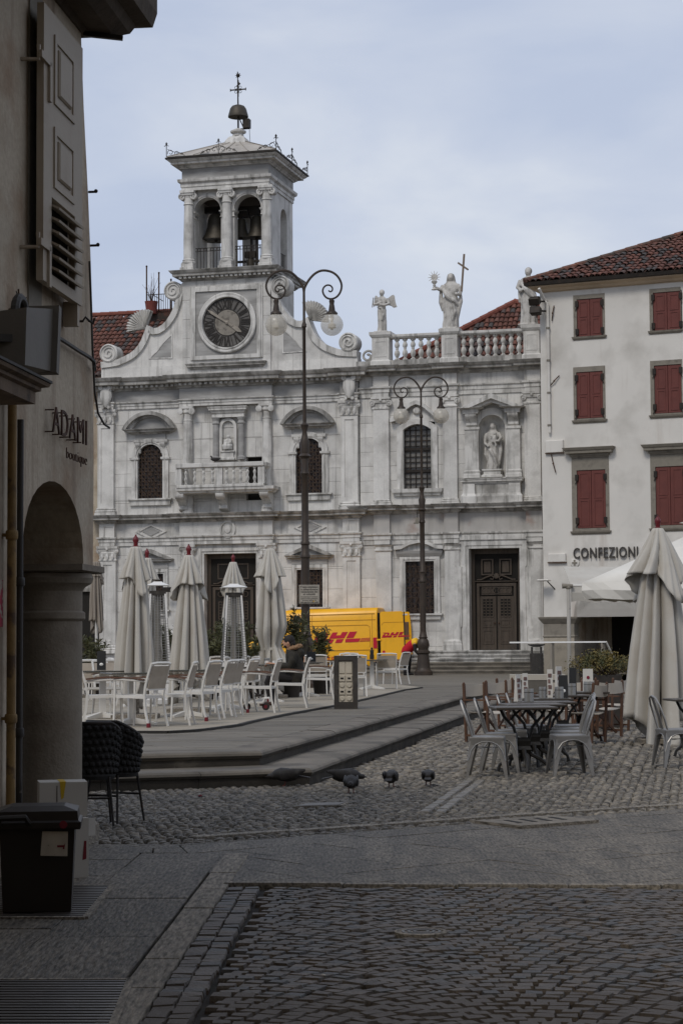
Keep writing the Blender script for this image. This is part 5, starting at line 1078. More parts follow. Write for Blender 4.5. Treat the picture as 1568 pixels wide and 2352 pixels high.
chx,chz=c3(394,245,.3); cx_,cz_=(chx-px),chz-pz; hh=(c3(394,165,.3)[1]-chz); b=MB(); b.lathe([(.13,0),(.12,.03*hh),(.03,.14*hh),(.03,.22*hh),(.07,.26*hh),(.035,.3*hh),(.09,.4*hh),(.12,.5*hh),(.10,.5*hh)],12,(cx_,-.3,cz_)); b.lathe([(0,0),(.13,0),(.13,.05),(0,.05)],16,(cx_,-.27,cz_+.74*hh),'y')
for k in range(12):a=k*pi/6; b.tube([(cx_,-.3,cz_+.74*hh),(cx_+cos(a)*.26,-.3,cz_+.74*hh+sin(a)*.26)],[.035,.008],4)
obj('chalice',b,stat_m,fa,True)
(ax,az_),(bx_,bz_)=c3(522,252,.3),c3(534,76,.3); b=MB(); P0,P1=Vector((ax-px,-.3,az_-pz)),Vector((bx_-px,-.3,bz_-pz)); b.beam(P0,P1,.07,.07,(0,1,0)); (ax,az_),(bx_,bz_)=c3(505,117,.3),c3(553,150,.3); b.beam((ax-px,-.3,az_-pz),(bx_-px,-.3,bz_-pz),.07,.075,(0,1,0)); obj('cross',b,mat('weathered_wood',(.16,.13,.11),.8,.2,5),fa)
# right-hand figure, half behind the roof
px,pz=peds[2]; h=c3(850,140,.1)[1]-pz; ri=statue('stone saint at the end of the balustrade, half hidden by the tiled roof',px-.12,.0,pz,h)
b=MB(); b.box(-.4,.4,-.28,.28,0,.06); robe(b,h,0,-.2,2,[([(-.13,0,.78),(-.18,-.03,.66),(-.12,-.1,.60)],.05,.03),([(.13,0,.78),(.18,-.04,.68),(.1,-.12,.68)],.05,.03)],width=1.15); drape(b,h,[(-.14,0,.76),(-.02,-.11,.6),(.1,-.09,.45)],.04); drape(b,h,[(-.16,0,.7),(-.15,-.02,.4)],.04); o=obj('figure',b,stat_m,ri); fuse(o,.022,3)
# mother and child in the niche
h=c3(668,872,.1)[1]-(nzb+.32); ma_=statue('white stone mother carrying a child in the pedimented niche',nxc,.15,nzb,h)
b=MB(); b.sq(-.34,.34,-.25,.3,[(.08,0),(.08,.08),(0,.12),(0,.24),(.05,.27),(.05,.32)]); obj('plinth',b,marble_trim,ma_)
b=MB(); robe(b,h,0,-.3,3,[([(-.12,0,.78),(-.165,-.02,.66),(-.15,-.07,.56),(-.08,-.12,.50)],.048,.026),([(.12,0,.78),(.185,-.03,.68),(.14,-.1,.60),(.05,-.13,.60)],.048,.028)],veil=True,width=1.05); b.sphere((.07*h,-.12*h,.765*h),.04*h,8,6); b.loft([(.57*h,.04*h,-.11*h,.05*h,.04*h),(.66*h,.055*h,-.12*h,.05*h,.045*h),(.72*h,.065*h,-.12*h,.035*h,.035*h)],10); b.tube([(.06*h,-.14*h,.6*h),(.10*h,-.16*h,.52*h),(.085*h,-.16*h,.47*h)],.02*h,6); b.tube([(.03*h,-.14*h,.70*h),(-.05*h,-.12*h,.72*h)],.016*h,5)
drape(b,h,[(-.13,0,.5),(-.03,-.11,.40),(.06,-.12,.22),(.11,-.08,.06)],.035); drape(b,h,[(-.15,-.02,.52),(-.16,-.02,.34),(-.11,-.02,.2)],.035); drape(b,h,[(.17,0,.62),(.17,0,.4),(.13,0,.1)],.035); b.v=[(x,y,z+.32) for x,y,z in b.v]; o=obj('figure',b,stat_m,ma_); fuse(o,.022,3)
# ------------------------------------------------------------------ tiled roofs
def tile_mesh(w_,l_,ma,n=5):
 b=MB(); R=[]
 for k,(y,rr,dz) in enumerate(((0,.5,0),(l_,.42,-.02))):
  R.append([b.P((cos(pi*i/n)*w_*rr,y,sin(pi*i/n)*w_*rr*.75+dz)) for i in range(n+1)]+[b.P((-cos(pi*i/n)*w_*rr*-1*.86*(1 if True else 1),y,sin(pi*i/n)*w_*rr*.62+dz)) for i in range(n,-1,-1)])
 b.skin(R); me=b.mesh('roof_tile'); fixn(me); me.materials.append(ma); me.polygons.foreach_set('use_smooth',[True]*len(me.polygons)); me.set_sharp_from_angle(angle=radians(50)); return me,b
def tiled(par,M4,nx,ny,w_,l_,ma,key,inside=lambda u,v:True,n_parts=280,name='roof_tile'):
 """barrel tiles on the local x (along the eaves) / y (up the slope) plane of M4"""
 me,src=tile_mesh(w_,l_*1.18,ma); cells=[(i,k) for k in range(ny) for i in range(nx) if inside((i+.5)/nx,(k+.5)/ny)]; cells.sort(key=key); rest=MB()
 for q,(i,k) in enumerate(cells):
  M_=M4@Matrix.Translation((i*w_*1.0+w_/2+rnd(-.008,.008),k*l_+rnd(-.02,.02),.03+rnd(0,.012)))@Matrix.Rotation(rnd(-.05,.05),4,'Z')@Matrix.Rotation(radians(-3),4,'X')
  if q<n_parts:o=bpy.data.objects.new(name,me); C.objects.link(o); o.parent=par; o.matrix_local=M_
  else:
   rest.m=M_; n0=len(rest.v)
   for v in src.v:rest.P(v)
   rest.f+=[tuple(a+n0 for a in f) for f in src.f]
 if rest.v:tag(obj(name+'s_beyond',rest,ma,par),kind='stuff')
 W,H=nx*w_,ny*l_
 b=MB(); b.m=M4; b.box(0,W,0,H,-.12,-.01); obj('roof_deck',b,tile_dark,par)
def slope(o,pitch,rz=0):return Matrix.Translation(o)@Matrix.Rotation(rz,4,'Z')@Matrix.Rotation(pitch,4,'X')
# chapel roof: a hipped slope behind the balustrade, rising to the right
x0_,z0_=c3(190,540,-2); ridge=[c3(x,y,-5) for x,y in((60,490),(110,510),(520,405),(745,316),(800,306),(905,352))]
capX,capZ=c3(775,306,-5)
W_r=hx1-hx0+1; apex_u=(capX-hx0)/W_r
rz0=zt-.4; py=4.2; ph_=capZ-rz0; pitch=math.atan2(ph_,py); Ls=math.hypot(py,ph_)
def ins(u,v):
 uu=u*W_r+hx0;
 return v<1-max(0,(capX-uu)/(capX-hx0-1.0))*.97-max(0,(uu-capX-.4))*.22
chr_=obj('roof',MB().box(hx0+.3,hx1-.3,.9,5.4,rz0-.6,rz0),tile_dark,chapel)
nx_,ny_=int(W_r/.2),int(Ls/.36)
me_,src_=None,None
tiled_keep=tiled
def tiled_hip(par,M4,nx,ny,w_,l_,ma,inside,n_parts=280):
 me,src=tile_mesh(w_,l_*1.18,ma); cells=[(i,k) for k in range(ny) for i in range(nx) if inside((i+.5)/nx,(k+.5)/ny)]; cells.sort(key=lambda c:-c[1]); rest=MB()
 for q,(i,k) in enumerate(cells):
  M_=M4@Matrix.Translation((i*w_+w_/2+rnd(-.01,.01),k*l_+rnd(-.03,.03),.03+rnd(0,.015)))@Matrix.Rotation(rnd(-.07,.07),4,'Z')@Matrix.Rotation(radians(-3),4,'X')
  if q<n_parts:o=bpy.data.objects.new('roof_tile',me); C.objects.link(o); o.parent=par; o.matrix_local=M_
  else:
   rest.m=M_; n0=len(rest.v)
   for v in src.v:rest.P(v)
   rest.f+=[tuple(a+n0 for a in f) for f in src.f]
 if rest.v:tag(obj('roof_tiles_beyond',rest,ma,par),kind='stuff')
Mh=slope((hx0,.9,rz0),pitch); tiled_hip(chr_,Mh,nx_,ny_,.2,.36,tile_m,ins)
b=MB(); b.m=Mh
poly=[(0,0)]+[((capX-hx0)*f,Ls*f) for f in(.5,1)]+[(W_r,Ls*.55),(W_r,0)]; A_=b.ring([(x,y,-.02) for x,y in poly]); B_=b.ring([(x,y,-.12) for x,y in poly]); b.skin([B_,A_]); obj('roof_deck',b,tile_dark,chr_)
ridge_m=mat('red_ridge_tile',(.17,.062,.05),.85,.2,5,.2,40)
def ridge_tiles(par,p,q,r=.13,l_=.42):
 p,q=Vector(p),Vector(q); n=max(1,int((q-p).length/l_)); d=(q-p).normalized()
 for i in range(n):a=p.lerp(q,i/n)-d*.03; e=p.lerp(q,(i+1)/n)+d*.03; b=MB(); b.tube([a,e],[r*1.05,r*.9],8); obj('ridge_tile',b,ridge_m,par)
ridge_tiles(chr_,Mh@Vector((.8,.9,.04)),Mh@Vector((capX-hx0,Ls,.06))); ridge_tiles(chr_,Mh@Vector((capX-hx0,Ls,.06)),Mh@Vector((W_r,Ls*.62,.05)))
# house left of the church: wall, roof with ridge, roof terrace
nb=thing('neighbour_house','weathered house left of the church under a red tiled roof','house',(CH.o.x,CH.o.y,0),CH.rz)
rx0,rz1=c1(-120,1455,-6); rx1,_=c1(640,1440,-6); ez=c1(120,1790,-1.2)[1]; yr=6.0; ye=1.2
b=MB(); b.box(rx0,xl-.05,.5,9,0,ez-.2); obj('wall',b,plaster_old,nb)
b=MB(); wx0,wz1=c1(30,1800,-.4); b.box(xl-1.6,xl-.9,.44,.5,5.2,7.4); obj('window',b,dark_void,nb)
b=MB(); b.box(xl-.6,xl-.1,.1,.7,PL,ez-.3); obj('downpipe_strip',b,plaster_old,nb)
ph_=rz1-ez; py=yr-ye; pitch=math.atan2(ph_,py); Ls=math.hypot(ph_,py); Mn=slope((rx0,ye,ez),pitch); rfn=obj('roof',MB().box(rx0,rx1,ye+.3,yr+3,ez-.4,ez-.1),tile_dark,nb)
nxt=int((rx1-rx0)/.22); vis0=int((c1(30,1600)[0]-rx0)/.22); tiled(rfn,Mn,nxt,int(Ls/.38),.22,.38,tile_m,key=lambda c:(not(vis0-2<c[0]<vis0+24),-c[1]))
ridge_tiles(rfn,(rx0,yr,rz1+.05),(rx1,yr,rz1+.05),.12)
ter=thing('roof_terrace','iron railed roof terrace with three masts above the red roof','terrace',(CH.o.x,CH.o.y,0),CH.rz)
b=MB(); t0=c1(340,1425,-5.5); t1=c1(500,1420,-5.5); tz=t0[1]-.1
b.box(t0[0],t1[0],5.2,7.2,tz-.6,tz); obj('deck',b,tile_dark,ter)
for px_,ptop in((338,1163),(408,1200),(477,1238)):x_,z_=c1(px_,ptop,-5.4); b=MB(); b.tube([(x_,5.4,tz-.3),(x_,5.4,z_)],.035,6); b.sphere((x_,5.4,z_),.05,6,4); obj('mast',b,rust_iron,ter)
b=MB(); zr=c1(400,1322,-5.4)[1]
for i in range(14):x_=t0[0]+(t1[0]-t0[0])*i/13; b.beam((x_,5.4,tz),(x_,5.4,zr),.02,.02)
b.beam((t0[0],5.4,zr),(t1[0],5.4,zr),.03,.03); b.beam((t0[0],5.4,tz+.1),(t1[0],5.4,tz+.1),.03,.03); b.beam((t0[0]+.3,5.2,zr),(t0[0]+.9,5.2,tz+.5),.03,.03); obj('railing',b,black_iron,ter)
pt=thing('roof_plant_pot','round terracotta tub with bare twigs on the roof terrace','plant pot',CH.w(c1(365,1400,-5.1)[0],5.1,tz),CH.rz); b=MB(); b.lathe([(.22,-.05),(.28,.42),(.3,.5),(.26,.5),(.24,.35)],14); obj('pot',b,mat('red_tub',(.17,.05,.045),.7,.1,5),pt,True); b=MB(); rr=random.Random(4)
for k in range(16):a=rr.uniform(0,6.3); h_=rr.uniform(.6,1.5); b.tube([(0,0,.4),(cos(a)*.12,sin(a)*.12,.4+h_*.5),(cos(a)*.4*rr.random()+rr.uniform(-.1,.1),sin(a)*.3,.4+h_)],[.012,.009,.005],4)
obj('twigs',b,rust_iron,pt)
# ================================================================== right-hand house
RO=atY(1249,1478,75.0); RB=Frame((RO.x,RO.y,0),radians(-24))
h3=lambda x,y,d=0:RB.hit(*r3(x,y),-d)
h4=lambda x,y,d=0:RB.hit(*r4(x,y),-d)
house=thing('corner_house','pale plastered corner house with red-brown closed shutters','house',(RO.x,RO.y,0),RB.rz)
shut_m=mat('red_brown_shutter',(.115,.034,.030),.6,.12,3,.1,40,objvar=.06,fine=.04)
hx_l=0.0; hx_r=16.0; z_eave=h3(1200,235)[1]
WINS=[((1050,1200),(268,478),(1066,1190),(288,466)),((1408,1558),(238,450),(1424,1560),(256,438)),((1050,1203),(608,872),(1064,1192),(632,852)),((1412,1566),(578,848),(1430,1562),(600,828)),((1042,1222),(1030,1396),(1066,1206),(1095,1370)),((1412,1592),(1015,1382),(1436,1580),(1078,1356))]
ops=[]
for gx,gy,sx,sy in WINS:
 x0,z1=h3(gx[0],gy[0]); x1,z0=h3(gx[1],gy[1]); a0,b1=h3(sx[0],sy[0]); a1,b0=h3(sx[1],sy[1])
 zc1=h3((sx[0]+sx[1])/2,sy[0])[1]; zc0=h3((sx[0]+sx[1])/2,sy[1])[1]; zg1=h3((gx[0]+gx[1])/2,gy[0])[1]; zg0=h3((gx[0]+gx[1])/2,gy[1])[1]
 b=MB(); b.band([(x0,zg0),(x0,zg1),(x1,zg1),(x1,zg0)],[(a0,zc0),(a0,zc1),(a1,zc1),(a1,zc0)],-.03,.12,True); W=obj('window',b,stone_grey,house)
 b=MB(); b.sq(x0,x1,-.03,0,[(0,zg0-.02),(.05,zg0+.04),(.07,zg0+.1),(.0,zg0+.105)],False); obj('sill',b,stone_grey,W)
 if gy[0]>1000:b=MB(); zt_=zg1; b.sq(x0+.05,x1-.05,-.03,0,corn(zt_-.05,zt_+.32,.32),False); obj('hood',b,stone_grey,W)
 xm_=(a0+a1)/2
 for l0,l1,s_ in((a0+.01,xm_-.006,-1),(xm_+.006,a1-.01,1)):
  b=MB(); b.cbox(l0,l1,.0,.05,zc0+.01,zc1-.01,.008); lf=obj('shutter',b,shut_m,W); npan=2 if zc1-zc0<2.2 else 3
  for k in range(npan):
   z0_,z1_=zc0+.1+(zc1-zc0-.14)*k/npan,zc0+(zc1-zc0-.14)*(k+1)/npan+.04; b=MB(); b.band([(l0+.09,z0_),(l0+.09,z1_),(l1-.09,z1_),(l1-.09,z0_)],[(l0+.13,z0_+.04),(l0+.13,z1_-.04),(l1-.13,z1_-.04),(l1-.13,z0_+.04)],-.018,.002,True); obj('panel',b,shut_m,lf)
  xe=l0 if s_<0 else l1
  for f in(.13,.87):b=MB(); z_=zc0+(zc1-zc0)*f; b.box(xe-.06,xe+.06,-.07,.0,z_-.10,z_+.12); b.beam((xe,-.05,z_-.1),(xe+s_*.05,-.06,z_-.24),.035,.03); obj('hinge',b,black_iron,lf)
 ops.append((a0-.03,a1+.03,zc0-.03,zc1+.03))
 # wall with the arcade opening
ax0,_=h4(1052,560); asp=h4(1050,552)[1]; a_top=h4(1130,470)[1]; Ra=1.75; ax1=ax0+2*Ra; zw1=h4(1100,380)[1]
b=MB()
cuts=sorted({zw1+.0,z_eave}|{z for o in ops for z in o[2:4]})
for za_,zb_ in zip(cuts,cuts[1:]):
 xs=0.0
 for o in sorted(ops):
  if o[2]<zb_-1e-4 and o[3]>za_+1e-4 and o[0]>=xs:b.box(xs,o[0],0,.3,za_,zb_); xs=o[1]
 b.box(xs,hx_r,0,.3,za_,zb_)
archwall(b,0,hx_r,0,zw1,[(ax0,ax1,asp),(ax1+1.0,ax1+1.0+2*Ra,asp)],0,.5); b.box(.0,.3,.5,9,0,z_eave)
bm_me=b.mesh('wall'); bmx=bmesh.new(); bmx.from_mesh(bm_me); bmesh.ops.remove_doubles(bmx,verts=bmx.verts,dist=.0005); bmx.to_mesh(bm_me); bmx.free()
obj('wall',bm_me,plaster_pale,house)
b=MB(); b.box(.35,hx_r,.45,8.5,zw1+.4,z_eave); obj('interior',b,dark_void,house)
b=MB(); b.box(ax0-.2,hx_r,3.4,3.6,0,zw1+.4); b.box(ax0-.3,ax0-.1,.5,3.6,0,zw1+.4); obj('arcade_wall',b,plaster_old,house)
b=MB(); b.box(ax0+.5,ax0+5,3.3,3.4,.0,3.2); obj('shop_front',b,dark_void,house)
for x0,x1 in((.0,ax0),(ax1,ax1+1.0)):
 b=MB(); b.sq(x0,x1,0,.5,[(.03,asp-.75),(.05,asp-.72),(.02,asp-.66),(.02,asp-.25),(.06,asp-.2),(.16,asp-.06),(.18,asp),(.1,asp+.02)]); obj('pier_capital',b,stone_grey,house); b=MB(); b.sq(x0,x1,0,.5,[(.015,PL-.3),(.015,asp-.75)]); obj('pier',b,mat('pier_stone',(.33,.315,.29),.85,.15,2,.2,25,col2=(.2,.19,.175),f2=(.5,.7),sc2=2),house)
 # eaves and hipped tiled roof
ov=.45
b=MB(); b.sq(0,hx_r,0,9,[(0,z_eave-.02),(.12,z_eave+.02),(.2,z_eave+.1),(ov-.1,z_eave+.16),(ov-.06,z_eave+.28)]); obj('eaves',b,mat('eaves_cream',(.45,.38,.31),.85,.08,3,.1,20),house)
b=MB(); b.sq(0,hx_r,0,9,[(ov-.05,z_eave+.2),(ov+.02,z_eave+.22),(ov+.04,z_eave+.34),(ov,z_eave+.36)]); obj('gutter',b,black_iron,house)
pit=radians(25); Mr=slope((-ov,-ov,z_eave+.34),pit); nxr,nyr=int((hx_r+ov)/.23),15; Wr,Hr=nxr*.23,nyr*.4
rfh=obj('roof',MB().box(.1,hx_r-.1,.1,8.8,z_eave-.1,z_eave+.3),tile_dark,house)
me,src=tile_mesh(.23,.4*1.18,tile_m); cells=[(i,k) for k in range(nyr) for i in range(nxr) if i*.23>=k*.4*cos(pit)-.1 and i*.23<9.5]; rest=MB()
for q,(i,k) in enumerate(cells):
 M_=Mr@Matrix.Translation((i*.23+.115+rnd(-.015,.015),k*.4+rnd(-.04,.04),.03+rnd(0,.03)))@Matrix.Rotation(rnd(-.1,.1),4,'Z')@Matrix.Rotation(radians(-3),4,'X')
 if q<290:o=bpy.data.objects.new('roof_tile',me); C.objects.link(o); o.parent=rfh; o.matrix_local=M_
 else:
  rest.m=M_; n0=len(rest.v)
  for v in src.v:rest.P(v)
  rest.f+=[tuple(a+n0 for a in f) for f in src.f]
tag(obj('roof_tiles_beyond',rest,tile_m,rfh),kind='stuff')
b=MB(); b.m=Mr; A_=[(0,0),(Wr,0),(Wr,Hr),(Hr*cos(pit),Hr)]; b.skin([b.ring([(x,y,-.1) for x,y in A_]),b.ring([(x,y,-.015) for x,y in A_])]); obj('roof_deck',b,tile_dark,rfh)
b=MB(); zc=z_eave+.34; hh=Hr*sin(pit); e=Hr*cos(pit); b.f.append(tuple(b.P(p) for p in((-ov,-ov,zc),(-ov+e,-ov+e,zc+hh),(-ov+e,9-e,zc+hh),(-ov,9+ov,zc)))); obj('roof_side',b,tile_dark,rfh)
p,q=Vector((-ov,-ov,zc+.06)),Vector((-ov+e,-ov+e,zc+hh+.08)); n=14
for i in range(n):b=MB(); a_,e_=p.lerp(q,i/n),p.lerp(q,(i+1.1)/n); b.tube([a_,e_],[.13,.11],8); obj('hip_tile',b,tile_dark,rfh)
# lettering, pipe, boxes, lamps on the wall
sign_m=mat('sign_letter_grey',(.045,.043,.042),.5,.1,5)
bpy.context.view_layer.update()
def fit(o,wd,ht=None):
 bpy.context.view_layer.update(); o.scale=(wd/max(o.dimensions.x,1e-4)*o.scale.x,(ht/o.dimensions.y*o.scale.y) if ht else 1,1)
x0,zb_=h4(1048,276,.1); x1,_=h4(1352,262,.1); zt_=h4(1048,225,.1)[1]
lt=thing('shop_lettering','dark grey raised capital letters CONFEZIONI on the pale wall','sign',(RO.x,RO.y,0),RB.rz); o=text('letters','CONFEZIONI',.5,sign_m,lt,(x0,-.07,zb_),(pi/2,0,0),.03,'LEFT',.004,0,1,1.12); fit(o,x1-x0,zt_-zb_)
dp=thing('downpipe','thin pale downpipe at the left edge of the plastered house','pipe',(RO.x,RO.y,0),RB.rz); xa_,z1_=h3(905,285,.1); xb_,z2_=h3(928,310,.1); _,z3_=h3(938,920,.1); b=MB(); b.tube([(xa_,-.5,z1_+.3),(xb_-.1,-.12,z1_-.1),(xb_,-.1,z2_),(xb_+.02,-.1,z3_)],.055,8); obj('pipe',b,plaster_pale,dp,True); b=MB()
for f in(.2,.45,.7,.95):z_=z2_+(z3_-z2_)*f; b.lathe([(.075,0),(.075,.07)],10,(xb_+.01,-.1,z_))
obj('brackets',b,stone_grey,dp)
for(bx,by,cx,cy,lab) in((918,958,1002,1012,'flat pale cable box on the wall below the downpipe'),(930,254,1014,292,'flat pale cable box with rusty edge left of the dark lettering')):
 f_=h3 if by>900 else h4; x0,z1_=f_(bx,by,.1); x1,z0_=f_(cx,cy,.1); t_=thing('cable_box',lab,'cable box',(RO.x,RO.y,0),RB.rz); b=MB(); b.cbox(x0,x1,-.12,0,z0_,z1_,.02); obj('cover',b,plaster_pale,t_); b=MB(); b.box(x0-.02,x1+.02,-.1,0,z0_-.03,z0_); obj('drip_edge',b,rust_iron,t_)
xw,zw_=h4(1055,295,.1); t_=thing('wall_plaque','small round pale plaque under the dark lettering','plaque',(RO.x,RO.y,0),RB.rz); b=MB(); b.lathe([(.17,0),(.17,.05),(.13,.07),(0,.07)],18,(xw,0,zw_),'y'); obj('disc',b,plaster_pale,t_,True); b=MB(); b.box(xw-.03,xw+.03,-.1,-.06,zw_-.1,zw_+.1); b.box(xw-.1,xw+.1,-.095,-.06,zw_-.03,zw_+.02); obj('emblem',b,stone_grey,t_)
for k,(x_,y_) in enumerate(((868,300),(872,345))):
 xw,zw_=h3(x_,y_,.6); t_=thing('floodlight',['upper black floodlight on the corner of the pale house','lower black floodlight on the corner of the pale house'][k],'floodlight',RB.w(xw,-.6,zw_),RB.rz); b=MB(); b.m=Matrix.Rotation(radians(25 if k==0 else-15),4,'X'); b.sq(-.2,.2,-.12,.14,[(-.04,-.16),(0,-.12),(0,.12),(-.04,.16)]); obj('housing',b,black_iron,t_); b=MB(); b.beam((.1,.1,0),(.3,.6,.05),.06,.06); b.beam((0,.1,-.25),(.1,.15,.2),.05,.05); obj('arm',b,black_iron,t_)
xw,zw_=h4(912,383,.4); t_=thing('wall_lamp','small flat pale spotlight on the corner of the house','lamp',RB.w(xw,-.4,zw_),RB.rz); b=MB(); b.sq(-.22,.2,-.15,.15,[(0,0),(.03,.03),(-.02,.07)]); obj('head',b,plaster_pale,t_); b=MB(); b.beam((.1,.1,0),(.3,.4,-.3),.03,.03); obj('arm',b,black_iron,t_)
for(p0,p1,lab) in(((958,320),(948,392),'short thin rusty rod on the wall near the downpipe top'),((983,650),(938,702),'slanting iron rod on the wall beside the middle left window'),((945,1022),(966,1108),'slanting iron rod on the wall below the cable box')):
 a0,a1=h3(*p0,.08); b0,b1=h3(*p1,.08); t_=thing('iron_rod',lab,'rod',(RO.x,RO.y,0),RB.rz); b=MB(); b.tube([(a0,-.05,a1),((a0+b0)/2,-.09,(a1+b1)/2),(b0,-.05,b1)],.022,5); obj('rod',b,rust_iron,t_); b=MB(); b.sphere(((a0+b0)/2,-.09,(a1+b1)/2),.04,6,4); obj('knob',b,rust_iron,t_)
 # ================================================================== left arcade building
LO=atY(214,1290,15.5); LB=Frame((LO.x,LO.y,0),atan2(1,.1168))
lh=lambda px,py,y=0:LB.hit(px,py,y)
arc_b=thing('arcade_building','shadowed grey plastered building with arcade on the left edge','building',(LO.x,LO.y,0),LB.rz)
wt=.52; z_s=lh(130,1288)[1]; xa_=lh(52,1280)[0]; xb_=lh(192,1288)[0]; ztop=lh(120,1104)[1]; z_wt=lh(190,30)[1]+.1
xtop=lh(184,60)[0]; lean=xtop
def wx(z):return lean*max(0,(z-z_s))/(z_wt-z_s)
b=MB(); Ra=(xb_-xa_)/2; cx=(xa_+xb_)/2; rise=ztop-z_s
pts=[(xa_,z_s)]+[(cx-Ra*cos(pi*i/16),z_s+rise*sin(pi*i/16)**.9) for i in range(1,16)]+[(xb_,z_s)]
EDGE=[lh(px,py) for px,py in((215.5,1100),(215,900),(213,720),(209,600),(203,450),(193,250),(186,60))]
front=[(-16,z_s)]+pts+[(0,z_s)]+EDGE+[(EDGE[-1][0]-.02,z_wt),(-16,z_wt)]
b.prism(front[::-1],0,wt); b.box(-16,xa_-.02,0,wt,-.05,z_s+.001); obj('wall',b,plaster_old,arc_b)
b=MB(); b.f.append(tuple(b.P(p) for p in((0,wt-.01,z_s),(wx(z_wt),wt-.01,z_wt),(wx(z_wt)-.4,8,z_wt),(-.05,8,z_s)))); b.box(-14,-.6,wt+2.6,wt+2.8,0,6); b.box(-14,-.05,wt-.01,6,3.35,3.5); obj('portico',b,plaster_old,arc_b)
# corner pillar
pc=thing('pillar','round stone corner pillar with moulded capital carrying the arcade','pillar',LB.w(-.30,.27,0),LB.rz)
pil_m=mat('pillar_stone',(.20,.185,.165),.8,.15,2,.3,30,col2=(.13,.11,.095),f2=(.48,.7),sc2=2.2,fine=.06)
zc0=lh(130,1418)[1]; R_=.255
b=MB(); b.lathe([(R_,.25),(R_,zc0-.02),(R_+.022,zc0),(R_+.022,zc0+.045),(R_,zc0+.06),(R_,z_s-.2)],32); obj('shaft',b,pil_m,pc,True)
b=MB(); b.lathe([(R_,z_s-.2),(R_+.02,z_s-.17),(R_+.07,z_s-.14),(R_+.085,z_s-.10),(R_+.07,z_s-.065),(R_+.05,z_s-.06)],32); b.sq(-.30,.30,-.30,.30,[(.02,z_s-.06),(.05,z_s-.05),(.05,z_s-.004)]); obj('capital',b,pil_m,pc,True)
b=MB(); b.lathe([(R_+.03,.14),(R_+.04,.18),(R_,.26)],32); b.sq(-.30,.30,-.30,.30,[(.02,-.05),(.02,.13),(0,.15)]); obj('base',b,granite_light,pc)
# cornice at the eaves
b=MB(); zc=lh(186,70)[1]; b.m=None; b.sq(-16,lean+.02,-.02,4,[(.0,zc-.02),(.03,zc+.02),(.20,zc+.0),(.30,zc+.05),(.34,zc+.12),(.45,zc+.14),(.48,zc+.26),(.48,zc+.6)]); obj('eaves_cornice',b,mat('dark_eaves',(.075,.062,.052),.9,.3,5,.4,20),arc_b)
b=MB(); b.sq(-16,lean+.02,-.02,4,[(.48,zc+.6),(.55,zc+.62),(.55,zc+.7),(-1.5,zc+1.6)]); obj('roof',b,tile_dark,arc_b)
b=MB(); x_,z_=lh(192,78); x2,z2=lh(236,88,-.15); b.beam((x_,-.0,z_),(x_+.05,-.3,z_-.03),.04,.035); obj('drip_pipe',b,black_iron,arc_b)
# stone window jamb, shutter
b=MB(); x0,zt_=lh(66,10); x1,zb_=lh(93,700); b.box(x0,x1,-.012,.0,zb_-.12,zt_+.3); obj('window_jamb',b,stone_grey,arc_b)
sh=thing('window_shutter','tall pale grey wooden shutter with louvres folded back on the left wall','shutter',(LO.x,LO.y,0),LB.rz)
pale_wood=mat('pale_grey_paint',(.30,.275,.245),.6,.08,2,.1,30,col2=(.25,.22,.19),f2=(.5,.75),sc2=2)
s0,_=lh(91,350,-.1); s1,_=lh(181,350,-.1); zb_=lh(145,680,-.1)[1]; zt_=lh(140,62,-.1)[1]
y0,y1=-.13,-.08; sw=s1-s0; b=MB(); lv0,lv1=lh(145,655,-.1)[1],lh(140,478,-.1)[1]
b.box(s0,s0+.2*sw,y0,y1,zb_,zt_); b.box(s1-.2*sw,s1,y0,y1,zb_,zt_); b.box(s0+.2*sw,s1-.2*sw,y0,y1,zb_,lv0); b.box(s0+.2*sw,s1-.2*sw,y0,y1,lv1,zt_); obj('frame',b,pale_wood,sh)
for pa,pb in((445,305),(255,95)):
 q0,q1=lh(140,pa,-.13)[1],lh(138,pb,-.13)[1]; b=MB(); a0,a1=s0+.24*sw,s1-.24*sw; b.band([(a0,q0),(a0,q1),(a1,q1),(a1,q0)],[(a0+.05*sw,q0+.05),(a0+.05*sw,q1-.05),(a1-.05*sw,q1-.05),(a1-.05*sw,q0+.05)],y0-.012,y0,True); b.cbox(a0+.1*sw,a1-.1*sw,y0-.02,y0,q0+.08,q1-.08,.012); obj('panel',b,pale_wood,sh)
for i in range(6):
 z_=lv0+(lv1-lv0)*(i+.6)/6.2; b=MB(); b.skin([b.ring([(xx,y,z) for y,z in((y0-.05,z_-.035),(y0-.055,z_-.02),(y1,z_+.03),(y1,z_+.012))]) for xx in(s0+.21*sw,s1-.15*sw)]); obj('slat',b,pale_wood,sh)
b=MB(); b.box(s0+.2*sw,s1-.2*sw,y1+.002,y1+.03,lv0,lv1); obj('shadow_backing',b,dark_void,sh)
for py in(130,560):b=MB(); z_=lh(90,py,-.1)[1]; b.box(s0-.12,s0+.16,y0-.02,y0+.0,z_-.03,z_+.02); b.box(s0+.10,s0+.15,y0-.02,y0,z_-.28,z_); b.tube([(s0-.12,0,z_-.04),(s0-.1,-.12,z_-.04),(s0-.1,-.12,z_+.06)],.016,5); obj('hinge',b,pale_wood,sh)
b=MB(); b.box(s1-.1,s1-.04,-.12,-.01,zb_-.16,zb_+.02); obj('stay',b,pale_wood,sh)
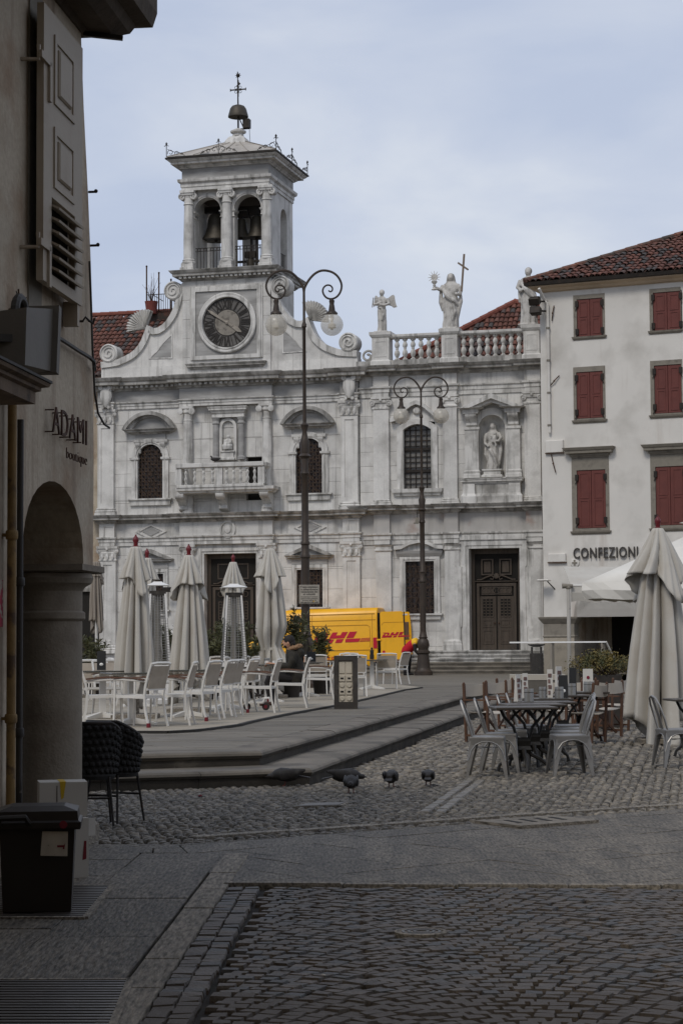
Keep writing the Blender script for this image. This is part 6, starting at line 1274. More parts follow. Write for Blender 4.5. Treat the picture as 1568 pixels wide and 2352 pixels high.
# ADAMI boutique lettering
rust_l=mat('rusty_letter',(.055,.027,.018),.8,.3,20,.2,80)
al=thing('boutique_lettering','rusty raised letters ADAMI boutique standing off the left wall','sign',(LO.x,LO.y,0),LB.rz)
x0,zb_=lh(121,992,-.07); x1,_=lh(199,1022,-.07); zt_=lh(121,932,-.07)[1]; o=text('large_letters','ADAMI',.2,rust_l,al,(x0,-.07,zb_),(pi/2,0,0),.006,'LEFT',-.002,0,1,1.08); fit(o,x1-x0,zt_-zb_)
x0b,zb2=lh(152,1052,-.07); x1b,_=lh(199,1068,-.07); o=text('small_letters','boutique',.12,rust_l,al,(x0b,-.07,zb2),(pi/2,0,0),.004,'LEFT',-.003,0,1,1.05); fit(o,x1b-x0b)
b=MB()
for i in range(5):
 for z_ in(zb_+.01,zt_-.02):xx=x0+(x1-x0)*(i+.3)/5; b.beam((xx,0,z_),(xx,-.066,z_),.009,.009)
obj('standoffs',b,rust_l,al)
# canopy over the shop on the left
cn=thing('shop_canopy','brown wooden shop canopy jutting from the left wall above the pipes','canopy',(LO.x,LO.y,0),LB.rz)
cy_=-.42; xe,zlow=lh(113,912,cy_*.5); xe=lh(118,890,cy_)[0]; zt_=lh(112,880,cy_)[1]; brown_p=mat('peeling_brown_paint',(.14,.105,.078),.8,.25,6,.3,30,col2=(.06,.045,.035),f2=(.52,.66),sc2=8)
b=MB(); b.sq(-9,xe-.05,cy_+.05,-.01,[(-.06,zt_-.14),(-.03,zt_-.135),(-.03,zt_-.06),(.0,zt_-.05),(.0,zt_-.03),(.04,zt_-.02),(.05,zt_)],False); obj('roof_board',b,brown_p,cn); b=MB(); b.skin([b.ring([(xx,y,z) for y,z in((cy_-.01,zt_+.003),(cy_-.01,zt_+.02),(-.01,zt_+.16),(-.01,zt_+.003))]) for xx in(-9,xe)]); obj('top_flashing',b,mat('dark_flashing',(.03,.027,.025),.7,.2,5),cn)
# pipes on the left pier
def vpipe(px,r,y,ztop_,zbot,ma,label,collars=()):
 x_,_=lh(px,1400,y); t_=thing('wall_pipe',label,'pipe',(LO.x,LO.y,0),LB.rz); b=MB(); b.tube([(x_,y,zbot),(x_,y,ztop_)],r,12); obj('pipe',b,ma,t_,True)
 for z_ in collars:b=MB(); b.lathe([(r+.008,0),(r+.012,.01),(r+.012,.05),(r+.008,.06)],12,(x_,y,z_)); b.box(x_-.02,x_+.02,y+r*.5,.0,z_+.02,z_+.04); obj('clamp',b,ma,t_,True)
 return t_
yel=mat('flaking_yellow_paint',(.19,.13,.055),.7,.2,5,.2,40,col2=(.075,.05,.03),f2=(.53,.62),sc2=6); dgrey=mat('dark_grey_pipe',(.035,.033,.032),.6,.2,6,.1,40,col2=(.15,.15,.145),f2=(.68,.71),sc2=8)
vpipe(27,.030,-.06,lh(27,720)[1],.02,yel,'flaking yellow gas pipe on the left pier',(1.0,2.2)); vpipe(46,.022,-.05,lh(46,970)[1],.02,dgrey,'dark grey pipe with stickers beside the yellow gas pipe',(.9,1.9))
# speaker box, cables
bx_=thing('junction_box','tilted grey box on a bracket above the brown canopy','box',(LO.x,LO.y,0),LB.rz); gbox=mat('grey_box_paint',(.105,.10,.094),.6,.12,3,.1,30)
yb=-.26; p=[lh(px,py,yb) for px,py in((62,706),(126,710),(120,853),(58,838))]; b=MB(); f0=[b.P((x,yb,z)) for x,z in p]; f1=[b.P((x-.0,yb+.2,z-.02)) for x,z in p]; b.f+=[tuple(f0),tuple(f1[::-1])]+[(f0[i],f1[i],f1[(i+1)%4],f0[(i+1)%4]) for i in range(4)]; obj('case',b,gbox,bx_)
b=MB(); (x0,z0_),(x1,z1_)=p[1],p[2]; b.beam((x0+.0,yb+.08,z0_+.015),(x1,yb+.08,z1_-.015),.07,.24,(0,-1,0)); obj('lid',b,gbox,bx_); b=MB(); b.tube([(p[0][0]+.1+q[0],yb+.1,p[0][1]-.02+q[1]) for q in arc(.1,0,.12,0,180,10)],.03,8); b.beam((p[0][0],yb+.1,p[0][1]-.2),(p[0][0]-.1,0,p[0][1]-.2),.05,.05); obj('conduit',b,dgrey,bx_)
def cable(label,pts,r=.007):
 t_=thing('cable',label,'cable',(LO.x,LO.y,0),LB.rz); b=MB(); P_=[]
 for px,py,y in pts:x,z=lh(px,py,y); P_.append((x,y,z))
 b.tube(P_,r,5); obj('strand',b,dgrey,t_)
cable('bundle of dark cables running from the grey box to the corner',[(134,775,-.05),(150,785,-.05),(180,805,-.05),(205,820,-.05),(216,830,-.06),(218,850,-.03)],.016)
cable('thin dark cable hanging down along the corner of the left wall',[(206,600,-.03),(210,700,-.04),(213,800,-.05),(218,900,-.05),(226,950,-.06),(240,975,-.1),(252,983,-.12)],.009)
for(px,py,lab) in((203.5,441,'upper dark iron pin sticking out of the wall corner'),(208,564,'lower dark iron pin sticking out of the wall corner'),(176,738,'curled iron hook on the wall below the shutter')):
 x_,z_=lh(px,py); t_=thing('iron_pin',lab,'pin',LB.w(x_,0,z_),LB.rz); b=MB(); b.tube([(0,0,0),(.0,-.05,0)]+([(.0,-.06,.01)] if px>200 else[(0,-.07,.03),(0,-.10,0),(0,-.13,-.02),(0,-.14,.02)]),.010,6); obj('shank',b,black_iron,t_)
 b=MB(); b.sphere((0,-.06 if px>200 else-.01,.005),.016,8,6); obj('head',b,black_iron,t_)
tw=thing('dead_twig','dead twig growing from a crack above the yellow pipe','twig',(LO.x,LO.y,0),LB.rz); b=MB(); x_,z_=lh(42,712,-.05); b.tube([(x_,-.03,z_),(x_-.02,-.06,z_+.06),(x_-.06,-.07,z_+.13)],.006,4); b.tube([(x_-.02,-.06,z_+.06),(x_+.1,-.08,z_+.1)],.004,4); b.tube([(x_-.03,-.06,z_+.08),(x_-.15,-.08,z_+.1)],.004,4); obj('stem',b,rust_iron,tw); b=MB(); b.sphere((x_+.02,-.05,z_-.03),.035,8,6); obj('bud',b,dgrey,tw)
pst=thing('torn_poster','torn pink poster on the left wall beside the yellow pipe','poster',(LO.x,LO.y,0),LB.rz); x0,z1_=lh(-14,1330,-.004); x1,z0_=lh(7,1440,-.004); b=MB(); b.box(x0,x1,-.006,-.002,z0_,z1_); obj('paper',b,mat('pink_poster',(.30,.045,.075),.8,.2,4,col2=(.33,.30,.28),f2=(.5,.53),sc2=9),pst)
b=MB(); b.box(x0,x1-.12,-.008,-.005,z0_+.1,z0_+.16); obj('print',b,mat('poster_print',(.33,.31,.29),.8),pst)
# ---- unseen houses added behind and right of the camera to shade the foreground
bk=thing('back_shade_house','plastered house closing the alley behind the camera','house'); b=MB(); b.box(-12,12,-12,-4,-.05,13); obj('wall',b,plaster_old,bk); b=MB(); b.sq(-12,12,-12,-4,[(0,13),(.6,13.1),(.6,13.3),(-2,15)]); obj('roof',b,tile_dark,bk)
al_r=thing('right_shade_house','plastered house closing the right side of the alley','house'); b=MB(); b.box(2.9,9,-3.9,7.5,-.05,12.5); obj('wall',b,plaster_old,al_r); b=MB(); b.sq(2.9,9,-3.9,7.5,[(.0,12.5),(.55,12.6),(.55,12.8),(-2,14)]); obj('roof',b,tile_dark,al_r)
# ================================================================== street lamps
globe_m=glassmat('frosted_globe',(.62,.58,.50),.25,.42,(.95,.93,.9))
bulb_m=mat('white_bulb',(.75,.73,.68),.3,.05,3)
SB=80.0
def lamp(label,pos,rz,k):
 t=thing('street_lamp',label,'street lamp',pos,rz,'two armed globe street lamps'); u=.00462*k
 z1=lambda y:(1.5+(1479.5-(143.5+.4028*y))/87.1-PL)*1.0
 zz2=lambda y:z1(y+1710.5)
 prof=[(.34,0),(.34,.14),(.27,.20),(.25,.30),(.22,.62),(.20,.78),(.25,.82),(.25,.88),(.19,.93),(.19,1.0),(.235,1.10),(.20,1.28),(.14,1.36),(.17,1.40),(.14,1.44),(.12,1.6)]
 b=MB(); b.lathe(prof,20); obj('base',b,lamp_iron,t,True)
 za,zb=zz2(1110),zz2(1035)
 b=MB(); b.lathe([(.115,1.5),(.11,za-.03),(.135,za),(.135,za+.05),(.105,za+.1),(.10,zb-.02),(.125,zb),(.125,zb+.05),(.095,zb+.09),(.09,zz2(640)),(.12,zz2(630)),(.09,zz2(610)),(.10,zz2(545)),(.16,zz2(530)),(.10,zz2(515)),(.13,zz2(450)),(.09,zz2(425)),(.06,zz2(390)),(.10,zz2(360)),(.11,zz2(350)),(.05,zz2(335)),(.042,z1(1500)),(.07,z1(1492)),(.06,z1(1480)),(.036,z1(1465)),(.034,z1(1262))],14); obj('post',b,lamp_iron,t,True)
 for s_ in(-1,1):
  pts=[(0,1290),(-6,1262),(-30,1220),(-62,1186),(-98,1168),(-135,1168),(-170,1180),(-198,1205),(-215,1240),(-216,1270),(-205,1300),(-185,1322),(-158,1332),(-132,1326),(-115,1308),(-108,1285),(-115,1264),(-132,1252),(-152,1254),(-164,1268),(-162,1284),(-150,1290),(-142,1282)]
  b=MB(); n=len(pts); q_=sm([(s_*x*u,0,z1(y)) for x,y in pts]); n=len(q_); b.tube(q_,[.036-.016*i/n for i in range(n)],8); A=obj('arm',b,lamp_iron,t,True)
  gx=s_*-160*u
  b=MB(); b.lathe([(.02,z1(1330)),(.05,z1(1336)),(.075,z1(1342)),(.06,z1(1362)),(.07,z1(1370)),(.075,z1(1378)),(.09,z1(1400)),(.15,z1(1412)),(.16,z1(1420))],14,(gx,0,0)); obj('lamp_neck',b,lamp_iron,A,True)
  b=MB(); b.sphere((gx,0,z1(1481)),.30,24,16); o=obj('globe',b,globe_m,A); o.data.polygons.foreach_set('use_smooth',[True]*len(o.data.polygons))
  b=MB(); b.lathe([(.04,z1(1425)),(.06,z1(1440)),(.03,z1(1470)),(.10,z1(1478)),(.11,z1(1500)),(.03,z1(1505)),(.03,z1(1512))],10,(gx,0,0)); obj('bulb',b,bulb_m,A,True)
 return t
LA=atY(702,1480,52.5); LAP=(LA.x,LA.y,PL); la=lamp('tall two-globe street lamp in the middle, nearest, with a notice sign',LAP,radians(2),1.0)
LC=G(972,1551,PL); lc=lamp('two-globe street lamp farther back beside the yellow van',(LC.x,LC.y,PL),radians(0),1.0)
sg=thing('notice_sign','grey notice plate about feeding pigeons strapped to the nearer lamp','sign',LAP,radians(3)); sx=lambda x,y:((r2(x,y)[0]-702)/87.1,1.5+(1479.5-r2(x,y)[1])/87.1-PL)
(x0,z1_),(x1,z0_)=sx(1207,1268),sx(1322,1374); b=MB(); b.cbox(x0,x1,-.17,-.15,z0_,z1_,.006); obj('plate',b,mat('sign_grey',(.33,.325,.315),.6,.08,4),sg)
b=MB(); b.band([(x0+.02,z0_+.02),(x0+.02,z1_-.02),(x1-.02,z1_-.02),(x1-.02,z0_+.02)],[(x0+.028,z0_+.028),(x0+.028,z1_-.028),(x1-.028,z1_-.028),(x1-.028,z0_+.028)],-.1725,-.1695,True); obj('border',b,sign_m,sg)
L_t=[("E' vietato somministrare",.075),('o abbandonare',.075),('volontariamente cibo',.075),('ai colombi',.075),('Ai trasgressori verranno',.05),('applicate le sanzioni amministrative',.05),("previste dall'art.10",.05),('della legge 24.11.1981 n.689',.05),('Ordinanza sindacale n.15 del 2003',.035)]
zc=z1_-.08
for i,(s_,h) in enumerate(L_t):
 o=text('line',s_,h,sign_m,sg,((x0+x1)/2,-.172,zc),(pi/2,0,0),.001,'CENTER',.002 if h>.06 else .001); bpy.context.view_layer.update(); mw=(x1-x0)*.84
 if o.dimensions.x>mw:o.scale=(mw/o.dimensions.x,1,1)
 zc-=.062 if h>.06 else .048
b=MB(); b.lathe([(0,0),(.02,0),(.02,.002),(0,.002)],10,(x1-.15,-.171,z0_+.06),'y'); obj('sticker',b,mat('sticker_yellow',(.5,.33,.02),.6),sg)
for z_ in(z0_+.1,z1_-.1):b=MB(); b.lathe([(.125,0),(.135,.0),(.135,.04),(.125,.04)],16,(0,0,z_),loop=True); b.box(-.03,.03,-.155,-.12,z_,z_+.04); obj('strap',b,steel_grate,sg)
lb=thing('post_box','small pale box with hook on the farther lamp post','box',(LC.x,LC.y,PL)); zb_=1.5+(1478-1192)/61.8-PL; b=MB(); b.box(-.26,-.12,-.1,.0,zb_-.12,zb_+.05); b.box(-.32,-.12,-.14,.04,zb_-.17,zb_-.13); obj('case',b,stone_grey,lb); b=MB(); b.tube([(-.18,-.05,zb_+.05),(-.18,-.05,zb_+.35),(-.1,-.05,zb_+.35)],.012,5); obj('hook',b,black_iron,lb)
# ================================================================== delivery van
VP=G(868,1548,PL); VAN=Frame((VP.x,VP.y,PL),radians(-11))
van=thing('delivery_van','yellow delivery van with red lettering and its rear doors open','van',(VP.x,VP.y,PL),rot=(0,radians(-1.0),radians(-11)))
van_y=mat('van_yellow',(.78,.42,.010),.35,.04,1.5,spec=.5,col2=(.62,.335,.010),f2=(.55,.8),sc2=2); van_r=mat('van_red',(.42,.006,.030),.45,.05,3); tyre_m=mat('tyre',(.02,.02,.02),.8,.2,5)
def vring(b,z,xf,xr_,ins,rc=.12):
 y0,y1=ins,2.02-ins; P=[]
 for(cx,cy,a0) in((xf+rc,y0+rc,180),(xr_-.04,y0+.04,270),(xr_-.04,y1-.04,0),(xf+rc,y1-rc,90)):
  r=rc if cx<xf+1 else .04
  for k in range(4):a=radians(a0+30*k); P.append((cx+r*cos(a),cy+r*sin(a),z))
 return b.ring(P)
b=MB(); lv=[(.32,-5.85,0,.05),(.40,-5.92,0,.01),(.75,-5.92,0,.0),(.80,-5.90,0,.0),(1.0,-5.85,0,.005),(1.22,-5.65,0,.01),(1.38,-5.0,0,.015),(1.75,-4.72,0,.045),(2.2,-4.35,0,.09),(2.40,-4.1,0,.12),(2.50,-3.9,0,.17),(2.57,-3.7,0,.26),(2.60,-3.5,-.03,.45)]
b.skin([vring(b,*q) for q in lv]); obj('body',b,van_y,van,True)
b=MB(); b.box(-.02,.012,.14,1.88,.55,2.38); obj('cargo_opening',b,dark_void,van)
for x0,x1 in((-3.3,-.32),):
 b=MB(); ys=lambda z:-.004+(0 if z<1.3 else .09*(z-1.3)/.9)
 for(xa,za,xb,zb_) in((-4.2,.95,-.12,.95),(-4.2,2.12,-.06,2.12),(-3.3,1.92,-.4,1.92),(-4.3,2.36,-.1,2.36)):b.beam((xa,ys(za)+.0,za),(xb,ys(zb_),zb_),.022,.022)
 for x_ in(-2.6,-.2):b.tube([(x_,ys(z),z) for z in(.45,.95,1.3,1.8,2.2,2.36)],.010,4)
 b.tube([(-.4,ys(1.92),1.92),(-.3,ys(1.85),1.85),(-.28,ys(1.4),1.4),(-.28,-.004,1.05)],.012,4); obj('panel_line',b,mat('van_shadow_line',(.40,.20,.008),.5),van)
for x_ in(-.95,-4.85):
 for y_ in(.02,1.82):
  b=MB(); b.lathe([(.16,0),(.33,.0),(.35,.05),(.35,.15),(.33,.2),(.16,.2)],24,(x_,y_+.2,.35),'y'); wv=obj('wheel',b,tyre_m,van,True); b=MB(); b.lathe([(0,.02),(.2,.02),(.2,.18),(.12,.16),(0,.15)],16,(x_,y_+.19,.35),'y'); obj('rim',b,steel_grate,wv)
 b=MB(); b.lathe([(0,0),(.42,0),(.42,.02),(0,.02)],24,(x_,.012,.38),'y'); obj('wheel_arch',b,dark_void,van)
b=MB(); b.box(-.25,.10,-.015,2.03,.30,.48); obj('bumper',b,mat('black_plastic',(.02,.02,.02),.6),van)
b=MB(); b.box(-4.3,-1.45,-.014,.02,.56,.66) if False else b.box(-3.9,-1.45,-.012,.01,.40,.50); obj('sill_trim',b,MATS['black_plastic'],van)
b=MB(); b.box(-.16,-.01,-.012,.1,1.0,1.42); obj('tail_light',b,van_r,van,label='red tail light at the rear corner')
def door(x0,y0,ang,nm,lab):
 b=MB(); b.m=Matrix.Translation((x0,y0,0))@Matrix.Rotation(ang,4,'Z'); prof=[(0,.50),(.93,.50),(.95,.56),(.95,1.3),(.93,1.9),(.88,2.38),(.84,2.42),(.04,2.42),(0,2.36)]; b.prism(prof,-.035,.035); d=obj(nm,b,van_y,van,label=lab); return d,b.m
dl,Ml=door(.13,.03,radians(-1),'rear_door','left rear door swung open in line with the van side'); drr,Mr2=door(.16,1.92,radians(-13),'rear_door','right rear door showing its brown inner lining')
b=MB(); b.m=Mr2; b.sq(.1,.86,-.045,.0,[(0,1.32),(.0,1.36),(0,2.0),(-.05,2.1)],False); obj('inner_lining',b,mat('door_lining',(.13,.085,.055),.8,.15,4),drr); b=MB(); b.m=Mr2; b.box(.12,.6,-.045,-.03,2.14,2.34); obj('upper_lining',b,mat('door_lining',(.13,.085,.055)),drr)
b=MB(); b.m=Mr2; b.box(.03,.12,-.05,-.03,.6,1.1); obj('latch',b,black_iron,drr)
b=MB(); b.m=Ml; b.box(.93,.965,-.04,.04,.52,2.4); obj('seal',b,black_iron,dl)
b=MB(); b.m=Ml
b.tube([(.05,-.037,1.9),(.14,-.037,2.0),(.92,-.037,2.0)],.01,4); obj('door_crease',b,mat('van_shadow_line',(.4,.2,.008)),dl)
b=MB(); b.m=Ml; b.lathe([(0,0),(.06,0),(.06,.004),(0,.004)],14,(.12,-.037,.85),'y'); obj('round_sticker',b,van_r,dl)
b=MB(); b.box(-.02,.16,-.05,.01,1.30,1.36); obj('hinge',b,van_y,van)
def logo(par,M_,x0,z0,s,nm):
 polys={'letter_d':[[(376,552),(500,550),(516,566),(514,585),(500,604),(455,609),(478,575),(415,577)],[(392,585),(440,583),(420,612),(545,612),(520,650),(352,656)]],
 'letter_h':[[(560,547),(612,545),(594,576),(640,574),(658,543),(715,541),(678,603),(523,609)],[(520,617),(574,615),(552,651),(500,653)],[(602,614),(672,611),(650,647),(584,650)]],
 'letter_l':[[(733,540),(808,537),(770,600),(698,603)],[(692,611),(842,605),(822,640),(686,644)]],
 'stripe':[[(850,604),(936,600),(936,606),(846,610)],[(842,617),(936,613),(936,619),(838,623)],[(834,630),(936,626),(936,633),(830,637)]]}
 for k,L2 in polys.items():
  if k=='stripe':
   for q in L2:b=MB(); b.m=M_; b.prism([(x0+(x-650)*s,z0-(y-600+(x-650)*.02)*s) for x,y in q],-.004,.0); obj('stripe',b,van_r,par)
  else:
   b=MB(); b.m=M_
   for q in L2:b.prism([(x0+(x-650)*s,z0-(y-600+(x-650)*.02)*s) for x,y in q],-.004,.0)
   obj(k,b,van_r,par)
kx=.2270/61.0
logo(van,Matrix.Translation((0,-.001,1.3))@Matrix.Rotation(radians(-4.4),4,'X')@Matrix.Translation((0,0,-1.3)),-1.42,1.44,kx*1.06,'logo')
b=MB(); logo(dl,Ml@Matrix.Translation((0,-.038,0)),.62,1.50,kx*.52,'logo')
o=text('slogan','SIMPLY DELIVERED.',.15,van_r,van,(-2.45,-.012,.60),(pi/2,0,0),.002,'LEFT',.004); fit(o,1.55)
# ================================================================== people
skin_m=mat('skin',(.42,.25,.18),.6,.06,8); coat_m=mat('dark_olive_parka',(.020,.018,.014),.8,.3,8,.4,25); fur_m=mat('brown_fur',(.26,.17,.11),.95,.35,30,.8,90); hair_m=mat('black_hair',(.012,.010,.009),.7,.2,30); trou_m=mat('black_trousers',(.012,.011,.012),.85,.2,10,.3,30); shoe_m=mat('brown_shoe',(.04,.018,.012),.5,.2,10)
def hand(b,p,d,up,s=1.0,curl=.6):
 p=Vector(p); d=Vector(d).normalized(); up=Vector(up).normalized(); sd_2=d.cross(up).normalized()
 b.tube([p-d*.03*s,p+d*.04*s,p+d*.085*s],[.026*s,.036*s,.034*s],8,flat=.55)
 for i in range(4):
  o=p+d*.085*s+sd_2*(i-1.5)*.019*s; l_=(.075,.085,.08,.062)[i]*s; b.tube([o-d*.015*s,o+d*l_*.45,o+d*l_*.8-up*l_*curl*.45,o+d*l_*.75-up*l_*curl],[.0095*s,.009*s,.0085*s,.007*s],6)
 o=p+sd_2*-.035*s; b.tube([o,o-sd_2*.025*s+d*.025*s,o-sd_2*.03*s+d*.06*s],[.011*s,.010*s,.008*s],6)
def head(b,c,s=1.0):
 c=Vector(c); b.sphere(c,.098*s,16,12,.82,.98,1.16); b.sphere(c+Vector((0,-.035,-.055))*s,.06*s,12,8,.9,.9,.9); b.tube([c+Vector((0,-.095,.02))*s,c+Vector((0,-.112,-.02))*s],[.010*s,.018*s],6); b.tube([c+Vector((-.03,-.088,-.055))*s,c+Vector((.03,-.088,-.055))*s],.011*s,6)
 for q in(-1,1):b.sphere(c+Vector((q*.083,.0,-.005))*s,.026*s,8,6,.4,.8,1.1); b.sphere(c+Vector((q*.034,-.088,.028))*s,.012*s,6,4)
 b.tube([c+Vector((0,.02,-.16))*s,c+Vector((0,.01,-.05))*s],.05*s,10)
 # seated man; local: faces -y, seat height .46
MC=G(668,1625,PL); man_pos=(MC.x+.02,MC.y,PL+.03)
man=thing('person','person in dark hooded parka with fur trim sitting at a café table holding a cup','person',man_pos,radians(-92))
b=MB(); hc=(0,-.06,1.17); head(b,hc); b.loft([(.50,0,.10,.15,.12),(.75,0,.07,.15,.11),(.97,0,.02,.16,.10),(1.05,0,0,.06,.06)],14)
for q in(-1,1):b.tube([(q*.18,.03,.98),(q*.23,-.02,.74),(q*.08,-.30,.76)],[.05,.042,.03],8); hand(b,(q*.06,-.34,.78),(-q*.3,-1,.1),(0,.1,1),1.0,.9); b.tube([(q*.10,.08,.52),(q*.13,-.38,.50),(q*.12,-.385,.10)],[.06,.045,.032],8)
o=obj('body',b,skin_m,man); fuse(o,.011,3)
b=MB(); b.loft([(.40,0,.09,.20,.17),(.52,0,.09,.215,.185),(.72,0,.06,.205,.165),(.92,0,.035,.21,.15),(1.0,0,.02,.17,.13),(1.05,0,.01,.11,.10)],18,.02,5)
for q in(-1,1):b.tube([(q*.18,.04,.96),(q*.25,.02,.83),(q*.26,-.02,.73),(q*.18,-.18,.74),(q*.10,-.29,.76)],[.085,.082,.078,.066,.05],10)
b.loft([(.92,0,.15,.13,.08),(1.0,0,.155,.14,.085),(1.07,0,.12,.12,.07)],12); o=obj('parka',b,coat_m,man); fuse(o,.016,4)
b=MB(); rr=random.Random(8)
for i in range(16):
 a=radians(-60+300*i/15); p=Vector((cos(a)*.125,.055-sin(a)*-.10,1.075+.03*sin(a)))
 b.sphere(p,.042,7,5,rr.uniform(.9,1.3),rr.uniform(.9,1.3),rr.uniform(.8,1.2))
 for _ in range(5):q=Vector((rr.gauss(0,1),rr.gauss(0,1),rr.gauss(0,1))).normalized(); b.tube([p+q*.03,p+q*rr.uniform(.05,.075)],[.012,.002],4)
obj('fur_trim',b,fur_m,man,True)
b=MB(); b.sphere((0,-.045,1.205),.108,14,10,.86,1.0,1.02); b.sphere((0,.0,1.15),.09,12,8,.9,.8,1.0); o=obj('hair',b,hair_m,man,True); b=MB(); b.sphere((0,-.10,1.105),.062,10,8,.95,.8,.75); obj('beard',b,hair_m,man,True)
b=MB(); b.loft([(.40,0,.08,.17,.15),(.55,0,.08,.18,.16)],12)
for q in(-1,1):b.tube([(q*.09,.08,.50),(q*.12,-.20,.53),(q*.13,-.41,.52),(q*.12,-.43,.44),(q*.12,-.40,.25),(q*.115,-.38,.09)],[.10,.098,.085,.078,.068,.062],10)
o=obj('trousers',b,trou_m,man); fuse(o,.014,3)
for q in(-1,1):b=MB(); b.tube([(q*.115,-.32,.045),(q*.115,-.42,.05),(q*.12,-.54,.035),(q*.12,-.59,.03)],[.042,.05,.044,.028],8,flat=.8); b.loft([(.05,q*.115,-.37,.05,.055),(.12,q*.115,-.37,.055,.058)],10); obj('shoe',b,shoe_m,man,True)
white_cer=mat('white_ceramic',(.75,.74,.72),.25,.03,5,spec=.5)
def cup(pos,lab,grp='cups on the café tables'):
 t=thing('cup',lab,'cup',pos,rnd(0,6),grp); b=MB(); b.lathe([(.0,.0),(.022,.0),(.036,.03),(.04,.065),(.035,.065),(.03,.03),(0,.012)],14); obj('bowl',b,white_cer,t,True); b=MB(); b.tube([(.036,0,.055),(.06,0,.05),(.058,0,.025),(.032,0,.02)],.005,5); obj('handle',b,white_cer,t); b=MB(); b.lathe([(0,-.004),(.06,-.006),(.068,.004),(.05,.0),(0,.0)],16); obj('saucer',b,white_cer,t); return t
mw=Matrix.Translation(man_pos)@Matrix.Rotation(radians(-92),4,'Z'); cup(mw@Vector((0,-.45,.77)),'white cup held in the hands of the seated person')
# delivery worker bent over behind the van
wk_p=G(937,1551,PL); wk=thing('person','person in red and yellow work vest bending over behind the open van doors','person',(wk_p.x,wk_p.y+.2,PL),radians(58))
b=MB(); hip=Vector((0,.05,.92)); sh=Vector((0,-.42,1.22)); head(b,(0,-.60,1.20),1.0); b.tube([hip,(0,-.18,1.10),sh,(0,-.52,1.22)],[.13,.14,.13,.06],12)
for q in(-1,1):b.tube([(q*.10,.05,.9),(q*.12,.02,.5),(q*.13,.06,.09)],[.09,.07,.05],8); b.tube([(q*.19,-.40,1.18),(q*.22,-.45,.92),(q*.16,-.58,.72)],[.06,.048,.036],8); hand(b,(q*.15,-.6,.68),(0,-.4,-1),(q,0,0),1,.5)
o=obj('body',b,skin_m,wk); fuse(o,.016,3)
red_v=mat('red_work_vest',(.42,.008,.022),.8,.12,8,.2,20); yel_v=mat('yellow_yoke',(.72,.45,.03),.8,.1,8)
b=MB(); b.tube([hip+Vector((0,.04,-.12)),hip,(0,-.15,1.09),(0,-.30,1.17)],[.19,.195,.195,.20],16); o=obj('vest',b,red_v,wk); fuse(o,.02,3)
b=MB(); b.tube([(0,-.27,1.165),(0,-.40,1.21),(0,-.46,1.22)],[.20,.195,.12],16)
for q in(-1,1):b.tube([(q*.12,-.38,1.21),(q*.20,-.42,1.15)],[.11,.085],8)
o=obj('yoke',b,yel_v,wk); fuse(o,.02,3)
b=MB()
for q in(-1,1):b.tube([(q*.20,-.41,1.14),(q*.23,-.45,.92),(q*.17,-.57,.76)],[.075,.065,.05],8)
o=obj('sleeves',b,trou_m,wk); b=MB(); b.sphere((0,.04,.88),.17,12,8,1.1,.9,.9)
for q in(-1,1):b.tube([(q*.10,.04,.88),(q*.12,.01,.5),(q*.13,.06,.08)],[.115,.085,.07],10)
o=obj('trousers',b,trou_m,wk); fuse(o,.02,3)
b=MB(); b.sphere((0,-.61,1.23),.112,12,8,.9,1,.95); obj('red_hood',b,red_v,wk,True)
for q in(-1,1):b=MB(); b.tube([(q*.13,.1,.05),(q*.13,-.06,.05),(q*.13,-.16,.035)],[.05,.05,.03],8); obj('shoe',b,trou_m,wk,True)
# passer-by behind the plants
pb_p=atY(683,1480,46.0); pb=thing('person','person with black beanie standing behind the potted plants beside the lamp','person',(pb_p.x,pb_p.y,PL),radians(-30)); b=MB(); head(b,(0,-.02,1.66)); b.loft([(.85,0,0,.15,.11),(1.1,0,0,.15,.1),(1.38,0,0,.19,.1),(1.45,0,0,.08,.07)],14)
for q in(-1,1):b.tube([(q*.09,0,.9),(q*.1,0,.5),(q*.1,0,.08)],[.085,.065,.045],8); b.tube([(q*.19,0,1.38),(q*.24,.02,1.1),(q*.23,-.06,.84)],[.05,.042,.03],8); hand(b,(q*.23,-.07,.80),(0,-.2,-1),(q,0,0))
o=obj('body',b,skin_m,pb); fuse(o,.016,3)
b=MB(); b.loft([(.80,0,0,.19,.15),(1.1,0,0,.19,.15),(1.36,0,0,.21,.14),(1.46,0,0,.10,.09)],16)
for q in(-1,1):b.tube([(q*.18,0,1.38),(q*.25,.02,1.1),(q*.24,-.05,.88)],[.075,.065,.05],8)
o=obj('coat',b,coat_m,pb); fuse(o,.02,3); b=MB(); b.loft([(.78,0,0,.17,.13),(.92,0,0,.17,.13)],12)
for q in(-1,1):b.tube([(q*.09,0,.9),(q*.1,0,.5),(q*.1,0,.08)],[.105,.08,.065],8)
o=obj('trousers',b,trou_m,pb); fuse(o,.02,3); b=MB(); b.sphere((0,-.005,1.715),.105,12,8,.92,1.02,1.1); obj('beanie',b,hair_m,pb,True)
for q in(-1,1):b=MB(); b.tube([(q*.1,.06,.04),(q*.1,-.06,.045),(q*.1,-.17,.03)],[.045,.048,.03],8); obj('shoe',b,shoe_m,pb,True)
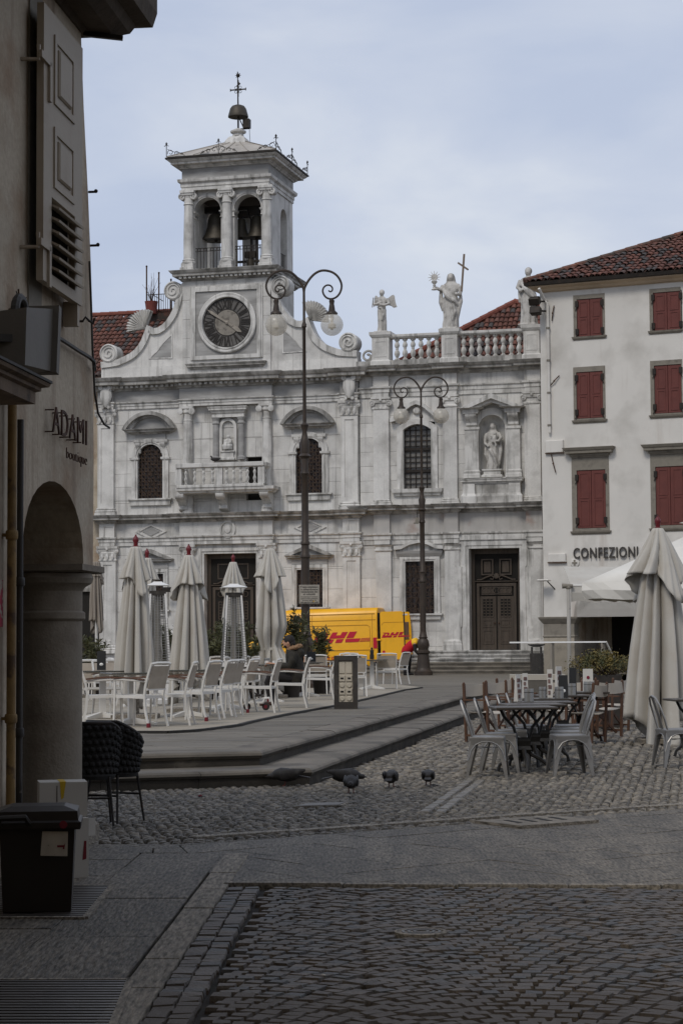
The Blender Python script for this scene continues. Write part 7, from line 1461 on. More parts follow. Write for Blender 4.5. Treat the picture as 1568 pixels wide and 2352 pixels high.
# ================================================================== café furniture
r7=lambda x,y:(172.2+.2563*x,1464.1+.2563*y)
r8=lambda x,y:(545.4+.2563*x,1435.4+.2563*y)
r9=lambda x,y:(1033.5+.2563*x,1515.8+.2563*y)
FL=PL+.03
white_p=mat('white_painted_metal',(.60,.585,.56),.45,.06,3,spec=.4,objvar=.05); mesh_f=mat('beige_mesh_fabric',(.36,.315,.265),.9,.1,6,.2,200); armw=mat('brown_arm_rest',(.09,.045,.028),.6,.2,6); glass_t=mat('dark_glass_top',(.05,.055,.053),.12,.1,3,spec=.6); red_cap=mat('red_cap',(.13,.010,.018),.7)
# white armchair: faces -y
def make_armchair():
 t=thing('armchair','x x x x','chair')
 for s_ in(-1,1):
  b=MB(); b.tube([(s_*.26,-.27,0),(s_*.255,-.255,.30),(s_*.255,-.25,.645)],[.017,.018,.018],4); obj('leg',b,white_p,t)
  b=MB(); b.tube([(s_*.25,.30,0),(s_*.245,.245,.22),(s_*.24,.225,.44),(s_*.24,.25,.60),(s_*.24,.30,.76),(s_*.24,.345,.885)],[.018,.02,.022,.022,.02,.018],4); l_=obj('leg',b,white_p,t)
  b=MB(); b.tube([(s_*.265,-.26,.655),(s_*.275,-.1,.662),(s_*.272,.08,.652),(s_*.25,.25,.632)],[.015,.017,.017,.014],6); a=obj('arm',b,white_p,t); b=MB(); P_=[(-.29,.671),(-.1,.682),(.08,.672),(.24,.652)]
  b.skin([b.ring([(s_*(.272+dx),y,z+dz) for dx,dz in((-.024,0),(.024,0),(.022,.016),(-.022,.016))]) for y,z in P_]); obj('arm_rest',b,armw,a)
 b=MB()
 for s_ in(-1,1):b.beam((s_*.245,-.255,.43),(s_*.235,.23,.415),.022,.04)
 b.beam((-.245,-.25,.435),(.245,-.25,.435),.022,.035); b.beam((-.235,.22,.415),(.235,.22,.415),.022,.035); obj('seat_frame',b,white_p,t)
 b=MB(); b.sq(-.225,.225,-.24,.21,[(0,.428),(0,.442)]); obj('seat',b,white_p,t)
 b=MB(); b.skin([b.ring([(x,y,z) for x,y,z in((-.222,.262,.53),(.222,.262,.53),(.222,.274,.53),(-.222,.274,.53))]),b.ring([(-.222,.295,.70),(.222,.295,.70),(.222,.307,.70),(-.222,.307,.70)]),b.ring([(-.222,.338,.845),(.222,.338,.845),(.222,.35,.845),(-.222,.35,.845)])]); obj('backrest',b,mesh_f,t)
 b=MB(); b.tube([(-.24,.342,.875),(-.12,.352,.888),(.12,.352,.888),(.24,.342,.875)],.021,5); obj('back_rail',b,white_p,t); b=MB(); b.beam((-.24,.262,.525),(.24,.262,.525),.022,.03); obj('lower_rail',b,white_p,t); return t
CH_SPOTS=[
(r7(585,800),153,'white armchair at the front left table with its beige back to the viewer'),
(r7(255,795),8,'white armchair at the far left edge, half hidden by the pillar'),
(r7(868,785),176,'slim side view of a white armchair right of the first parasol'),
(r7(1075,745),160,'white armchair with beige back in front of the second parasol'),
(r7(1232,720),163,'white armchair just right of the one in front of the second parasol'),
(r7(1300,700),163,'white armchair third from the scooter in the row of beige backs'),
(r7(1440,670),164,'white armchair next to the scooter with beige back turned'),
(r7(345,690),-62,'white armchair behind the first parasol table facing the viewer'),
(r7(150,690),-70,'pale armchair behind the leftmost table next to the pillar'),
(r7(715,610),-40,'white armchair behind the tables between the first two parasols'),
(r7(820,585),200,'white armchair directly left of the second parasol foot'),
(r7(1265,560),255,'white armchair in the back row right of the second parasol'),
(r7(1395,560),165,'tall backed white armchair in the back row before the hedge plants'),
(r7(1478,575),200,'white armchair in the back row nearest the seated person'),
(r8(200,785),172,'white armchair in front of the parked scooter'),
(r8(478,742),178,'white armchair on which the person in the parka sits'),
(r8(745,668),175,'white armchair behind the seated person facing left'),
(r8(700,620),92,'white armchair with white back to the viewer beside the lamp foot'),
(r8(1040,640),96,'white armchair just right of the black electrical pedestal'),
(r8(1335,570),91,'rightmost white armchair on the sandy floor in front of the van'),
(r8(1420,530),150,'white armchair behind the rightmost one near the van door'),
(r8(990,560),265,'white armchair across the table behind the electrical pedestal'),
(r7(480,610),20,'white armchair behind the first parasol on the right side of its table'),
(r7(250,560),180,'white armchair in the far left back row before the dark shop'),
(r7(960,560),30,'white armchair in the back row right behind the second parasol'),
(r7(1130,545),190,'white armchair in the back row before the church door'),
(r8(60,700),-10,'white armchair left of the scooter facing the seated person'),
(r8(880,540),200,'white armchair between the lamp foot and the electrical pedestal')]
ac0=make_armchair(); capped=[]
for i,(px,fa,lab) in enumerate(CH_SPOTS):
 g=G(px[0],px[1],FL); rz=radians(fa+90)
 if i==0:ac0.location=(g.x,g.y,FL); ac0.rotation_euler=(0,0,rz); tag(ac0,lab,'chair','white café armchairs'); o=ac0
 else:o=dup(ac0,(g.x,g.y,FL),rz,lab,'white café armchairs')
 if i in(0,3,6):capped.append(o)
for o in capped:b=MB(); b.box(.229,.271,.279,.321,0,.06); obj('leg_cap',b,red_cap,o)
# square tables
def make_table():
 t=thing('cafe_table','x x x x','table'); b=MB(); b.sq(-.38,.38,-.38,.38,[(-.01,.728),(0,.732),(0,.74),(-.004,.744)]); obj('table_top',b,glass_t,t)
 b=MB(); b.box(-.05,.05,-.05,.05,.05,.72); obj('column',b,white_p,t); b=MB(); b.beam((-.3,-.3,.715),(.3,.3,.715),.04,.02); b.beam((-.3,.3,.714),(.3,-.3,.714),.04,.02); obj('top_bracket',b,white_p,t)
 for k in range(4):
  a=pi/4+k*pi/2; b=MB(); b.skin([b.ring([(cos(a)*r-sin(a)*w_,sin(a)*r+cos(a)*w_,z) for w_,z in((-.03,z0),(.03,z0),(.03,z1),(-.03,z1))]) for r,z0,z1 in((.03,.015,.10),(.40,.0,.03))]); obj('foot',b,white_p,t)
 return t
TB=[((303,1664),20,'dark topped café table under the first large parasol'),((430,1646),15,'dark topped café table beside the second parasol'),(r7(1340,640),18,'café table in the row behind the beige backed chairs'),((236,1650),12,'café table at the far left beside the pillar'),(r8(265,690),10,'café table with cups in front of the seated person'),(r8(600,640),8,'café table behind the seated person'),(r8(1205,575),3,'café table between the rightmost white armchairs'),(r7(560,620),10,'café table behind the first parasol')]
tb0=make_table(); TBP=[]
for i,(px,rz,lab) in enumerate(TB):
 g=G(px[0],px[1],FL); TBP.append(g)
 if i==0:tb0.location=(g.x,g.y,FL); tb0.rotation_euler=(0,0,radians(rz)); tag(tb0,lab,'table','café tables on the sandy floor')
 else:dup(tb0,(g.x,g.y,FL),radians(rz),lab,'café tables on the sandy floor')
steel_can=mat('brushed_steel',(.30,.295,.285),.4,.1,10,metal=.7)
cup(TBP[4]+Vector((-.2,-.1,.75)),'white cup and saucer at the left of the table before the seated person'); cup(TBP[4]+Vector((.15,-.12,.75)),'white cup at the right of the table before the seated person')
def can(pos,lab,h=.12,r=.055):t=thing('napkin_can',lab,'can',pos,0,'steel cans on the café tables'); b=MB(); b.lathe([(0,0),(r,0),(r,h*.9),(r*.96,h),(r*.85,h),(r*.85,h*.5),(0,h*.5)],14); obj('can',b,steel_can,t,True); b=MB(); b.lathe([(r+.003,h*.7),(r+.004,h*.72),(r+.003,h*.74)],14); obj('rim_band',b,black_iron,t); return t
can(TBP[4]+Vector((.0,0,.75)),'steel can between the two cups before the seated person')
def menu(pos,rz,lab,h=.34,w_=.12,col=(.55,.53,.50),dark=False,logo=False):
 t=thing('menu_stand',lab,'menu',pos,rz,'menu stands on the café tables'); b=MB(); m_=mat('menu_card'+str(dark),col,.7,.05,4) if not dark else mat('menu_black',(.02,.02,.02),.6)
 b.skin([b.ring([(x,y,z) for x,y in((-w_,-.03+dy),(w_,-.03+dy),(w_,.03-dy),(-w_,.03-dy))]) for z,dy in((0,0),(h,.024))]); obj('card',b,m_,t)
 if dark:b=MB(); b.sphere((0,-.024,h*.3),.026,8,6,1.2,.4,.9); obj('napkin',b,white_cer,t)
 elif logo:b=MB(); b.lathe([(0,0),(.024,0),(.024,.003),(0,.003)],14,(.0,-.022,h*.62),'y'); obj('round_logo',b,mat('menu_red',(.20,.012,.035),.6),t)
 else:
  b=MB()
  for k in range(4):b.box(-w_*.7,w_*(.1+.5*(k%2)),-.036+.0052*k,-.030+.0052*k,h*(.12+.2*k),h*(.25+.2*k))
  obj('print',b,mat('menu_print',(.16,.10,.09),.7,.5,30),t)
 return t
menu(TBP[0]*1.0+Vector((-1.2,3.0,.75)),.2,'white menu stand with round red logo at the far left',.26,.06,logo=True); menu(TBP[0]+Vector((-.75,2.6,.75)),.1,'black menu stand at the far left next to the first parasol',.3,.07,dark=True)
menu(TBP[5]+Vector((.15,.05,.75)),.2,'black menu stand in front of the lamp foot',.22,.1,dark=True); can(TBP[5]+Vector((-.1,0,.75)),'pale cup shaped can beside the black menu stand',.09,.05)
bt=thing('bottle','dark pepper mill on the table in front of the van','bottle',TBP[6]+Vector((0,0,.75))); b=MB(); b.lathe([(0,0),(.055,0),(.055,.1),(.045,.14),(.05,.2),(.035,.24),(0,.25)],12); obj('body',b,black_iron,bt,True); b=MB(); b.lathe([(0,.25),(.03,.25),(.028,.29),(0,.3)],10); obj('cap',b,black_iron,bt,True)
# electrical pedestal
ep_=G(*r8(969,753),PL); kpx=4573/ep_.y; el=thing('electrical_pedestal','black metal pedestal with rows of white power sockets','pedestal',(ep_.x,ep_.y,PL),radians(-2)); W2,H2=104*.2563/kpx,474*.2563/kpx; dkm=mat('weathered_black_metal',(.035,.032,.03),.55,.3,4,.15,30,col2=(.07,.065,.06),f2=(.55,.7),sc2=5)
b=MB(); b.box(-W2,W2,.05,.4,0,H2); b.band([(-W2,0),(-W2,H2),(W2,H2),(W2,0)],[(-W2*.62,.12),(-W2*.62,H2*.91),(W2*.62,H2*.91),(W2*.62,.12)],0,.051,True); obj('housing',b,dkm,el)
b=MB(); b.box(-W2*.6,W2*.6,.035,.052,.125,H2*.90); obj('socket_board',b,mat('cream_plastic',(.40,.385,.35),.5,.08,5),el); cream=MATS['cream_plastic']
for k,(z0_,z1_) in enumerate(((.14,.27),(.28,.40),(.41,.53),(.54,.66))):
 for s_ in(-1,1):
  xa,xb=sorted((s_*.01,s_*W2*.56)); za_,zb_=H2*(.14+.125*k),H2*(.14+.125*(k+1))-.012; xm_,zm_=(xa+xb)/2,(za_+zb_)/2; b=MB()
  if k%2==0:b.lathe([(.0,0),(.042,0),(.045,.015),(.036,.022),(0,.022)],16,(xm_,.036,zm_),'y'); obj('round_socket',b,cream,el,True)
  else:b.cbox(xa,xb,.015,.036,za_,zb_,.006); q=obj('breaker',b,cream,el); b=MB(); b.box(xm_-.028,xm_+.028,.011,.0155,zm_-.012,zm_+.018); obj('window',b,dark_void,q)
for s_ in(-1,1):xa,xb=sorted((s_*.008,s_*W2*.57)); b=MB(); b.cbox(xa,xb,.022,.036,H2*.665,H2*.885,.008); obj('cover_plate',b,cream,el)
# kick scooter
sc_=G(*r8(185,765),FL); sk=thing('scooter','small white kick scooter with red lights parked between the chairs','scooter',(sc_.x,sc_.y,FL),radians(-8)); kx_=sc_.y/4573*.2563; P8=lambda x,y:((x-185)*kx_,0,(765-y)*kx_)
for(x,y,r) in((255,735,30),(85,715,30)):b=MB(); c=P8(x,y); R_=r*kx_*1.1; b.lathe([(R_*.55,-.02),(R_,-.018),(R_,.018),(R_*.55,.02)],20,(c[0],0,R_),'y'); w_=obj('wheel',b,tyre_m,sk,True); b=MB(); b.lathe([(0,-.022),(R_*.5,-.022),(R_*.5,.022),(0,.022)],12,(c[0],0,R_),'y'); obj('hub',b,red_cap,w_)
b=MB(); b.beam(P8(80,695),P8(235,695),.13,.03); b.tube([P8(235,690),P8(245,660),P8(285,655),P8(290,690)],.022,6); obj('deck',b,white_p,sk); b=MB(); b.tube([P8(80,700),P8(70,610),P8(64,545)],.02,8); obj('stem',b,white_p,sk); b=MB(); b.tube([P8(60,550),P8(130,600),P8(210,640)],.014,6); b.tube([P8(150,640),P8(210,628)],.02,6); obj('handlebar',b,black_iron,sk); b=MB(); b.box(*[q for q in(P8(268,680)[0],P8(285,680)[0])],-.03,.03,P8(0,685)[2],P8(0,668)[2]); obj('tail_light',b,red_cap,sk); b=MB(); b.tube([P8(175,700),P8(160,762)],.008,5); obj('kickstand',b,steel_can,sk)
# ================================================================== closed parasols
canvas=mat('cream_canvas',(.45,.43,.395),.9,.06,2,.15,60,col2=(.42,.385,.34),f2=(.5,.75),sc2=2.5); canvas_in=canvas
def closed_parasol(label,pos,ztop,zhem,rmax,seed,zcap=None,finial=True,tie=None,ma=None,yaw=0,cap_r=.32,flap=.30):
 """folded canopy: eight ribs, deep folds between them, loose pointed hem, vent flap on top"""
 ma=ma or canvas; rr=random.Random(seed); t=thing('parasol',label,'parasol',pos,yaw,'closed cream parasols'); H=ztop-zhem; N=120; zc=zcap or(ztop-.26*H)
 hm=[rr.uniform(-.10,.16) for _ in range(9)]; ph2=rr.uniform(0,6)
 off=[rr.uniform(-.16,.16) for _ in range(16)]; amp=[rr.uniform(.45,1.35) for _ in range(16)]; NF=10
 def fold(a,f,am=1.0):
  k=a/(2*pi)*NF+.22*sin(2*a+ph2)+.35*f*sin(a+seed); i=int(k)%NF; q=k-math.floor(k); v=sin(pi*min(1,max(0,q+off[i]*sin(pi*q))))**.45; return 1+am*amp[i]*(v-.72)*(.25+.55*min(1,1.6*f))+am*.05*sin(27*a+4*f)*f
 def shell(zt,hh,r0,r1_,am,low,pw,nK,sw):
  b=MB(); R=[]
  for k in range(nK+1):
   f=k/nK; base=r0+(r1_-r0)*f**pw
   if tie and low<.3 and abs(f-tie)<.16:base*=.52+.48*(abs(f-tie)/.16)**1.2
   ring=[]
   for i in range(N):
    a=2*pi*i/N; cn_=max(0,cos(2*(a-sw)))**2; r=base*fold(a+sw,f,am); dz=f**2.2*(low*hh*(cn_-.35)+hm[int(a/6.2832*8)%8]*.25*hh*sin(a/6.2832*8%1*pi)); r*=1+.18*cn_*f**3
    ring.append((cos(a)*r+.06*r1_*sin(2.5*f+seed)*f,sin(a)*r,zt-f*hh-dz))
   R.append(b.ring(ring))
  b.skin(R,cap=False); tp=b.P((0,0,zt+.012))
  for i in range(N):b.f.append((tp,R[0][(i+1)%N],R[0][i]))
  return b
 for nm,b in(('canopy',shell(ztop,H,.06,rmax,1.6,.22,.5,30,ph2)),('vent_flap',shell(ztop+.03,ztop+.03-zc,.075,rmax*cap_r/.36,1.0,.50,.85,16,ph2+.7))):
  o=obj(nm,b,ma,t); o.data.polygons.foreach_set('use_smooth',[True]*len(o.data.polygons)); so=o.modifiers.new('th','SOLIDIFY'); so.thickness=.006
 b=MB(); b.tube([(0,0,.02),(0,0,ztop)],.032,10); obj('pole',b,white_p,t,True)
 b=MB(); b.sq(-.35,.35,-.35,.35,[(0,0),(0,.06),(-.03,.07)]); b.lathe([(.06,.07),(.06,.3)],12); obj('foot',b,granite_light,t)
 if finial:b=MB(); b.lathe([(r*.62,ztop+.03+z*.62) for r,z in((.07,.0),(.075,.03),(.05,.045),(.06,.07),(.055,.11),(.08,.16),(.07,.22),(.02,.29),(.025,.31),(0,.32))],14); obj('finial',b,mat('red_finial',(.12,.014,.020),.45,.1,5),t,True)
 if tie:zt_=ztop-tie*H; b=MB(); b.lathe([(rmax*.60,zt_-.03),(rmax*.62,zt_),(rmax*.60,zt_+.03)],20); obj('tie_band',b,ma,t,True)
 return t
def par(px,ytop,yhem,Y,rmax_px,label,seed,z0=FL,**k):
 p=atY(px,1479,Y); s=4573/Y; zt_=1.5+(1479-ytop)/s-z0; zh=1.5+(1479-yhem)/s-z0; return closed_parasol(label,(p.x,p.y,z0),zt_,zh,rmax_px/s,seed,**k)
par(312,1257,1578,31.2,34,'large cream parasol, leftmost closed one above the front tables',3)
par(338,1282,1500,40,26,'closed cream parasol half hidden behind the leftmost one',5,cap_r=.30)
par(434,1277,1568,34.0,37,'second large closed cream parasol from the left',8)
par(536,1292,1540,47,25,'slim closed cream parasol behind the patio heater',11,cap_r=.34)
par(622,1262,1545,42.5,33,'closed cream parasol tied near its foot, nearest the seated person',14,finial=False,tie=.80)
dark_canvas=mat('taupe_canvas',(.24,.21,.18),.9,.08,3,.15,50)  # taupe canvas, darker than the cream of the other parasols
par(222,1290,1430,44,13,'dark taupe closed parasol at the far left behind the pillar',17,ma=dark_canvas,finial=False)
par(1514,1222,1690,30.0,64,'big closed cream parasol at the right edge of the street',21,z0=0.0,cap_r=.34,flap=.22)
canvas_w=mat('white_canvas',(.64,.62,.58),.9,.05,2,.1,60)
# open square parasol over the right-hand tables
op_p=atY(1640,1479,44.0); s44=4573/44.0; opn=thing('open_parasol','large open cream parasol with hanging valance in front of the corner house','parasol',(op_p.x,op_p.y,0),radians(-24))
ze=1.5+(1479-1345)/s44; za_=1.5+(1479-1205)/s44; hw=2.3; b=MB(); n=10; grid=[]
for i in range(n+1):
 row=[]
 for j in range(n+1):
  u,v=i/n*2-1,j/n*2-1; m_=max(abs(u),abs(v)); z=za_-(za_-ze)*m_-.10*(1-abs(abs(u)-abs(v)))*m_*(1-m_)+.12*m_*(1-m_)*0; row.append(b.P((u*hw,v*hw,z)))
 grid.append(row)
for i in range(n):
 for j in range(n):b.f.append((grid[i][j],grid[i+1][j],grid[i+1][j+1],grid[i][j+1]))
o=obj('canopy',b,canvas_w,opn,fix=False); so=o.modifiers.new('th','SOLIDIFY'); so.thickness=.01; o.data.polygons.foreach_set('use_smooth',[True]*len(o.data.polygons)); o.data.set_sharp_from_angle(angle=radians(20))
for k in range(4):
 b=MB(); b.m=Matrix.Rotation(k*pi/2,4,'Z'); R=[]
 for i in range(21):u=i/20*2-1; R.append((b.P((u*hw,-hw,ze+.002)),b.P((u*hw*1.0,-hw-.05+.03*sin(i*1.3),ze-.17+.015*sin(i*.9))),b.P((u*hw*.995,-hw+.0+.05*sin(i*1.3+1),ze-.36+.02*sin(i*1.1)))))
 for i in range(20):b.f+=[(R[i][0],R[i+1][0],R[i+1][1],R[i][1]),(R[i][1],R[i+1][1],R[i+1][2],R[i][2])]
 o=obj('valance',b,canvas_w,opn); so=o.modifiers.new('th','SOLIDIFY'); so.thickness=.008
b=MB(); b.tube([(0,0,.05),(0,0,za_+.05)],.05,10); obj('pole',b,white_p,opn,True); b=MB(); b.sq(-.5,.5,-.5,.5,[(0,0),(0,.1)]); obj('foot',b,granite_light,opn)
for k in range(8):b=MB(); a=k*pi/4; l_=hw*(1.41 if k%2 else 1.0); b.beam((0,0,za_-.1),(cos(a)*l_*.98,sin(a)*l_*.98,ze-.05),.03,.04); obj('rib',b,white_p,opn)
b=MB(); b.sq(-.35,.35,-.35,.35,[(.25,za_-.02),(-.3,za_+.16)]); obj('vent_cap',b,canvas,opn)
# slim white awning post
ap=G(1307,1536,0);
ap=atY(1306,1479,52.0); pw=thing('awning_post','thin white post with sticker remains left of the open parasol','post',(ap.x,ap.y,0)); s52=4573/52.0; zt_=1.5+(1479-1352)/s52; b=MB(); b.tube([(0,0,0),(0,0,zt_)],.05,10); obj('tube',b,mat('chipped_white_paint',(.42,.40,.37),.6,.1,4,col2=(.15,.14,.13),f2=(.60,.66),sc2=5),pw,True); b=MB(); b.tube([(-.16,0,zt_+.04),(.12,0,zt_+.04)],[.07,.045],10); b.sphere((0,0,zt_),.07,10,6); obj('crank_head',b,stone_grey,pw,True)
aw=thing('awning','second cream awning with valance behind the open parasol','awning',(ap.x,ap.y,0)); b=MB(); x0,x1=.08,1.9; zv=zt_+.05; R=[[b.P((x0+(x1-x0)*i/12,.1+dy,zv-dz+.02*sin(i*1.2)*(dz>0))) for i in range(13)] for dy,dz in((1.6,-.55),(0,0),(-.03,.2),(0,.42))]
for k in range(3):
 for i in range(12):b.f.append((R[k][i],R[k][i+1],R[k+1][i+1],R[k+1][i]))
o=obj('canvas',b,canvas,aw,fix=False); so=o.modifiers.new('th','SOLIDIFY'); so.thickness=.01; b=MB(); b.tube([(x0,.1,zv),(x1,.1,zv)],.03,8); obj('front_bar',b,white_p,aw)
# ================================================================== patio heaters
def heater(px,ytop,Y,label,wpx):
 p=atY(px,1479,Y); s=4573/Y; t=thing('patio_heater',label,'heater',(p.x,p.y,FL),radians(8),'pyramid patio heaters'); zt_=1.5+(1479-ytop)/s-FL; w_=wpx/s/2; wm=mat('heater_white',(.66,.65,.64),.35,.04,3)
 b=MB(); b.sq(-.1,.1,-.1,.1,[(w_-.1,zt_-.06),(w_-.1,zt_-.05),(.0,zt_+.0),(-.02,zt_+.02)]); obj('reflector',b,wm,t)
 for sx in(-1,1):
  for sy in(-1,1):b=MB(); b.beam((sx*.27,sy*.27,.05),(sx*.14,sy*.14,zt_-.18),.035,.035); obj('corner_rail',b,wm,t)
 b=MB(); b.sq(-.16,.16,-.16,.16,[(0,zt_-.25),(0,zt_-.16)]); obj('burner',b,dkm,t); b=MB(); b.sq(-.3,.3,-.3,.3,[(0,0),(0,.08),(-.02,.1),(-.06,.75)]); obj('gas_case',b,wm,t)
 b=MB(); b.tube([(0,0,.7),(0,0,zt_-.2)],.055,10); obj('glass_tube',b,mat('heater_tube',(.25,.25,.25),.2,.1,3),t,True)
 b=MB(); n=26
 for k in range(n):
  f=k/n; z=.8+(zt_-1.05)*f; h=.25-.10*f
  for sx in(-1,1):b.beam((sx*h,-h,z),(sx*h,h,z),.008,.008); b.beam((-h,sx*h,z),(h,sx*h,z),.008,.008)
 for k in range(7):
  u=(k/6*2-1)
  for sx in(-1,1):b.beam((sx*.25,u*.25,.8),(sx*.15,u*.15,zt_-.25),.01,.01); b.beam((u*.25,sx*.25,.8),(u*.15,sx*.15,zt_-.25),.01,.01)
 obj('guard_grille',b,steel_can,t); return t
heater(537,1341,40.5,'white pyramid patio heater in front of the church door',58); heater(362,1335,39,'white topped patio heater beside the leftmost parasol',50)
# ================================================================== oleander tubs
ole_m=mat('oleander_leaf',(.072,.080,.040),.55,.3,3,objvar=.1,col2=(.11,.095,.035),f2=(.60,.75),sc2=4); stem_m=mat('stem_brown',(.075,.055,.035),.8,.2,8); tub_m=mat('dark_tub',(.03,.027,.025),.7,.2,5)
def oleander(px,Y,htop,width,label,seed,n_st=17,z0=FL,nl=44,lm=None):
 p=atY(px,1479,Y); rr=random.Random(seed); t=thing('potted_oleander',label,'plant',(p.x,p.y,z0),0,'potted oleanders along the café edge')
 b=MB(); b.lathe([(.17,0),(.22,.36),(.24,.40),(.21,.40),(.20,.34),(0,.34)],16); obj('tub',b,tub_m,t,True)
 s_=MB(); l_=MB()
 for k in range(n_st):
  a=rr.uniform(0,6.28); sp=rr.uniform(.15,1.0)*width; h=htop*rr.uniform(.62,1.0); c=[Vector((cos(a)*.06,sin(a)*.06,.32)),Vector((cos(a)*sp*.35,sin(a)*sp*.35,.32+(h-.32)*.5)),Vector((cos(a)*sp,sin(a)*sp,h-.08))]; s_.tube(c,[.010,.008,.004],4)
  for q in range(nl):
   f=rr.uniform(.35,1.0)**.8; o=c[1].lerp(c[2],(f-.35)/.65) if f>.35 else c[0]; d=Vector((rr.gauss(0,1),rr.gauss(0,1),rr.uniform(.0,1.6))).normalized(); L3=rr.uniform(.11,.20); w_=d.cross(Vector((rr.gauss(0,1),rr.gauss(0,1),rr.gauss(0,1)))).normalized()*rr.uniform(.012,.020); m_=o+d*L3*.5+Vector((0,0,.012)); e=o+d*L3-Vector((0,0,.02))
   i0=l_.P(o); i1=l_.P(m_+w_); i2=l_.P(e); i3=l_.P(m_-w_); l_.f.append((i0,i1,i2,i3))
 obj('stems',s_,stem_m,t); tag(obj('foliage',l_,lm or ole_m,t,fix=False),kind='stuff'); return t
for i,(px,Y,h,w_,lab) in enumerate(((372,41,1.75,.36,'tall oleander tub between the first two large parasols'),(392,43,1.45,.34,'smaller oleander right behind the one between the first parasols'),(488,42,1.60,.34,'oleander tub just right of the second parasol'),(512,43,1.72,.34,'oleander tub left of the white patio heater'),(545,41.5,1.62,.36,'oleander tub standing in front of the patio heater'),(572,42.5,1.42,.34,'oleander tub right of the patio heater'),(600,44,1.35,.3,'low oleander tub beside the tied parasol'),(668,43.0,2.0,.46,'oleander tub left of the tall lamp'),(738,46,1.6,.28,'oleander tub right of the tall lamp before the van'),(214,44,1.40,.40,'oleander tub at the far left behind the pillar'),(530,44.5,1.55,.4,'oleander tub right behind the patio heater'),(620,45.5,1.5,.4,'oleander tub behind the tied parasol'),(455,44,1.5,.36,'oleander tub half hidden by the second parasol'),(350,44,1.5,.36,'oleander tub half hidden by the first parasol'))):oleander(px,Y,h,w_,lab,40+i)
# ================================================================== right-hand tables
galv=mat('galvanised_steel',(.27,.26,.25),.42,.18,5,.08,30,metal=.75,objvar=.08); cast=mat('black_cast_iron',(.014,.013,.012),.5,.2,6,.1,40); top_d=mat('dark_table_top',(.045,.040,.036),.35,.2,5)
def make_tolix():
 t=thing('metal_chair','x x x x','chair'); b=MB(); b.sq(-.17,.17,-.17,.17,[(.018,.415),(.022,.43),(.018,.448),(.0,.455),(-.02,.452)]); obj('seat',b,galv,t,True)
 for sx in(-1,1):
  for sy in(-1,1):
   b=MB(); top=[(sx*.185,sy*.185),(sx*.10,sy*.185),(sx*.10,sy*.178),(sx*.178,sy*.178),(sx*.178,sy*.10),(sx*.185,sy*.10)]; bot=[(sx*.235,sy*.235),(sx*.205,sy*.235),(sx*.205,sy*.228),(sx*.228,sy*.228),(sx*.228,sy*.205),(sx*.235,sy*.205)]; mid=[(u[0]*.55+v[0]*.45,u[1]*.55+v[1]*.45) for u,v in zip(top,bot)]
   b.skin([b.ring([(x,y,0) for x,y in bot]),b.ring([(x,y,.24) for x,y in mid]),b.ring([(x,y,.43) for x,y in top])]); obj('leg',b,galv,t)
 for k in range(4):
  b=MB(); b.m=Matrix.Rotation(k*pi/2,4,'Z'); arc_=[(-.205,.19),(-.17,.30),(-.12,.365),(-.06,.393),(0,.40),(.06,.393),(.12,.365),(.17,.30),(.205,.19)]
  b.tube([(x,-.188-(.40-z)*.10,z) for x,z in arc_],.009,5); b.band([(x,z) for x,z in arc_][1:-1],[(x*1.02,.425) for x,z in arc_][1:-1],-.193,-.187); obj('apron',b,galv,t)
 b=MB(); b.tube([(-.17,.16,.44),(-.178,.20,.58),(-.165,.255,.74),(-.11,.285,.825),(0,.295,.85),(.11,.285,.825),(.165,.255,.74),(.178,.20,.58),(.17,.16,.44)],.0125,7); obj('back_hoop',b,galv,t,True)
 b=MB(); b.skin([b.ring([(x,y,z) for x,y in((-w_,yy),(w_,yy),(w_,yy+.006),(-w_,yy+.006))]) for z,yy,w_ in((.45,.165,.05),(.6,.205,.045),(.75,.258,.045),(.84,.288,.05))]); obj('back_splat',b,galv,t,True)
 b=MB(); b.beam((-.19,-.19,.33),(.19,.19,.33),.02,.006); b.beam((-.19,.19,.325),(.19,-.19,.325),.02,.006); obj('brace',b,galv,t); return t
TS=[(r9(338,1052),-8,'front left metal chair of the right tables, nearest the pigeons'),(r9(450,1010),-8,'second metal chair in the left row of the black tables'),(r9(545,972),-6,'third metal chair in the left row of the black tables'),(r9(640,940),-8,'fourth metal chair in the left row of the black tables'),(r9(715,905),-6,'fifth metal chair in the left row, farthest of them'),
(r9(1068,1032),186,'front right metal chair of the right tables'),(r9(1062,985),184,'second metal chair in the right row of the black tables'),(r9(1075,945),186,'third metal chair in the right row of the black tables'),(r9(1090,905),184,'fourth metal chair in the right row of the black tables'),(G,0,'')]
tx_=make_tolix()
for i,(px,fa,lab) in enumerate(TS[:-1]):
 g=G(px[0],px[1],0); rz=radians(fa+90)
 if i==0:tx_.location=(g.x,g.y,.008); tx_.rotation_euler=(0,0,rz); tag(tx_,lab,'chair','galvanised metal café chairs')
 else:dup(tx_,(g.x,g.y,.008),rz,lab,'galvanised metal café chairs')
g=G(1536,1763,0); dup(tx_,(g.x+.1,g.y+.1,.008),radians(100),'metal chair in front of the big closed parasol at the right edge','galvanised metal café chairs')
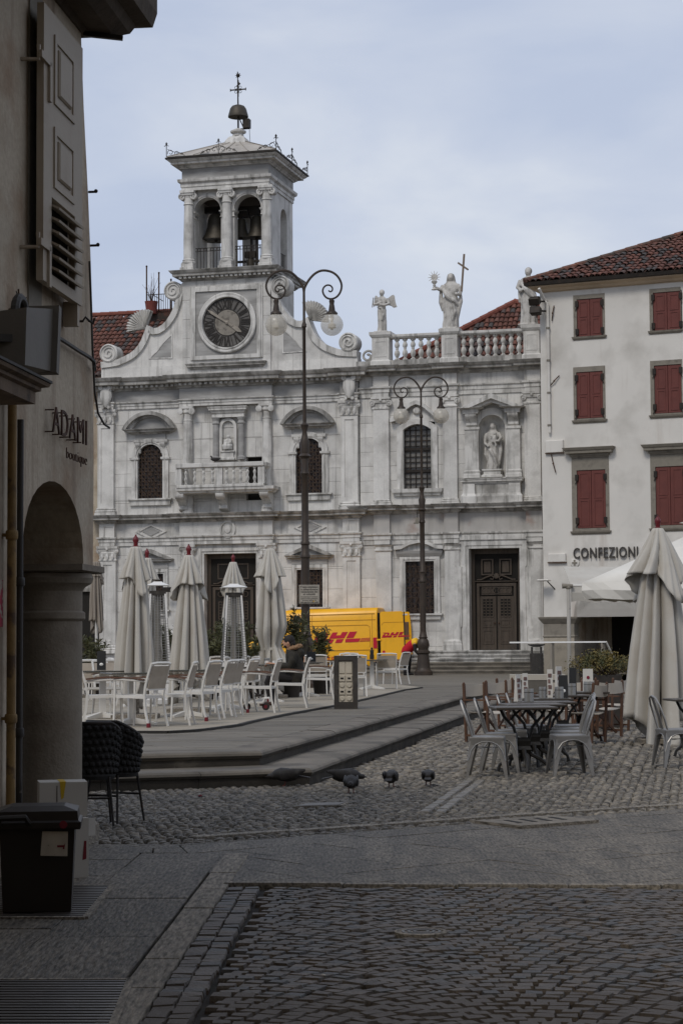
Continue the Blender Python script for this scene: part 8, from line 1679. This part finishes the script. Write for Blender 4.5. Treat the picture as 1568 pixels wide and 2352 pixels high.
def make_bistro():
 t=thing('bistro_table','x x x x','table'); b=MB(); b.sq(-.36,.36,-.34,.34,[(-.01,.728),(0,.735),(0,.752),(-.006,.758)]); obj('table_top',b,top_d,t)
 for s_ in(-1,1):
  b=MB(); b.tube([(s_*.26,0,.725),(s_*.22,0,.64),(s_*.11,0,.52),(s_*.07,0,.38),(s_*.06,0,.28)],.018,6); b.tube([(s_*.02,0,.725),(s_*.10,0,.66),(s_*.14,0,.60)],.014,6); obj('upright',b,cast,t,True)
  b=MB(); b.tube([(s_*.05,0,.26),(s_*.10,0,.20),(s_*.20,0,.15),(s_*.28,0,.08),(s_*.30,0,.01)],[.028,.024,.022,.018,.024],6); obj('foot',b,cast,t,True)
  b=MB(); b.tube([(0,s_*.04,.26),(0,s_*.10,.20),(0,s_*.20,.15),(0,s_*.28,.08),(0,s_*.30,.01)],[.028,.024,.022,.018,.024],6); obj('foot',b,cast,t,True)
 b=MB(); b.sq(-.075,.075,-.03,.03,[(0,.22),(.02,.26),(.0,.30),(.01,.36),(-.02,.40)]); obj('hub',b,cast,t); return t
BS=[(r9(655,1010),4,'front black bistro table between the metal chairs'),(r9(745,960),5,'second black bistro table behind the front one'),(r9(850,920),3,'third black bistro table in the right row'),(r9(830,860),4,'bistro table with white menus and steel cans'),(r9(1010,800),5,'bistro table with tall white menu next to the shrub planter'),(r9(1180,740),5,'bistro table farthest back near the shrub planter')]
bs0=make_bistro(); BSP=[]
for i,(px,rz,lab) in enumerate(BS):
 g=G(px[0],px[1],0); BSP.append(g)
 if i==0:bs0.location=(g.x,g.y,.008); bs0.rotation_euler=(0,0,radians(rz)); tag(bs0,lab,'table','black bistro tables')
 else:dup(bs0,(g.x,g.y,.008),radians(rz),lab,'black bistro tables')
g=G(1600,1740,0); dup(bs0,(g.x,g.y,.008),.1,'bistro table cut by the right edge of the picture','black bistro tables')
# director's chairs
dwood=mat('teak_wood',(.085,.045,.028),.6,.25,5,.1,30); dcan=mat('pale_canvas',(.40,.365,.32),.9,.08,5)
def make_director():
 t=thing('folding_chair','x x x x','chair')
 for s_ in(-1,1):
  b=MB(); b.beam((s_*.26,-.20,.0),(s_*.26,-.20,.62),.035,.035); obj('leg',b,dwood,t); b=MB(); b.beam((s_*.26,.20,0),(s_*.26,.24,.88),.035,.035); obj('leg',b,dwood,t); b=MB(); b.sphere((s_*.26,.24,.885),.02,6,4); obj('knob',b,dwood,t); b=MB(); b.beam((s_*.26,-.24,.635),(s_*.26,.24,.635),.055,.025); obj('arm_rest',b,dwood,t); b=MB(); b.beam((s_*.26,-.2,.10),(s_*.26,.2,.10),.03,.03); obj('runner',b,dwood,t)
  b=MB(); b.beam((s_*.25,-.10*s_,.06),(-s_*.22,-.10*s_,.44),.025,.035); obj('cross_leg',b,dwood,t)
 b=MB(); R=[]
 for i in range(9):u=i/8*2-1; R.append([b.P((u*.25,y,.455-.03*(1-u*u))) for y in(-.2,.2)]+[b.P((u*.25,y,.447-.03*(1-u*u))) for y in(.2,-.2)])
 b.skin(R); obj('seat',b,dcan,t,True); b=MB(); R=[]
 for i in range(9):u=i/8*2-1; R.append([b.P((u*.275,.245+.035*(1-u*u)+.004,z+.02*(1-u*u)*-1)) for z in(.70,.87)]+[b.P((u*.275,.245+.035*(1-u*u)-.006,z-.02*(1-u*u))) for z in(.87,.70)])
 b.skin(R); obj('backrest',b,dcan,t,True); return t
DS=[(r9(330,735),-40,'wooden folding chair with pale canvas at the left behind the metal chairs'),(r9(520,690),-42,'wooden folding chair second from the left behind the tables'),(r9(600,640),-35,'wooden folding chair third from the left near the white bench box'),(r9(1010,700),250,'wooden folding chair with canvas back in the middle of the right tables'),(r9(1215,745),150,'wooden folding chair just behind the metal hoop chairs'),(r9(1345,690),125,'wooden folding chair with curved canvas back near the black planter'),(r9(1430,640),140,'wooden folding chair farthest right next to the black planter'),(r9(1130,640),200,'wooden folding chair in the far row before the shrub')]
d0=make_director()
for i,(px,fa,lab) in enumerate(DS):
 g=G(px[0],px[1],0); rz=radians(fa+90)
 if i==0:d0.location=(g.x,g.y,.008); d0.rotation_euler=(0,0,rz); tag(d0,lab,'chair','wooden folding chairs')
 else:dup(d0,(g.x,g.y,.008),rz,lab,'wooden folding chairs')
TZ=Vector((0,0,.768))
menu(BSP[3]+TZ+Vector((-.22,.1,0)),.3,'narrow white menu with photographs standing left on the menu table',.33,.036); menu(BSP[3]+TZ+Vector((.12,.15,0)),-.1,'taller white menu with photographs standing right on the menu table',.38,.036); menu(BSP[3]+TZ+Vector((.30,.18,0)),.1,'black slanted menu board beside the white menus',.30,.06,dark=True)
menu(BSP[2]+TZ+Vector((-.33,.05,0)),.9,'grey folded menu leaning at the left table end',.34,.05,(.30,.29,.28)); can(BSP[2]+TZ+Vector((-.2,-.05,0)),'steel can at the left end of the third table',.16,.06); can(BSP[3]+TZ+Vector((.0,-.05,0)),'steel can between the white menus',.15,.05); can(BSP[3]+TZ+Vector((.22,-.05,0)),'steel can right of the white menus',.15,.06)
menu(BSP[4]+TZ+Vector((-.05,0,0)),.8,'tall white menu stand seen edge on next to the black dispenser',.40,.06); menu(BSP[5]+TZ+Vector((.1,0,0)),.05,'tall white menu stand with round red logo before the shrub',.34,.075,logo=True); can(BSP[4]+TZ+Vector((.12,-.1,0)),'steel can under the tall white menu',.16,.06); can(BSP[5]+TZ+Vector((.1,-.14,0)),'steel can before the red logo menu',.15,.08); menu(BSP[4]+TZ+Vector((.16,.1,0)),.1,'black dispenser with white napkin between the tall white menus',.38,.05,dark=True)
# planter with yellow-green shrub, bench box, glass screen, litter bin
pl=G(1398,1672,0); pt_=thing('shrub_planter','tall black planter with a yellow green shrub behind the folding chairs','planter',(pl.x,pl.y+.3,0),radians(-6)); b=MB(); zt_=1.5-(1553-1479)/(4573/pl.y); b.sq(-.27,.27,-.3,.3,[(-.03,0),(0,zt_-.02),(0,zt_),(-.03,zt_)]); obj('box',b,tub_m,pt_)
shrub_m=mat('yellow_green_leaf',(.115,.088,.018),.6,.35,4,col2=(.045,.055,.02),f2=(.45,.6),sc2=5); rr=random.Random(77); l_=MB(); s_=MB()
for k in range(70):
 a=rr.uniform(0,6.28); e=rr.uniform(.2,1.4); R_=rr.uniform(.5,1)**.6; tip=Vector((cos(a)*cos(e)*.58*R_-.08,sin(a)*cos(e)*.38*R_,zt_+.02+sin(e)*.36*R_)); s_.tube([(0,0,zt_-.05),tip*.6+Vector((0,0,zt_*.4-.02)),tip],[.008,.006,.003],4)
 for q in range(44):
  o=tip+Vector((rr.gauss(0,.075),rr.gauss(0,.075),rr.gauss(0,.055))); d=Vector((rr.gauss(0,1),rr.gauss(0,1),rr.gauss(.4,.8))).normalized(); w_=d.orthogonal().normalized()*rr.uniform(.010,.018); L3=rr.uniform(.03,.05); i0=l_.P(o); l_.f.append((i0,l_.P(o+d*L3*.5+w_),l_.P(o+d*L3),l_.P(o+d*L3*.5-w_)))
obj('stems',s_,stem_m,pt_); tag(obj('foliage',l_,shrub_m,pt_,fix=False),kind='stuff')
bb=G(1170,1600,0); bx2=atY(1233,1479,44.0); bn=thing('bench_box','long low grey box with white top edge behind the right tables','planter box',(bx2.x,bx2.y,0),radians(-3)); s44=4573/44.; zt_=1.5-(1551-1479)/s44; hw_=62/s44; b=MB(); b.box(-hw_,hw_,0,.45,0,zt_-.12); obj('box',b,mat('box_grey',(.10,.097,.093),.6,.1,3),bn); b=MB(); b.sq(-hw_,hw_,0,.45,[(.015,zt_-.12),(.015,zt_),(-.02,zt_+.005)]); obj('top_edge',b,mat('box_top',(.36,.355,.345),.5,.06,3),bn)
gs_=thing('glass_screen','glass windbreak screen with bright white top bar before the corner house','screen'); pA,pB=atY(1171,1476,50),atY(1391,1474,47.5); zt_=1.52; b=MB(); b.beam((pA.x,pA.y,zt_),(pB.x,pB.y,zt_),.05,.035); obj('top_bar',b,mat('bright_white',(.80,.80,.80),.35,.03,3),gs_); pane_g=glassmat('clear_pane',(.10,.10,.10),.05,.12,(.80,.80,.79)); n=3
for i in range(n):a_,e_=pA.lerp(pB,i/n),pA.lerp(pB,(i+1)/n); b=MB(); b.f.append(tuple(b.P(p) for p in((a_.x,a_.y,.1),(e_.x,e_.y,.1),(e_.x,e_.y,zt_-.02),(a_.x,a_.y,zt_-.02)))); obj('pane',b,pane_g,gs_)
for f in(.45,.97):p_=pA.lerp(pB,f); b=MB(); b.box(p_.x-.05,p_.x+.05,p_.y+.01,p_.y+.06,0,zt_-.02); obj('post',b,mat('screen_post',(.26,.255,.25),.5),gs_)
b=MB(); b.beam((pB.x,pB.y,zt_),(pB.x+.22,pB.y+.2,zt_-.42),.03,.03); obj('side_bar',b,white_p,gs_)
lt_=G(1231,1540,0); lbn=atY(1231,1479,70); s70=4573/70.; ltb=thing('litter_bin','dark metal litter bin with domed lid before the chapel steps','litter bin',(lbn.x,lbn.y,0),0); zt_=1.5-(1502-1479)/s70; b=MB(); b.lathe([(.22,.25),(.24,zt_)],14); b.lathe([(.05,0),(.05,.26)],8); obj('body',b,dkm,ltb,True)
for q in(-1,1):b=MB(); b.tube([(q*.16,0,zt_),(q*.16,0,zt_+.22)],.04,8); obj('lid_post',b,dkm,ltb)
b=MB(); b.m=Matrix.Translation((0,0,zt_+.22)); b.loft([(0,0,0,.12,.1),(.06,0,0,.3,.2),(.1,0,0,.3,.2)],14); obj('lid',b,dkm,ltb)
# ================================================================== pigeons
pig_m=mat('pigeon_plumage',(.022,.021,.022),.6,.35,12,.2,60,col2=(.055,.055,.058),f2=(.55,.7),sc2=9); leg_m=mat('pigeon_leg',(.12,.04,.035),.7)
def pigeon(px,py,fa,label,z=0,s=1.0,peck=False,pos=None):
 g=pos or G(px,py,z); t=thing('pigeon',label,'pigeon',(g.x,g.y,g.z),radians(fa+90),'pigeons in the square'); t.scale=(s,s,s)
 b=MB(); hz=(.105 if peck else .225); hy=-.155 if peck else-.115
 b.tube([(0,.155,.115),(0,.10,.118),(0,.03,.12),(0,-.05,.128),(0,-.10,.14 if not peck else .125),(0,hy+.015,(.19 if not peck else .11)),(0,hy,hz)],[.028,.058,.074,.072,.052,.030,.026],14)
 b.sphere((0,hy-.008,hz+.004),.029,10,8,.9,1.1,1); o=obj('body',b,pig_m,t); fuse(o,.008,4)
 b=MB(); b.tube([(0,hy-.032,hz+.0),(0,hy-.058,hz-.008)],[.008,.003],5); obj('beak',b,black_iron,t)
 b=MB(); b.skin([b.ring([(-w_,y,z_),(w_,y,z_),(w_,y,z_+.010),(-w_,y,z_+.010)]) for y,w_,z_ in((.13,.032,.108),(.20,.036,.097),(.265,.042,.085))]); obj('tail',b,pig_m,t)
 for q in(-1,1):
  b=MB(); b.loft([(-.085,0,0,.012,.04),(-.04,0,0,.02,.052),(.04,0,0,.018,.05),(.12,0,0,.012,.03),(.185,0,.0,.006,.012)],10); M_=Matrix.Translation((q*.064,.03,.13))@Matrix.Rotation(radians(-78),4,'X'); b.v=[tuple(M_@Vector(v)) for v in b.v]; obj('wing',b,pig_m,t,True)
  b=MB(); b.tube([(q*.025,0,.07),(q*.026,-.005,.012),(q*.026,-.03,.006)],[.008,.006,.005],5); b.tube([(q*.026,-.005,.01),(q*.04,-.025,.005)],.004,4); obj('leg',b,leg_m,t)
pigeon(655,1806,178,'pigeon in profile right against the platform step',peck=True)
pigeon(797,1808,8,'pigeon in profile behind another one in the middle of the cobbles',peck=True)
pigeon(806,1822,268,'front pigeon seen head on in the middle of the cobbles',s=.95,peck=True)
pigeon(898,1809,80,'round pigeon seen from behind, second from the right',s=.95,peck=True)
pigeon(983,1805,86,'rightmost pigeon on the cobbles seen from behind',s=.88,peck=True)
bx_,bzz=c2(722,566,bd); pw_=CH.w(bx_,-bd+.07,zrail1+.02); pigeon(0,0,190,'pigeon perched on the church balcony rail',pos=pw_,s=1.15)
# ================================================================== bin, boxes, wicker chairs at the left
bin_m=mat('dark_brown_plastic',(.016,.012,.009),.45,.15,4,.05,30,spec=.4)
bp=G(85,2103,0); kb=4573/bp.y; bn=thing('waste_bin','dark brown plastic waste bin with lid and torn white label','bin',(bp.x,bp.y,0),radians(6)); H=(2103-1905)/kb; W2=85/kb
b=MB(); b.sq(-W2,W2,0,.36,[(-.03,0),(-.02,.02),(.0,H)]); obj('body',b,bin_m,bn); b=MB(); Hl=(2103-1868)/kb; b.sq(-W2,W2,0,.36,[(.03,H-.01),(.035,H),(.035,H+.03),(.02,H+.04),(.015,Hl),(-.06,Hl+.025)]); ld2=obj('lid',b,bin_m,bn); b=MB(); b.tube([(-W2*1.0,-.05,H+.02),(-W2*.95,-.07,H+.06),(-W2*.3,-.07,H+.065),(-W2*.2,-.04,H+.03)],.016,8); obj('handle',b,bin_m,bn,True)
b=MB(); x0,x1=8/kb,70/kb; z0_,z1_=(2103-1970)/kb,(2103-1913)/kb; b.prism([(x0,z0_+.005),(x0+.01,z1_),(x1,z1_-.004),(x1-.003,z0_)],-.012,-.006); obj('label_sticker',b,mat('torn_label',(.36,.34,.31),.8,.15,12,col2=(.06,.05,.045),f2=(.66,.68),sc2=26),bn); b=MB(); b.box(x1-.06,x1-.02,-.0135,-.012,z0_+.05,z0_+.062); b.prism([(x1-.03,z0_+.04),(x1-.02,z0_+.04),(x1-.015,z0_+.075)],-.0135,-.012); obj('red_print',b,red_cap,bn); b=MB(); b.lathe([(0,0),(.022,0),(.022,.003),(0,.003)],16,(W2*.8-.02,-.036,H+.018),'y'); obj('round_logo',b,red_cap,bn)
card=mat('white_cardboard',(.44,.42,.39),.85,.06,4); tape=mat('yellow_tape',(.42,.30,.02),.6)
cp_=G(183,2017,0); kc=4573/cp_.y; c_b=thing('cardboard_box','upright white cardboard box with red print behind the bin','box',(cp_.x,cp_.y,0),radians(20)); h_=(2017-1882)/kc; b=MB(); b.box(-.10,.06,0,.30,0,h_); obj('carton',b,card,c_b); b=MB(); b.prism([(.02,h_*.3),(.045,h_*.32),(.045,h_*.62),(.03,h_*.62)],-.002,.0); obj('red_print',b,red_cap,c_b); b=MB(); b.skin([b.ring([(x,y,z) for x,y in((.06,.0),(.11,.02),(.11,.024),(.06,.004))]) for z in(h_*.7,h_*1.0)]); obj('open_flap',b,card,c_b)
c_t=thing('cardboard_box','white corrugated box with yellow tape lying on top behind the bin','box',(cp_.x-.06,cp_.y+.08,h_+.004),radians(12)); h2=(1885-1806)/kc; b=MB(); b.box(-.21,.10,0,.26,0,h2); obj('carton',b,card,c_t); b=MB(); b.prism([(-.08,h2+.001),(-.04,h2+.001),(-.055,h2*.55),(-.07,h2*.5)],-.003,-.001); b.box(-.08,-.04,-.002,.25,h2+.001,h2+.003); obj('tape',b,tape,c_t)
b=MB(); b.box(-.10,-.095,-.0025,-.0005,.02,h2*.9); obj('seam',b,dkm,c_t)
rope=mat('black_rope_weave',(.012,.011,.0105),.75,.3,12,.3,80)
def wicker(label,g,rz,seed):
 t=thing('woven_armchair',label,'chair',(g.x,g.y,.005),rz,'black woven armchairs by the pillar'); n=17; R=[]
 def pt(u,v):
  a=radians(90+u*118); r=.255+.05*v; zt=.88-.16*max(0,abs(u)-.35)/.65; return Vector((cos(a)*r*1.08,sin(a)*r*.98-.0,.44+(zt-.44)*v))
 b=MB(); A=[[b.P(pt(i/20*2-1,j/6)) for j in range(7)] for i in range(21)]
 for i in range(20):
  for j in range(6):b.f.append((A[i][j],A[i+1][j],A[i+1][j+1],A[i][j+1]))
 o=obj('back_shell',b,rope,t); so=o.modifiers.new('th','SOLIDIFY'); so.thickness=.02; so.offset=0
 b=MB()
 for j in range(7):
  for i in range(n+1):
   u=(i+.5*(j%2))/n*2-1
   if abs(u)<=1:p=pt(u,(j+.5)/7); b.sphere(p,.036,7,5,1.0,1.0,.78)
 tag(obj('rope_weave',b,rope,t,True),kind='stuff')
 b=MB(); b.tube([pt(i/24*2-1,1.02) for i in range(25)],.017,7); obj('rim',b,black_iron,t,True); b=MB(); b.lathe([(0,.40),(.27,.40),(.28,.43),(.26,.47),(0,.48)],20); obj('seat',b,rope,t,True)
 for sx in(-1,1):
  for sy in(-1,1):b=MB(); b.tube([(sx*.19,sy*.19,.42),(sx*.24,sy*.26,0)],[.016,.013],7); obj('leg',b,black_iron,t)
 b=MB(); b.tube([(-.21,-.21,.24),(.21,-.21,.24)],.010,5); b.tube([(-.21,.22,.24),(.21,.22,.24)],.010,5); obj('stretcher',b,black_iron,t); t.scale=(.74,.74,.96); return t
g=G(262,1888,0); wicker('black woven armchair fully seen right of the pillar',Vector((g.x,g.y,0)),radians(150),1); g=G(206,1898,0); wicker('black woven armchair half hidden behind the pillar',Vector((g.x,g.y+.1,0)),radians(190),2)
st=G(328,1808,0); sto=thing('loose_stone','small pale broken stone at the foot of the steps','stone',(st.x,st.y,.0)); b=MB(); b.sphere((0,0,.03),.07,7,5,1.1,.8,.8); b.v=[(x+.012*sin(40*y),y+.01*sin(50*z),z) for x,y,z in b.v]; obj('rock',b,granite_light,sto)
# dark shop front behind the terrace at the far left, and a few scraps
sh_p=atY(212,1479,62.0); sf=thing('far_shop','dark glazed shop front with pale lintel far behind the left pillar','shop front',(sh_p.x-1.2,sh_p.y,PL),radians(-10)); s62=4573/62.; zt_=1.5+(1479-1355)/s62-PL; b=MB(); b.box(-3,1.35,0,.4,0,zt_); obj('glazing',b,dark_void,sf); b=MB(); b.sq(-3,1.35,-.1,.4,[(0,zt_),(.05,zt_+.1),(.1,zt_+.3),(.12,zt_+.45)]); obj('lintel',b,marble_dirty,sf)
for i in range(4):b=MB(); b.box(-2.5+i,-2.45+i,-.03,.0,0,zt_); obj('mullion',b,mat('dark_red_frame',(.06,.018,.014),.6),sf)
for(px,py,lab) in((120,2099,'scrap of white paper beside the bin'),(743,2248,'tiny white scrap on the setts'),(460,1833,'small reddish cork on the cobbles')):
 g=G(px,py,0); t=thing('litter',lab,'litter',(g.x,g.y,.012),rnd(0,3)); b=MB(); c_=.018 if px<200 else(.008 if px>700 else .02); b.sphere((0,0,c_*.5),c_,6,4,1.4,1,.6); b.v=[(x+rnd(-.2,.2)*c_,y+rnd(-.2,.2)*c_,z+rnd(-.1,.1)*c_) for x,y,z in b.v]; obj('scrap',b,card if px!=460 else red_cap,t)
